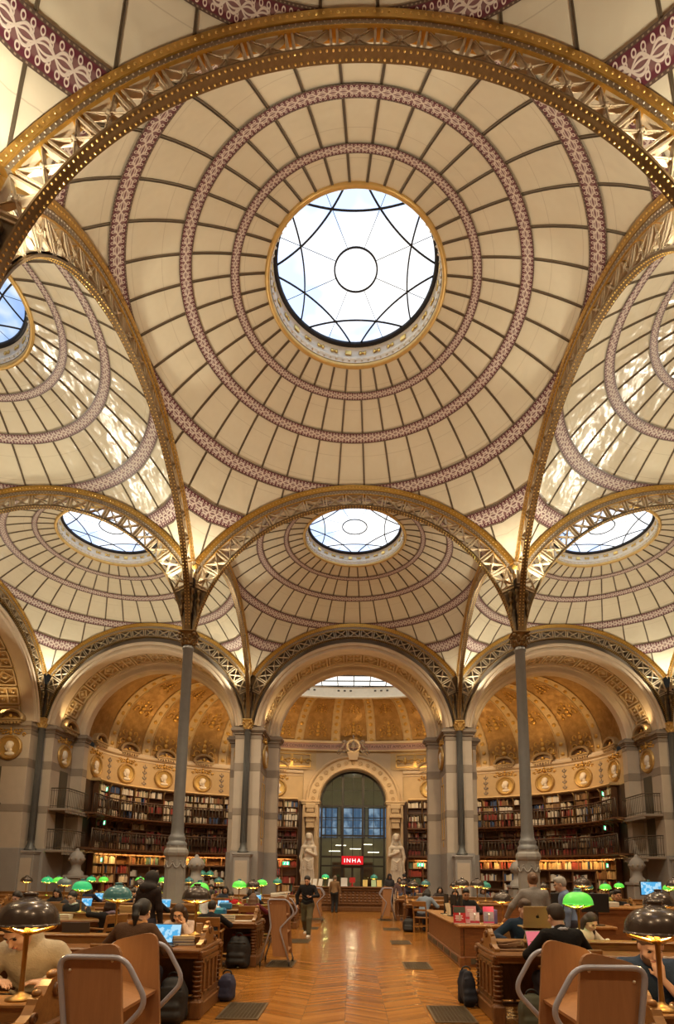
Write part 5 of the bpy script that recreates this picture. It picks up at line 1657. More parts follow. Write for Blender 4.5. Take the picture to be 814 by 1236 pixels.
CARD = simple('yellow_cards', (.75, .55, .16), .5)
for i, x in enumerate((.62, 1.02, 1.28)):
    m = MB(); m.box((0, 0, .16), (.22, .02, .32), rx=rad(-14)); m.box((0, .06, .01), (.2, .16, .02)); o = m.build('card_holder', CARD if i != 1 else simple('pale_green_card', (.45, .62, .35), .5), loc=(x, 10.65, 1.127)); tag(o, 'upright card on the information desk, %s one right of the doors' % ORD[i], 'card', 'cards on the information desk')
for i, x in enumerate((-1.98, -1.72, -1.46, -1.0)):
    m = MB(); m.box((0, 0, .17), (.20, .03, .34), rx=rad(-16), rz=0); m.box((0, .06, .01), (.2, .16, .02)); o = m.build('leaflet_holder', simple('white_paper', (.78, .74, .66), .6), loc=(x, 10.6, 1.127)); o.rotation_euler = (0, 0, rad(-25)); tag(o, 'white leaflet holder on the information desk, %s from the left' % ORD[i], 'leaflet', 'white leaflets on the information desk')
m = MB(); m.box((0, 0, .2), (.30, .06, .40), bev=.03); m.box((0, 0, .02), (.3, .2, .04), bev=.01); o = m.build('white_terminal', simple('white_plastic', (.75, .73, .70), .4, 0, 0), loc=(-.36, 10.75, 1.127)); tag(o, 'white upright screen stand on the information desk', 'stand')
m = MB(); m.box((0, 0, .30), (.28, .03, .24)); m.box((0, 0, .09), (.05, .04, .18)); m.box((0, 0, .01), (.24, .16, .02)); o = m.build('red_notice', simple('red_card', (.5, .03, .03), .5), loc=(.02, 11.0, 1.127)); tag(o, 'small red notice on a stand below the red sign', 'sign')
# low free-standing bookcases in the curve
def low_case(x, y, rz, w, label):
    b = thing('low_bookcase', label, 'bookcase', (x, y, 0), rz)
    m = MB(); n = max(2, round(w/1.15)); bw = w/n
    for i in range(n+1): m.box((-w/2+bw*i, 0, 1.0), (.06, .42, 2.0))
    m.box((0, .2, 1.0), (w, .02, 2.0)); m.box((0, -.02, 2.02), (w+.1, .5, .07), bev=.01); m.build('frame', WOODM, b)
    for z in (.1, .55, 1.0, 1.45):
        s_ = MB(); s_.box((0, 0, z), (w, .4, .03)); s_.build('shelf', WOODM, b)
    T = Matrix.Translation((x, y, 0)) @ Matrix.Rotation(rz, 4, 'Z')
    k_ = 0
    for z in (.55, 1.0, 1.45):
        for i in range(n):
            xx = -w/2+bw*i+.05; ln = bw*rng.uniform(.3, .7)
            while xx < -w/2+bw*i+ln:
                tw = rng.uniform(.055, .095); hh = rng.uniform(.24, .36)
                ci = rng.choice([3, 4, 14, 14, 4, 8, 11, 0])
                book_obj(T @ Matrix.Translation((xx+tw/2, -.03, z+.016+hh/2)), tw, .24, hh, ci, 'pale upright book in the %s' % label, 'books in the '+label[:60])
                xx += tw+.004
    return b
low_case(-8.9, 13.4, 0, 5.2, 'low dark bookcase before the curved shelves at left')
low_case(9.4, 13.2, 0, 5.8, 'low dark bookcase before the curved shelves at right')
# green reading lamps on the ledge at left
for i, x in enumerate((-6.9, -6.55)):
    put_lamp(x, 10.2, .27, 'q', 'sea-green lamp before the lit shelves by the left urn, %s of two' % ORD[i])

# ================================================================ book carts
LAM = mat_wood('beech_laminate', (.30, .148, .068), (.37, .188, .088), .42, (6, 6, .6))
LAMD = mat_wood('brown_laminate', (.155, .070, .034), (.20, .092, .045), .45, (6, 6, .6))
STEEL = simple('grey_blue_lacquered_tube', (.38, .39, .48), .32, .2, var=.05)
RUB = simple('black_rubber', (.012, .012, .012), .6, 0, 0)
def round_poly(pts, r, n=5):
    out = []; N = len(pts)
    for i in range(N):
        p = Vector(pts[i]); a = Vector(pts[i-1]); b = Vector(pts[(i+1) % N])
        rr = r[i] if isinstance(r, (list, tuple)) else r
        if rr <= 0: out.append((p.x, p.y)); continue
        u, v = (a-p).normalized(), (b-p).normalized(); q0, q1 = p+u*rr, p+v*rr
        for j in range(n+1):
            s = j/n; z = q0*(1-s)**2+p*2*s*(1-s)+q1*s*s; out.append((z.x, z.y))
    return out
def build_cart():
    c = thing('book_cart', 'x', 'cart')
    poly = round_poly([(-.07, .17), (.22, .17), (.125, 1.275), (-.19, 1.205)], [.02, .02, .09, .09])
    for i, y in enumerate((-.30, .30)):
        m = MB(); m.prism(poly, .028, Matrix(((1, 0, 0, 0), (0, 0, -1, y+.014), (0, 1, 0, 0), (0, 0, 0, 1)))); m.build('side_board', LAM if i else LAM, c)
    for k, z in enumerate((.30, .62, .93)):
        f = (z-.17)/1.0; x0 = -.07-.11*f; x1 = .22-.09*f
        m = MB(); m.box(((x0+x1)/2, 0, z), (x1-x0-.02, .57, .022), ry=rad(14)); m.build('shelf', LAM, c)
    for y in (-.335, .335):
        pts0 = [(-.305, .075), (-.118, .70), (-.196, 1.192), (.165, 1.192), (.305, .955), (.037, .67), (.225, .085)]
        rp = round_poly(pts0, [0, .06, .07, .07, .08, .06, 0], 6)
        m = MB(); m.tube([(x, y, z) for x, z in rp], .0155, 10); m.build('tube_handle', STEEL, c)
        for x in (-.30, .225):
            m = MB(); m.lathe([(.001, -.012), (.04, -.012), (.045, -.006), (.045, .006), (.04, .012), (.001, .012)], 16, M=Matrix.Translation((x, y, .046)) @ Matrix.Rotation(PI/2, 4, 'Y')); m.build('caster_wheel', RUB, c)
    m = MB(); m.bar((-.26, -.335, .22), (-.26, .335, .22), .025, .025); m.bar((.185, -.335, .22), (.185, .335, .22), .025, .025); m.build('cross_tube', STEEL, c)
    m = MB()
    for y in (-.317, .317):
        for x, z in ((-.14, 1.12), (.09, 1.17)): m.ball((x, y, z), .009, 6, 4)
    m.build('bolt', STUDW, c)
    return c
CART = build_cart()
CART.location = (-1.341, -12.75, 0); CART['label'] = 'brown book cart with grey tube handles in the left foreground'
CART.scale = (1, 1, 1)
dup(CART, (1.386, -12.85, 0), PI, 'brown book cart with grey tube handles in the right foreground')
dup(CART, (-1.31, -5.3, 0), 0, 'book cart standing over a floor grille in the aisle, white papers on top')
dup(CART, (1.35, 5.6, 0), PI, 'far book cart at the right of the aisle before the information desk')
dup(CART, (-1.25, 4.4, 0), 0, 'far book cart behind the walking woman')
# ================================================================ floor grilles
def build_grille():
    g = thing('floor_grille', 'x', 'grille')
    GR = simple('dark_cast_grille', (.17, .125, .075), .45, .6)
    m = MB(); m.box((0, 0, .001), (.46, .80, .008)); m.build('recess', RUB, g)
    m = MB()
    for k in range(11): m.box((-.22+.044*k, 0, .008), (.010, .80, .012))
    for k in range(20): m.box((0, -.39+.041*k, .008), (.45, .010, .012))
    for k in range(10):
        for j in range(9): m.ball((-.198+.044*k, -.36+.09*j, .010), (.012, .016, .006), 5, 3)
    m.build('lattice_pattern', GR, g)
    m = MB()
    for s in (-1, 1): m.box((s*.235, 0, .008), (.02, .84, .016)); m.box((0, s*.41, .008), (.48, .02, .016))
    m.build('frame', GR, g); return g
GRL = build_grille(); i = 0
for s, nm in ((-1, 'left'), (1, 'right')):
    for k, y in enumerate((-9.02, -5.28, -1.62, 1.93, 5.6)):
        lb = 'cast floor grille on the %s of the aisle, %s from the viewer' % (nm, ORD[k])
        if i == 0: GRL.location = (s*1.26, y, 0); GRL['label'] = lb; GRL['group'] = 'floor grilles along the aisle'
        else: dup(GRL, (s*1.26, y, 0), 0, lb, 'floor grilles along the aisle')
        i += 1

# ================================================================ chairs
def build_chair():
    c = thing('reading_chair', 'x', 'chair')
    m = MB(); m.box((0, 0, .44), (.46, .44, .04), bev=.012); m.build('seat', OAKL, c)
    for sx in (-1, 1):
        m = MB(); m.bar((sx*.20, .20, 0), (sx*.20, .20, .66), .04, .04, (1, 0, 0)); m.build('leg', OAKL, c)
        m = MB(); m.bar((sx*.20, -.21, 0), (sx*.20, -.20, .45), .04, .04, (1, 0, 0)); m.bar((sx*.20, -.20, .45), (sx*.20, -.30, .90), .04, .035, (1, 0, 0)); m.build('leg', OAKL, c)
        m = MB(); m.box((sx*.22, 0, .67), (.05, .46, .03), bev=.01); m.build('armrest', OAKL, c)
    m = MB(); m.box((0, -.30, .84), (.44, .03, .16), bev=.01, rx=rad(10)); m.box((0, -.27, .66), (.40, .02, .06), rx=rad(10)); m.build('backrest', OAKL, c)
    m = MB(); m.box((0, .20, .2), (.38, .02, .03)); m.box((0, -.2, .2), (.38, .02, .03)); m.build('stretcher', OAKL, c)
    return c
CHAIR = build_chair(); chair_used = False
def put_chair(x, y, rz, label):
    global chair_used
    if not chair_used: chair_used = True; CHAIR.location = (x, y, 0); CHAIR.rotation_euler = (0, 0, rz); CHAIR['label'] = label; return CHAIR
    return dup(CHAIR, (x, y, 0), rz, label)

# ================================================================ laptops, books and other things on the desks
ALU = simple('silver_aluminium', (.42, .42, .43), .35, .8, 0); GOLDA = simple('gold_aluminium', (.62, .47, .25), .35, .6, 0); KEYS = simple('black_keys', (.02, .02, .02), .5, 0, 0)
BROWNA = simple('bronze_laptop_lid', (.30, .20, .11), .4, .4, 0); DGREY = simple('graphite_lid', (.09, .085, .09), .4, .5, 0)
def laptop(pos, rz, label, body, scr, tilt=105, w=.32, d=.22, logo=None):
    """user sits on the -y side of it (screen faces -y)"""
    l = thing('laptop', label, 'laptop', pos, rz)
    m = MB(); m.box((0, 0, .009), (w, d, .016), bev=.004); m.build('base', body, l)
    m = MB(); m.box((0, .02, .018), (w*.85, d*.45, .003)); m.build('keyboard', KEYS, l)
    T = Matrix.Translation((0, d/2, .016)) @ Matrix.Rotation(rad(90-tilt), 4, 'X')
    m = MB(); m.box((0, 0, d/2), (w, .008, d), bev=.003, M=T); m.build('lid', body, l)
    m = MB(); m.box((0, -.006, d/2), (w*.94, .003, d*.9), M=T); m.build('display', scr, l)
    if logo:
        m = MB(); TT = T @ Matrix.Translation((0, .006, d/2))
        prof = []
        for j in range(40):
            a = 2*PI*j/40; r = .021*(1+.06*cos(2*a)-.10*max(0, sin(a))**8-.07*max(0, -sin(a))**8)
            x, z = r*cos(a), r*sin(a)*1.02
            dx, dz = x+.026, z-.004      # the bite
            dd = math.hypot(dx, dz)
            if dd < .012: x, z = -.026+dx/dd*.012, .004+dz/dd*.012
            prof.append((x, z))
        X = Matrix(((1, 0, 0, 0), (0, 0, -1, 0), (0, 1, 0, 0), (0, 0, 0, 1)))
        m.prism(prof, .002, TT @ X, z0=-.001); m.ball((-.004, 0, .030), (.004, .002, .009), 6, 5, TT); m.build('logo', KEYS, l)
    return l
DZ = DT+.001
laptop((-2.23, -9.22, DZ), 0, 'open laptop with a bright blue page in front of the ponytailed reader', DGREY, SCR, 108, .34, .24)
laptop((2.36, -9.2, DZ), rad(6), 'laptop with a pink screen before the dark-haired man seen from behind', ALU, SCRP, 112, .32, .22)
laptop((-5.75, -4.95, DZ), PI, 'laptop with a bronze-brown lid in front of the woman in glasses', BROWNA, SCR, 100, .36, .25)
laptop((-3.48, -8.72, DZ), PI, 'closed-looking graphite laptop lid on the second left desk', DGREY, SCR, 100, .36, .22)
laptop((-4.35, -4.85, DZ), PI, 'yellowish laptop lid in front of the bearded man at left', GOLDA, SCR, 100, .30, .22)
laptop((-6.95, -4.95, DZ), PI, 'pale laptop lid in front of the woman near the left edge', ALU, SCR, 100, .34, .22)
laptop((-3.9, -5.45, DZ), 0, 'lit blue laptop before the reader leaning back', DGREY, SCR, 110, .3, .2)
laptop((-2.55, -1.05, DZ), PI, 'silver laptop lid near the long-haired reader', ALU, SCR, 100, .34, .24)
laptop((-3.2, -1.75, DZ), rad(10), 'small lit laptop in front of the red sweater', DGREY, SCR, 110, .28, .2)
laptop((2.02, -12.35, DZ), rad(70), 'laptop with a light blue screen beside the bearded man', DGREY, SCR, 105, .28, .2)
laptop((3.75, -8.72, DZ), PI, 'black laptop lid right of the white chair back', KEYS, SCR, 100, .36, .2)
# gold laptop on a raised stand
st = thing('laptop_stand', 'brass-coloured stand lifting the gold laptop', 'stand', (2.40, -8.72, DZ), PI)
m = MB()
for x in (-.13, .13): m.tube([(x, .12, .004), (x, -.10, .004), (x, .06, .20), (x*.9, -.12, .235)], .009, 6)
m.box((0, -.02, .218), (.30, .20, .006), rx=rad(-12)); m.build('wire_frame', GOLDA, st)
laptop((2.40, -8.70, DZ+.235), PI, 'gold laptop with a dark apple-shaped logo raised on a stand', GOLDA, SCR, 100, .36, .26, True)
def book_pile(x, y, z, cols, label, rz=0, w=.24, d=.17):
    zz = z
    for i, c in enumerate(cols):
        b = thing('book', '%s, %s from the bottom' % (label, ORD[i]), 'book', (x, y, zz), rz+rng.uniform(-.12, .12), label)
        h = rng.uniform(.03, .05)
        m = MB(); m.box((0, 0, .002), (w, d, .004)); m.box((0, 0, h-.002), (w, d, .004)); m.box((-w/2+.002, 0, h/2), (.004, d, h)); m.build('cover', simple('cover_%s' % str(c), c, .5), b)
        m = MB(); m.box((.004, 0, h/2), (w-.012, d-.01, h-.008)); m.build('pages', simple('page_block', (.72, .64, .48), .7), b)
        zz += h+.001
BLU = (.06, .08, .20); TAN = (.5, .38, .2)
book_pile(-2.02, -9.05, DZ, [BLU, (.08, .09, .22), (.55, .42, .2)], 'book in the blue pile beside the woman resting her cheek', .1, .26, .19)
book_pile(-5.35, -5.5, DZ, [(.62, .55, .4), (.55, .5, .42)], 'pale book in the pile left of the round-backed reader', .2, .3, .22)
book_pile(-5.0, -4.95, DZ, [(.25, .09, .03), (.3, .1, .03), (.28, .12, .05)], 'brown book in the pile beside the large green lamp', -.1)
book_pile(-2.3, -5.35, DZ, [(.5, .45, .4), (.15, .15, .16)], 'book in the grey pile on the third left desk', .1, .3, .22)
book_pile(5.55, -3.55, 1.056, [(.30, .13, .05), (.6, .5, .12)], 'book in the small pile on the tall counter', .0)
WP = simple('white_paper', (.78, .74, .66), .6)
def sheet(x, y, z, rz, label, w=.30, d=.21, h=.006):
    m = MB(); m.box((0, 0, h/2), (w, d, h)); m.box((.01, .006, h+.001), (w*.96, d*.95, .001), rz=.05); o = m.build('paper_sheets', WP, loc=(x, y, z)); o.rotation_euler = (0, 0, rz); tag(o, label, 'paper'); return o
sheet(-2.55, -12.42, DZ, .2, 'white papers under the hands of the man in the turtleneck', .42, .25)
sheet(-2.55, -9.3, DZ, -.2, 'notes lying beside the blue laptop')
sheet(-1.95, -5.35, DZ, .1, 'open papers on the end of the third left desk', .40, .28)
sheet(-2.9, -8.75, DZ, .15, 'papers spread on the second left desk behind the cart', .42, .26)
sheet(-3.3, -8.8, DZ, -.25, 'more white papers heaped by the graphite laptop', .40, .26, .02)
sheet(2.95, -8.78, DZ, .2, 'white sheets by the bright green lamp', .3, .22)
sheet(2.12, -12.35, DZ, -.4, 'papers under the arm of the bearded man', .32, .24)
m = MB(); m.lathe([(.001, 0), (.034, 0), (.035, .005), (.035, .15), (.032, .165), (.016, .19), (.015, .205)], 18); bt = thing('water_bottle', 'clear bottle with purple label by the bearded man', 'bottle', (2.30, -12.45, DZ)); m.build('body', simple('clear_plastic', (.45, .48, .52), .12), bt)
m = MB(); m.lathe([(.0355, .05), (.0358, .05), (.0358, .10), (.0355, .10)], 18); m.build('label_band', simple('purple_label', (.25, .06, .35), .4), bt)
m = MB(); m.lathe([(.017, .203), (.017, .225), (.001, .226)], 14); m.build('cap', simple('purple_cap', (.16, .04, .3), .4), bt)
m = MB(); m.lathe([(.001, 0), (.03, 0), (.03, .13), (.012, .17), (.012, .2), (.001, .2)], 14); o = m.build('water_bottle', simple('clear_plastic', (.45, .48, .52), .12), loc=(-2.95, -4.85, DZ)); tag(o, 'clear water bottle between readers on the third left desk', 'bottle')
m = MB(); m.box((0, 0, .10), (.34, .22, .20), bev=.03); o = m.build('blue_bag', simple('bright_blue_bag', (.02, .16, .34), .5), loc=(-2.62, -4.8, DZ)); tag(o, 'bright blue bag lying on the third left desk', 'bag')
m = MB(); m.box((0, 0, .08), (.3, .2, .16), bev=.03); o = m.build('blue_pouch', simple('bright_blue_bag', (.02, .16, .34), .5), loc=(-3.1, -1.9, DZ)); tag(o, 'bright blue pouch on the fourth left desk beside the white shirt', 'bag')
# cable nest and magnifier-like things on the right desk
S = MB()
for k in range(5):
    S.tube([(.12*cos(a*.5+k)+.02*k, .09*sin(a*.5+k*1.3), .012+.006*k+.01*sin(a)) for a in range(14)], .007, 5)
o = S.build('coiled_cable', simple('grey_cable', (.45, .46, .42), .5), loc=(2.62, -12.38, DZ)); tag(o, 'tangle of pale cables on the nearest right desk', 'cable')
S = MB()
for k in range(7): S.tube([(.17*cos(a*.6+k*.9), .06*sin(a*.6+k)+.05, .02+.012*k+.012*sin(a+k)) for a in range(8)], .016, 6)
S.box((0, 0, .01), (.40, .2, .02), bev=.006); o = S.build('scarf', simple('brown_scarf', (.16, .075, .03), .8), loc=(1.965, -9.17, DZ)); tag(o, 'crumpled brown scarf at the aisle end of the second right desk', 'scarf')
m = MB(); m.box((0, 0, .02), (.36, .26, .04), bev=.012); o = m.build('folded_cloth', simple('red_cloth', (.28, .06, .04), .8), loc=(-1.98, -5.4, .52)); tag(o, 'folded red cloth on a chair under the third left desk', 'cloth')
# papers on the aisle cart
m = MB(); m.box((0, 0, .03), (.30, .42, .05), rz=.1, ry=.05); m.box((.02, .05, .075), (.28, .38, .03), rz=-.15, ry=-.1); o = m.build('paper_bundle', WP, loc=(-1.34, -5.3, 1.225)); tag(o, 'white folders lying on top of the aisle book cart', 'folder')
# bags on the floor
def bag(x, y, w, d, h, mat, label, name='backpack'):
    b = thing(name, label, 'bag', (x, y, 0), rng.uniform(-.2, .2))
    S = Solid(.018); r = min(w, d)*.3
    for sx in (-1, 1):
        for sy in (-1, 1): S.chain([(sx*(w*.5-r), sy*(d*.5-r), r*.9), (sx*(w*.46-r), sy*(d*.46-r), h*.62), (sx*(w*.36-r*.8), sy*(d*.34-r*.8), h-r)], [r, r*.98, r*.85], k=.05)
    S.ell((0, 0, h*.45), (w*.46, d*.44, h*.42), k=.05)
    S.cap((-w*.25, -d*.5, h*.22), (w*.25, -d*.5, h*.22), d*.16, k=.03); S.cap((-w*.25, -d*.47, h*.40), (w*.25, -d*.47, h*.40), d*.13, k=.03)
    for q in range(4): S.cap((-w*.4, -d*.42, h*(.55+.08*q)), (w*.4, -d*.40, h*(.52+.09*q)), .012, k=.02)
    S.build('bag_body', mat, b)
    m = MB(); m.tube([(.06*cos(PI*j/8), .0, h-.01+.05*sin(PI*j/8)) for j in range(9)], .010, 6)
    for sx in (-1, 1): m.tube([(sx*w*.22, d*.40, h*.88), (sx*w*.26, d*.56, h*.55), (sx*w*.24, d*.46, h*.12)], .014, 6)
    m.build('strap', RUB, b)
BLK = simple('black_nylon', (.014, .013, .014), .7)
bag(-1.98, -5.75, .42, .34, .56, BLK, 'black backpack leaning by the third left desk')
bag(-1.96, -9.60, .32, .34, .50, BLK, 'black bag under the second left desk')
bag(1.56, -8.45, .16, .34, .44, simple('navy_cloth', (.015, .017, .03), .8), 'slim dark bag leaning on the end of the second right desk', 'shoulder_bag')
bag(-1.60, -8.42, .20, .24, .34, simple('navy_print', (.03, .03, .07), .8, var=.6, vs=30), 'small dark patterned bag beside the second left desk end', 'shoulder_bag')
bag(1.99, -9.85, .28, .3, .42, simple('olive_nylon', (.05, .05, .03), .8), 'olive backpack under the second right desk')
bag(1.75, 1.3, .36, .34, .40, BLK, 'black bag at the end of the fifth right desk')
# ================================================================ people
SKIN = {'p': simple('skin_pale', (.60, .36, .25), .5, var=.06), 'm': simple('skin_warm', (.48, .26, .16), .5, var=.06), 'd': simple('skin_brown', (.25, .12, .07), .5, var=.06)}
EYEM = simple('dark_eyes', (.02, .015, .012), .2, 0, 0); LIPM = simple('lips', (.40, .15, .12), .45, 0, 0); GLM = simple('spectacle_frame', (.02, .02, .02), .3, 0, 0)
def cloth(c):
    nm = 'cloth_%s' % str(c)
    if nm in _mats: return _mats[nm]
    t = NT(nm); ob = t.coord('Object'); n1 = t.noise(9, 3, ob, .6); n2 = t.noise(120, 2, ob)
    k = t.m_('ADD', t.m_('MULTIPLY', n1, .8), t.m_('MULTIPLY', n2, .2))
    _mats[nm] = t.bsdf(t.mix(k, tuple(x*.72 for x in c), tuple(min(1, x*1.25) for x in c)), .9, 0, bump=k, bstr=.55, bdist=.03, spec=.2); return _mats[nm]
def V3(*a): return np.array(a, float)
def rotx(a): c, s = cos(a), sin(a); return np.array([[1, 0, 0], [0, c, -s], [0, s, c]])
def rotz_(a): c, s = cos(a), sin(a); return np.array([[c, -s, 0], [s, c, 0], [0, 0, 1]])
def roty(a): c, s = cos(a), sin(a); return np.array([[c, 0, s], [0, 1, 0], [-s, 0, c]])
def ik(a, c, l1, l2, hint):
    d = c-a; L = np.linalg.norm(d); mx = (l1+l2)*.995
    if L > mx: c = a+d/L*mx; d = c-a; L = mx
    u = d/L; x = (l1*l1-l2*l2+L*L)/(2*L); h = math.sqrt(max(l1*l1-x*x, 0))
    n = hint-u*(hint @ u); n = n/max(np.linalg.norm(n), 1e-6)
    return a+u*x+n*h, c
def hand(S, w, f, n, side, curl, hmin):
    """palm and five fingers. w wrist, f finger direction, n palm normal (out of the palm), side +1 right"""
    f = f/np.linalg.norm(f); n = n-f*(n @ f); n = n/np.linalg.norm(n); s = np.cross(f, n)*1.0
    th = -s*side      # thumb side
    fr = max(.0085, .62*hmin)
    S.cap(w+th*.018+f*.02, w+th*.026+f*.085, .016, .015, k=.012); S.cap(w-th*.014+f*.02, w-th*.028+f*.078, .016, .013, k=.012); S.cap(w+f*.01, w+f*.085, .019, .016, k=.012)
    for i, (o, L) in enumerate(((.030, .072), (.010, .080), (-.011, .074), (-.031, .058))):
        b = w+th*o+f*.084; c1 = curl*(.6+.1*i)
        d1 = f*cos(c1)+n*sin(c1); d2 = f*cos(c1*2.1)+n*sin(c1*2.1); d3 = f*cos(c1*2.8)+n*sin(c1*2.8)
        p1 = b+d1*L*.45; p2 = p1+d2*L*.32; p3 = p2+d3*L*.23
        S.chain([b, p1, p2, p3], [fr, fr*.95, fr*.9, fr*.78], k=.006)
    t0 = w+th*.022+f*.025+n*.005; t1 = t0+(th*.8+f*.55+n*.25)*.036; t2 = t1+(th*.25+f*.85+n*(.3+curl*.3))*.032
    S.chain([t0, t1, t2], [fr*1.45, fr*1.15, fr*.9], k=.01)
FRM_ = {}
def person(label, head, face, pose='sit', top=(.05, .05, .05), legs=(.03, .03, .05), hair=('short', (.03, .02, .015)), skin='p', h=.02,
           lean=20, nod=15, turn=0, hands=None, glasses=False, beard=None, collar=None, sc=None, chair=None, sleeves=True, curl=.5, shoes=(.03, .03, .03), phase=0):
    """head: world position of the head centre; face: compass angle (deg) the body faces, 0 = +y, 180 = towards the viewer"""
    nm = thing('person', label, 'person')
    s = 1.0
    if pose == 'sit': hz0 = .47
    Lr = rad(lean); R = rotx(-Lr)          # leaning forward moves +y
    if pose == 'sit': pel = V3(0, 0, .54)
    else: pel = V3(0, 0, .93)
    up = lambda x, y, z: pel+R @ V3(x, y, z)
    wst, chs, nb = up(0, .0, .13), up(0, .015, .34), up(0, .0, .52)
    R2 = rotx(-Lr*.6-rad(nod)*.5); nk = nb+R2 @ V3(0, .01, .075)
    RH = rotx(-Lr*.35-rad(nod)) ; RH = rotz_(rad(turn)) @ RH
    hc = nk+RH @ V3(0, .025, .095)
    hd = lambda x, y, z: hc+RH @ V3(x, y, z)
    # scale so that the head comes to the wanted height
    k = head[2]/hc[2]; k = min(max(k, .86), 1.14)
    # ---- arms
    sh = [up(sx*.178, 0, .475) for sx in (-1, 1)]
    tg = hands or ({'L': (-.20, .40, .80), 'R': (.20, .40, .80)} if pose == 'sit' else {'L': (-.25, .08, .80), 'R': (.25, .08, .80)})
    arm = []
    for i, sx in ((0, -1), (1, 1)):
        t = tg['LR'[i]]
        if isinstance(t, str):   # hand to the face
            c = {'cheek': hd(sx*.075, .055, -.06), 'mouth': hd(sx*.02, .115, -.09), 'chin': hd(0, .09, -.13), 'ear': hd(sx*.10, .02, 0)}[t]
            e, w = ik(sh[i], c+V3(sx*.02, .0, -.08), .285, .25, V3(sx*.5, .3, -1.0)); f = c-w; f = f/np.linalg.norm(f); n = hc-w
            arm.append((sh[i], e, w, f, n, .45))
        else:
            c = V3(*t)/k; e, w = ik(sh[i], c, .285, .25, V3(sx*1.0, -.5, -.6)); f = w-e
            if pose == 'sit': f = f*V3(1, 1, .25)
            n = V3(0, 0, -1) if pose == 'sit' else V3(-sx, .2, 0)
            if pose == 'phone' or (pose != 'sit' and c[2] > .95): n = V3(-sx*.2, -.2, 1)
            arm.append((sh[i], e, w, f/np.linalg.norm(f), n, curl))
    # ---- legs
    hp = [pel+V3(sx*.09, .0, -.02) for sx in (-1, 1)]; leg = []
    for i, sx in ((0, -1), (1, 1)):
        if pose == 'sit': kn = V3(sx*.13, .43, .50); an = V3(sx*.12, .40, .09)
        elif pose == 'walk':
            fy = .30*(1 if i == phase else -1); an = V3(sx*.105, fy, .10+(0 if i == phase else .07)); kn, an = ik(hp[i], an, .42, .42, V3(0, 1, 0))
        else: an = V3(sx*.10, .0, .09); kn, an = ik(hp[i], an, .425, .42, V3(0, 1, 0))
        leg.append((hp[i], kn, an))
    def limbs(S, g, which, top_only=False):
        if 'arm' in which:
            for (a, e, w, f, n, c) in arm: S.chain([a, e, w], [.052+g, .041+g, .028+g], k=.03)
        if 'leg' in which:
            for (a, b, c) in leg: S.chain([a, b, c], [.085+g, .058+g, .042+g], k=.04)
    def torso(S, g):
        S.cap(up(-.10, 0, .43), up(.10, 0, .43), .085+g, k=.05); S.ell(chs, V3(.165+g, .115+g, .19+g), R, k=.06); S.ell(wst, V3(.145+g, .105+g, .16+g), R, k=.06)
        S.cap(up(-.16, 0, .465), up(.16, 0, .465), .058+g, k=.05); S.cap(pel+V3(-.07, 0, 0), pel+V3(.07, 0, 0), .115+g, k=.06)
    # ---- body (one continuous skin)
    S = Solid(h); torso(S, -.012); limbs(S, -.006, ('arm', 'leg'))
    for (a, b, c) in leg: S.cap(c+V3(0, -.03, -.045), c+V3(0, .14, -.06), .036, .03, k=.03)
    S.cap(nb-V3(0, 0, .03), nk, .058, .052, k=.03); S.cap(nk, hd(0, -.015, -.02), .052, .055, k=.02)
    S.ell(hd(0, -.012, .035), V3(.075, .093, .088), RH, k=.03); S.ell(hd(0, .022, -.045), V3(.058, .068, .075), RH, k=.03); S.ell(hd(0, .055, -.098), V3(.028, .026, .022), RH, k=.025)
    S.cap(hd(0, .088, .008), hd(0, .108, -.034), .009, .0145, k=.012); S.ell(hd(0, .082, .024), V3(.05, .014, .012), RH, k=.015)
    for sx in (-1, 1):
        S.ell(hd(sx*.032, .096, .004), V3(.017, .014, .011), RH, k=.01, neg=True)
        S.ell(hd(sx*.074, -.005, -.012), V3(.012, .022, .032), RH, k=.008); S.ell(hd(sx*.045, .062, -.035), V3(.022, .022, .02), RH, k=.02)
    S.cap(hd(-.018, .089, -.066), hd(.018, .089, -.066), .0075, k=.008)
    for i, (a, e, w, f, n, c) in enumerate(arm): hand(S, w, f, n, (-1, 1)[i], c, h)
    S.build('body', SKIN[skin], nm)
    # ---- features
    for sx in (-1, 1):
        m = MB(); m.ball(tuple(hd(sx*.032, .083, .003)), (.0125, .0125, .008), 8, 6); m.build('eye', EYEM, nm)
        m = MB(); m.tube([tuple(hd(sx*x, y, z)) for x, y, z in ((.014, .098, .020), (.03, .096, .027), (.048, .083, .022))], .0028, 5); m.build('eyebrow', simple('hair_%s' % str(hair[1]), hair[1], .6), nm)
    if h < .016:
        m = MB(); m.tube([tuple(hd(x, y, -.066)) for x, y in ((-.022, .093), (0, .0985), (.022, .093))], [.003, .0055, .003], 6); m.build('lips', LIPM, nm)
    hm = simple('hair_%s' % str(hair[1]), hair[1], .55, 0, var=.3, vs=30)
    S = Solid(max(h*.8, .009)); st = hair[0]
    S.ell(hd(0, -.022, .048), V3(.084, .098, .090), RH, k=.02); 
    if st in ('short', 'crop'): S.ell(hd(0, -.05, -.005), V3(.078, .062, .07), RH, k=.03); S.ell(hd(0, .04, .095), V3(.06, .05, .035), RH, k=.03)
    if st in ('long', 'curly', 'pony', 'bun', 'bob'): S.ell(hd(0, -.05, .0), V3(.083, .07, .085), RH, k=.03)
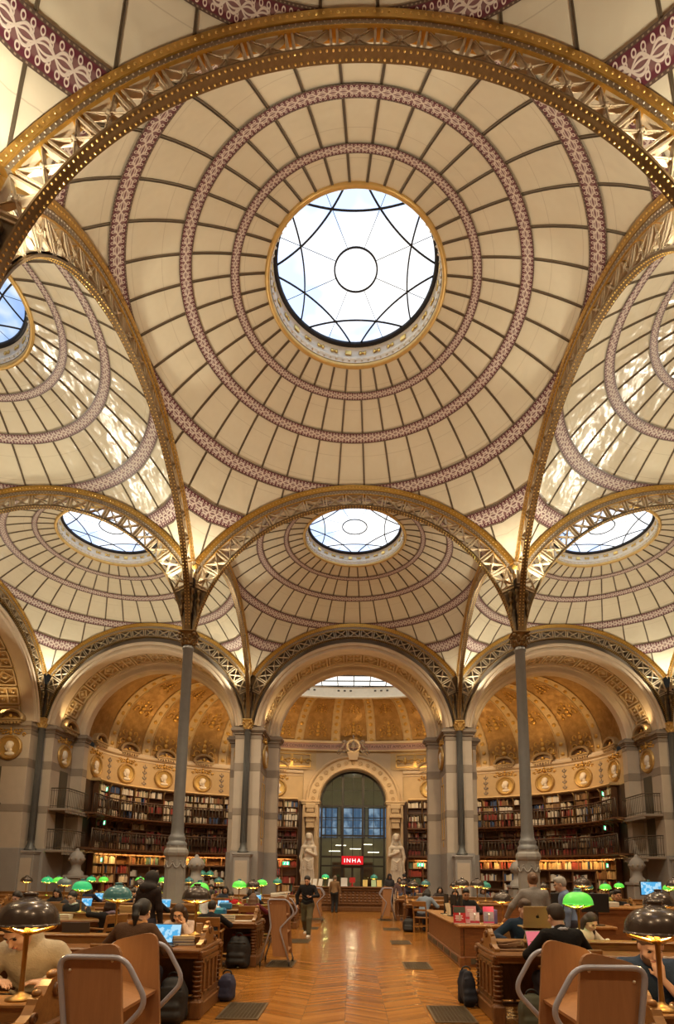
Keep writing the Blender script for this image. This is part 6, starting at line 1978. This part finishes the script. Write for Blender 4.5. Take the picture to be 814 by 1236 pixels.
    if st == 'long' or st == 'curly':
        for j in range(9):
            a = PI*(.02+.96*j/8); x0, y0 = .083*cos(a), -.02-.075*sin(a)
            p = [hd(x0, y0, .02), hd(x0*1.15, y0-.015, -.08)]; q = p[-1]+V3(x0*.25, -.02, -.12); q2 = q+V3(x0*.1+(.02*sin(j*2.3) if st == 'curly' else 0), .0, -.13)
            S.chain(p+[q, q2], [.034, .036, .034 if st == 'long' else .045, .02 if st == 'long' else .038], k=.02)
    if st == 'bob':
        for j in range(9):
            a = PI*(-.06+1.12*j/8); x0, y0 = .086*cos(a), -.015-.07*sin(a); S.chain([hd(x0, y0, .03), hd(x0*1.12, y0, -.06), hd(x0*1.1, y0+.005, -.12)], [.03, .036, .026], k=.02)
    if st == 'pony': S.chain([hd(0, -.10, .03), hd(.0, -.15, -.02), hd(.02, -.155, -.12), hd(.025, -.13, -.20)], [.035, .042, .036, .016], k=.02)
    if st == 'bun': S.ell(hd(0, -.13, .03), V3(.045, .04, .045), RH, k=.015)
    if st == 'hood':
        S.ell(hd(0, -.03, .01), V3(.115, .125, .145), RH, k=.03); S.ell(nb+V3(0, -.03, .03), V3(.16, .13, .10), k=.05)
    # cut the face free
    S.ell(hd(0, .095, -.035), V3(.060, .075, .088), RH, k=.015, neg=True)
    if st in ('short', 'crop'):
        for sx in (-1, 1): S.ell(hd(sx*.085, .02, -.055), V3(.03, .06, .06), RH, k=.01, neg=True)
    S.build('hair' if st != 'hood' else 'hood', hm if st != 'hood' else simple('cloth_%s' % str(hair[1]), hair[1], .8), nm)
    if beard:
        S = Solid(max(h*.8, .009)); S.ell(hd(0, .03, -.085), V3(.062, .068, .055), RH, k=.02); S.ell(hd(0, .07, -.05), V3(.045, .04, .016), RH, k=.02)
        S.ell(hd(0, .09, -.015), V3(.07, .05, .045), RH, k=.015, neg=True); S.ell(hd(0, .105, -.066), V3(.025, .02, .008), RH, k=.005, neg=True); S.build('beard', simple('beard_%s' % str(beard), beard, .7), nm)
    # ---- clothes
    tmat = cloth(top)
    S = Solid(h); torso(S, .012)
    for (a, e, w, f, n, c) in arm:
        if sleeves: S.chain([a, e, w-f*.02], [.062, .055, .042], k=.03)
        else: S.chain([a, a+(e-a)*.75], [.066, .062], k=.03)
    S.cap(nb-V3(0, 0, .05), nb+V3(0, .0, .01), .085, .068, k=.03)
    if collar == 'turtle': S.cap(nb, nk+V3(0, .0, .01), .078, .068, k=.02); S.cap(nb+V3(0, 0, .03), nb+V3(0, .0, .04), .084, .08, k=.01)
    # folds
    for sx in (-1, 1):
        for q in range(3): S.cap(up(sx*.15, .10, .30-.09*q), up(sx*.02, .13, .24-.09*q), .012, .008, k=.03)
    S.build('top', tmat, nm)
    lm = simple('trousers_%s' % str(legs), legs, .85, 0, var=.15, vs=14)
    S = Solid(max(h, .016)); S.cap(pel+V3(-.07, 0, -.01), pel+V3(.07, 0, -.01), .128, k=.05)
    for (a, b, c) in leg: S.chain([a, b, c+V3(0, 0, .02)], [.105, .078, .062], k=.04)
    S.build('trousers', lm, nm)
    sm = simple('shoe_%s' % str(shoes), shoes, .5, 0, 0)
    for (a, b, c) in leg:
        S = Solid(max(h, .014)); S.cap(c+V3(0, -.035, -.045), c+V3(0, .15, -.058), .046, .036, k=.02); S.cap(c+V3(0, -.01, 0), c+V3(0, 0, -.04), .048, .046, k=.02); S.build('shoe', sm, nm)
    if collar and collar != 'turtle':
        S = Solid(max(h*.8, .01)); 
        for q in range(10):
            a = 2*PI*q/10; b = a+2*PI/10; S.cap(nb+V3(.075*cos(a), .07*sin(a), .02+.01*sin(3*a)), nb+V3(.075*cos(b), .07*sin(b), .02+.01*sin(3*b)), (collar[3] if len(collar) > 3 else .034), k=.02)
        S.build('scarf' if len(collar) < 4 else 'collar', simple('cloth_%s' % str(collar), tuple(collar[:3]), .85), nm)
    if glasses:
        m = MB()
        for sx in (-1, 1):
            m.tube([tuple(hd(sx*.033+.021*cos(2*PI*j/14), .104, .0+.017*sin(2*PI*j/14))) for j in range(14)], .0025, 5, closed=True); m.tube([tuple(hd(sx*.054, .102, .003)), tuple(hd(sx*.080, .0, .004))], .0025, 5)
        m.tube([tuple(hd(-.012, .106, .002)), tuple(hd(.012, .106, .002))], .0025, 5); m.build('spectacles', GLM, nm)
    fz_ = rad(face); Rz = Matrix.Rotation(fz_, 3, 'Z'); off = Rz @ Vector(hc*k)
    x, y = head[0]-off.x, head[1]-off.y
    nm.location = (x, y, 0); nm.rotation_euler = (0, 0, fz_); nm.scale = (k, k, k)
    if pose == 'sit' and chair: put_chair(x, y, fz_, chair)
    return nm, arm, k
def B(*c): return c
BLACK = (.018, .017, .018)
person('man in a beige turtleneck sweater bending over papers under the nearest left lamp', (-2.40, -12.0, 1.22), 180, top=(.50, .42, .31), hair=('short', (.04, .025, .015)), h=.010, lean=30, nod=32, turn=-12, hands={'L': (-.20, .42, .86), 'R': (.13, .45, .86)}, collar='turtle', chair='oak chair of the man in the beige turtleneck', legs=(.04, .04, .05))
person('woman with wavy brown hair resting her cheek on her hand, facing a lit lamp', (-2.363, -8.2, 1.10), 183, top=(.52, .40, .36), hair=('bob', (.035, .017, .010)), h=.011, lean=24, nod=18, hands={'L': 'cheek', 'R': (.16, .40, .86)}, glasses=True, chair='oak chair of the woman resting her cheek')
person('reader in a brown sweater with a dark low ponytail and tan collar, seen from behind', (-2.352, -9.62, 1.21), -8, top=(.085, .045, .025), hair=('pony', (.012, .008, .007)), h=.013, lean=24, nod=18, collar=(.42, .19, .06, .028), chair='oak armchair of the ponytailed reader')
person('reader in a black puffer jacket seen from behind at the third left desk', (-2.45, -5.95, 1.06), 5, top=(.014, .014, .017), hair=('short', (.02, .013, .010)), h=.014, lean=14, nod=12, chair='oak chair under the black puffer jacket')
person('person in black with a lilac scarf leaning back in profile, hands raised', (-4.305, -5.9, 1.08), 62, top=BLACK, hair=('bob', (.035, .020, .015)), h=.014, lean=-12, nod=-4, hands={'L': (-.14, .32, 1.0), 'R': (.10, .30, .90)}, collar=(.28, .22, .32), chair='oak chair of the person with the lilac scarf')
person('young woman with glasses and dark tied hair beside the large green lamp', (-5.717, -4.45, 1.13), 172, top=(.03, .028, .03), hair=('bun', (.012, .010, .010)), h=.013, lean=14, nod=10, glasses=True, collar=(.70, .68, .66, .022), chair='oak chair of the young woman with glasses')
person('dark-haired woman looking down near the left edge', (-6.862, -4.45, 1.12), 170, top=(.04, .03, .03), hair=('long', (.02, .013, .010)), h=.017, lean=18, nod=22, chair='oak chair of the woman near the left edge')
person('bearded man in glasses behind a yellowish laptop', (-4.376, -4.45, 1.10), 186, top=(.04, .04, .05), hair=('short', (.06, .03, .018)), h=.015, lean=10, nod=10, glasses=True, beard=(.14, .055, .025), collar=(.7, .68, .62, .02), chair='oak chair of the bearded man in glasses')
person('person standing in a dark brown hooded coat, back turned, between the left desks', (-3.192, -6.95, 1.54), -22, pose='stand', top=(.022, .014, .012), hair=('hood', (.016, .011, .010)), h=.016, lean=6, nod=14)
person('black-haired reader with a shadowed face at the fourth left desk', (-7.96, -.75, 1.08), 185, top=(.03, .03, .035), hair=('long', (.010, .009, .010)), h=.02, lean=14, nod=20, chair='oak chair of the black-haired reader')
person('reader in maroon with long curly brown hair, seen from behind', (-2.353, -2.25, 1.07), -5, top=(.10, .018, .03), hair=('curly', (.11, .05, .022)), h=.017, lean=14, nod=12, chair='oak chair of the reader in maroon')
person('dark-haired person in a white shirt leaning forward at the fourth left desk', (-3.42, -2.2, 1.14), -30, top=(.55, .56, .58), hair=('short', (.015, .012, .010)), h=.018, lean=26, nod=12, hands={'L': 'ear', 'R': (.25, .35, .85)}, chair='oak chair of the person in the white shirt')
person('person in a bright red sweater at the fourth left desk', (-3.22, -.75, 1.06), 180, top=(.42, .02, .025), hair=('short', (.03, .02, .015)), h=.02, lean=22, nod=25, chair='oak chair of the person in red')
person('woman in a black turtleneck and olive trousers walking down the aisle with a phone', (-1.163, -.9, 1.50), 172, pose='walk', top=(.014, .014, .016), legs=(.075, .062, .030), hair=('bun', (.018, .012, .010)), h=.012, lean=3, nod=24, hands={'L': (-.16, .30, 1.08), 'R': (.27, .02, .86)}, collar='turtle', shoes=(.70, .68, .64), curl=.9, phase=0)
person('man in a brown jacket standing at the information desk with his back turned', (-.747, 9.75, 1.50), -15, pose='stand', top=(.22, .13, .065), legs=(.012, .012, .013), hair=('crop', (.20, .13, .08)), h=.022, lean=4, nod=10, skin='m')
person('person in a dark hooded coat standing behind the right end of the information desk', (1.83, 11.75, 1.60), 185, pose='stand', top=(.045, .042, .045), hair=('hood', (.02, .018, .018)), h=.022, lean=2, nod=10, skin='d')
person('woman in a patterned top standing beside the far book cart', (2.25, 11.0, 1.46), 178, pose='stand', top=(.14, .09, .09), legs=(.08, .10, .16), hair=('long', (.02, .015, .012)), h=.022, lean=2, nod=6, skin='m')
person('person in black with the back turned at the right of the information desk', (2.55, 11.9, 1.62), 30, pose='stand', top=BLACK, hair=('short', (.012, .010, .010)), h=.022)
person('dark-haired reader in grey-blue bending forward at the fifth right desk', (2.32, 1.4, 1.13), -30, top=(.20, .25, .33), hair=('bob', (.015, .011, .010)), h=.018, lean=26, nod=22, chair='oak chair of the reader in grey-blue')
person('man in black with glasses facing the viewer behind the low counter', (2.79, -2.25, 1.23), 178, top=BLACK, hair=('crop', (.015, .012, .010)), h=.016, lean=10, nod=10, skin='m', glasses=True, chair='oak chair of the man in glasses at the counter')
person('man in navy half hidden behind the gold laptop', (2.44, -8.2, 1.22), 184, top=(.018, .030, .055), hair=('short', (.075, .040, .024)), h=.012, lean=14, nod=8, hands={'L': (-.30, .40, .82), 'R': (.34, .36, .82)}, chair='oak chair of the man behind the gold laptop')
person('dark-haired man in a black sweater seen from behind at the second right desk', (2.362, -9.62, 1.22), 6, top=(.010, .009, .010), hair=('short', (.028, .017, .012)), h=.012, lean=16, nod=14, turn=8, collar=(.42, .44, .52, .016), chair='oak armchair of the man in the black sweater')
person('woman with long brown hair looking down at her desk, in white', (3.314, -8.25, 1.06), 215, top=(.66, .60, .52), hair=('long', (.035, .018, .012)), h=.012, lean=24, nod=26, turn=-15, chair='oak chair of the long-haired woman in white')
person('bearded man in blue, mouth on his hand, under the nearest right lamp', (2.238, -11.95, 1.17), 168, top=(.035, .055, .10), hair=('short', (.13, .070, .035)), h=.010, lean=26, nod=20, hands={'L': 'mouth', 'R': (.20, .42, .84)}, beard=(.10, .05, .028), sleeves=False, chair='oak armchair of the bearded man in blue')
person('woman in a grey sweater standing with her back turned, right of the counter lamp', (3.051, -6.6, 1.60), -5, pose='stand', top=(.24, .225, .22), hair=('bun', (.13, .065, .035)), h=.014, lean=4, nod=6, hands={'L': (-.42, .22, .98), 'R': (.25, .1, .84)}, legs=(.03, .03, .04))
person('grey-haired woman with glasses in a blue top, standing in profile', (3.643, -6.2, 1.54), 75, pose='stand', top=(.15, .20, .33), hair=('crop', (.36, .34, .32)), h=.014, lean=10, nod=12, glasses=True)
person('staff member in black gesturing behind the tall counter', (6.28, -2.55, 1.26), 178, top=BLACK, hair=('short', (.015, .010, .010)), h=.018, lean=8, nod=8, skin='m', hands={'L': (-.12, .42, 1.05), 'R': (.2, .35, 1.0)}, chair='oak chair of the staff member')
for i, (x, y, f, tp, hr, lb) in enumerate((
    (-5.9, 1.45, 10, (.10, .09, .10), (.02, .015, .012), 'reader seen from behind at the fifth left desk, near the column'),
    (-4.2, 2.95, 185, (.05, .06, .09), (.03, .02, .015), 'reader facing the viewer at the fifth left desk'),
    (-9.2, 2.9, 175, (.08, .05, .04), (.02, .014, .012), 'reader facing the viewer by the pair of green lamps'),
    (-7.7, 6.6, 182, (.04, .04, .045), (.03, .02, .016), 'reader facing the viewer at the sixth left desk, near the low bookcase'),
    (-3.6, 5.15, -8, (.16, .16, .18), (.02, .014, .012), 'reader seen from behind at the sixth left desk'),
    (3.5, 6.65, 178, (.05, .04, .04), (.02, .015, .012), 'reader facing the viewer at the sixth right desk'),
    (4.7, 1.5, 5, (.012, .012, .014), (.012, .010, .010), 'reader in black seen from behind at the fifth right desk'),
    (5.6, 2.95, 190, (.08, .05, .035), (.10, .05, .03), 'brown-haired reader facing the viewer beside the right column'),
    (8.6, 2.9, 182, (.28, .10, .03), (.03, .02, .015), 'reader in orange-brown at the fifth right desk'),
    (9.9, -.7, 175, (.02, .02, .025), (.02, .015, .012), 'person in black beyond the screens at the right edge'))):
    person(lb, (x, y, 1.12), f, top=tp, hair=(('short', 'bob', 'long')[i % 3], hr), h=.022, lean=16, nod=14, chair='oak chair of the '+lb.split(',')[0])

KND = {3: 'fourth', 4: 'fifth', 5: 'sixth'}
CN = {'black': (.014, .013, .015), 'navy': (.015, .022, .05), 'charcoal': (.05, .05, .055), 'dark green': (.02, .04, .025), 'plum': (.07, .02, .05), 'grey': (.17, .17, .18), 'dark brown': (.05, .028, .018), 'olive': (.06, .055, .03)}
for i, (k, sd, x, near, cn, st, hr) in enumerate((
    (3, 'left', -4.75, 1, 'black', 'long', (.02, .013, .01)), (3, 'left', -5.9, 0, 'navy', 'short', (.03, .02, .013)), (3, 'left', -6.75, 1, 'charcoal', 'short', (.015, .011, .01)),
    (3, 'left', -9.6, 1, 'olive', 'bob', (.02, .013, .01)), (4, 'left', -3.05, 1, 'black', 'bob', (.03, .018, .012)), (4, 'left', -7.4, 0, 'dark green', 'short', (.04, .022, .015)),
    (4, 'left', -8.05, 1, 'navy', 'long', (.02, .013, .01)), (5, 'left', -5.6, 0, 'plum', 'long', (.02, .014, .01)), (5, 'left', -9.2, 0, 'black', 'short', (.02, .013, .01)),
    (4, 'right', 3.45, 0, 'dark brown', 'long', (.02, .013, .01)), (4, 'right', 6.85, 0, 'charcoal', 'bob', (.05, .028, .018)), (4, 'right', 7.3, 1, 'black', 'short', (.015, .011, .01)),
    (5, 'right', 2.6, 0, 'navy', 'short', (.02, .013, .01)), (5, 'right', 5.2, 0, 'grey', 'bob', (.06, .035, .02)), (5, 'right', 8.3, 0, 'black', 'long', (.02, .013, .01)))):
    y = ROWY[k]+(-.80 if near else .80)
    lb = 'reader in %s %s the viewer at the %s %s desk' % (cn, 'with back to' if near else 'facing', KND[k], sd)
    person(lb, (x, y, 1.10), (6 if near else 178)+rng.uniform(-12, 12), top=CN[cn], hair=(st, hr), h=.023, lean=18, nod=18, chair='oak chair of the %s-clad reader %s the viewer, %s %s desk' % (cn.replace(' ', '-'), 'with back to' if near else 'facing', KND[k], sd))
    if i % 2 == 0: laptop((x+.05, ROWY[k]+(-.32 if near else .32), DZ), 0 if near else PI, 'laptop of the %s-clad reader %s the viewer, %s %s desk' % (cn.replace(' ', '-'), 'with back to' if near else 'facing', KND[k], sd), DGREY if i % 4 else ALU, SCR, 105, .32, .21)
# ================================================================ light
def spot(name, loc, tgt, power, col, size=rad(110), blend=.6, r=.08):
    l = bpy.data.lights.new(name, 'SPOT'); l.energy = power; l.color = col; l.spot_size = size; l.spot_blend = blend; l.shadow_soft_size = r
    o = bpy.data.objects.new(name, l); COL.objects.link(o); o.location = loc
    o.rotation_euler = (Vector(tgt)-Vector(loc)).to_track_quat('-Z', 'Y').to_euler(); return o
def point(name, loc, power, col, r=.05):
    l = bpy.data.lights.new(name, 'POINT'); l.energy = power; l.color = col; l.shadow_soft_size = r
    o = bpy.data.objects.new(name, l); COL.objects.link(o); o.location = loc; return o
WARM = (1.0, .765, .47); WARM2 = (1.0, .875, .675)
UP = 400
def up(cx, cy, sx, sy, k=1.0):
    outer = abs(cx+sx*5) > 6
    spot('uplight', (cx+sx*.42, cy+sy*.42, 10.1), (cx+sx*1.3, cy+sy*1.3, 12.2), UP*k*(1.2 if outer else 1.0), (1.0, .915, .72) if outer else WARM2, rad(120), .6)
for cx in (-5, 5):
    o = 1 if cx > 0 else -1
    for sy in (-1, 1):
        up(cx, -10, o, sy, .9); up(cx, -10, -o, sy, .75)
    up(cx, 0, o, -1, 1.0); up(cx, 0, o, 1, 1.0); up(cx, 0, -o, -1, .75); up(cx, 0, -o, 1, .22)
    up(cx, 10, o, -1, 1.0); up(cx, 10, -o, -1, .26)
for o in (-1, 1):
    up(o*15, 10, -o, -1, .8)
    for cy in (0, -10):
        up(o*15, cy, -o, 1, .8); up(o*15, cy, -o, -1, .8)
# desk lamps really shine
for (x, y, z, kd) in lights:
    c = (1.0, .62, .22) if kd in 'bqts' else (.80, .95, .42)
    point('lamp_light', (x, y, z), (20 if y < -7 else 14) if kd == 'b' else 9, c, .05)
# unseen spots added under the arch crowns to brighten hall and piers
DOWN = 1350
for (x, y) in ((0, 0), (0, -10), (-10, 0), (10, 0), (-5, -5), (5, -5), (-5, 5), (5, 5), (-10, -10), (10, -10)):
    spot('crown_fill', (x, y, 12.75), (x, y+.01, 0), DOWN, WARM, rad(125), .7, .25)
for x in (-10, 0, 10): spot('pier_wash', (x, .5, 12.6), (x, 10.5, 4.5), 1700, WARM2, rad(75), .8, .25)
for i in range(9):
    t = rad(14)+rad(152)*i/8
    p = ell(t, 2.2); spot('vault_wash', (p.x, p.y, 8.9), (p.x*1.02, p.y+.6, 12.5), 105, (1.0, .62, .25), rad(140), .8)
for i in range(9):
    t = rad(12)+rad(156)*i/8
    p = ell(t, 3.2); q = ell(t); spot('frieze_wash', (p.x, p.y, 9.6), (q.x, q.y, 4.8), 330, (1.0, .64, .30), rad(110), .8)
for x in (-3, 3): spot('portal_wash', (x*.6, 16.5, 9.5), (x*.8, 21, 4.5), 330, (1.0, .72, .38), rad(90), .8)
for x in (-10, 0, 10):
    for sx in (-1, 1): spot('impost_light', (x+sx*4.05, 10.40, 8.72), (x+sx*2.4, 11.4, 12.5), 75, (1.0, .70, .34), rad(120), .7)
for s in (-1, 1): spot('impost_light', (s*16.3, 8.9, 8.8), (s*16.4, 7, 12.5), 90, (1.0, .70, .34), rad(120), .7); spot('niche_wash', (s*14.2, 6.5, 9.0), (s*16.2, 9.4, 6.5), 160, (1.0, .70, .34), rad(80), .7)
for x in (-6, 0, 6): spot('rear_fill', (x, -19.5, 12.0), (x*.6, -11, 1), 900, WARM, rad(85), .8, .3)  # unseen spots added behind the camera to light surfaces facing it
for x in (-2.5, 2.5): point('far_room_fill', (x, 25.5, 7.6), 60, (1.0, .86, .55), .3)  # unseen point lights added to brighten the far room
point('far_room_fill', (0, 24.6, 3.9), 60, (1.0, .86, .55), .2)
W = bpy.data.worlds.new('World'); SC.world = W; W.use_nodes = True
W.node_tree.nodes['Background'].inputs[0].default_value = (.9, .8, .65, 1); W.node_tree.nodes['Background'].inputs[1].default_value = .02
# ================================================================ camera
cd = bpy.data.cameras.new('Camera'); cam = bpy.data.objects.new('Camera', cd); COL.objects.link(cam); SC.camera = cam
FPX, PX, PY = 686.459, 414.074, 944.278; PIT, YAW, ROLL = .161769, -.0198882, .0120541
cd.sensor_fit = 'VERTICAL'; cd.sensor_height = 36.0; cd.sensor_width = 36.0*814/1236
cd.lens = FPX*36.0/1236
cd.shift_x = (407-PX)/1236; cd.shift_y = (PY-618)/1236
cd.clip_start = .05; cd.clip_end = 200
F = Vector((sin(YAW)*cos(PIT), cos(YAW)*cos(PIT), sin(PIT))); Rv = Vector((cos(YAW), -sin(YAW), 0)); U = Rv.cross(F)
R2 = Rv*cos(ROLL)+U*sin(ROLL); U2 = -Rv*sin(ROLL)+U*cos(ROLL)
cam.matrix_world = Matrix(((R2.x, U2.x, -F.x, .062712), (R2.y, U2.y, -F.y, -16.271804), (R2.z, U2.z, -F.z, 1.649088), (0, 0, 0, 1)))
vs_ = SC.view_settings; SC.display_settings.display_device = 'sRGB'
vs_.view_transform = 'Standard'; vs_.look = 'None'; vs_.gamma = 1.0; vs_.use_curve_mapping = False; vs_.exposure = 0.0
SC.cycles.use_denoising = True; SC.cycles.max_bounces = 6; SC.cycles.diffuse_bounces = 4; SC.cycles.glossy_bounces = 3
SC.cycles.sample_clamp_indirect = 6.0
SC.cycles.use_light_tree = True
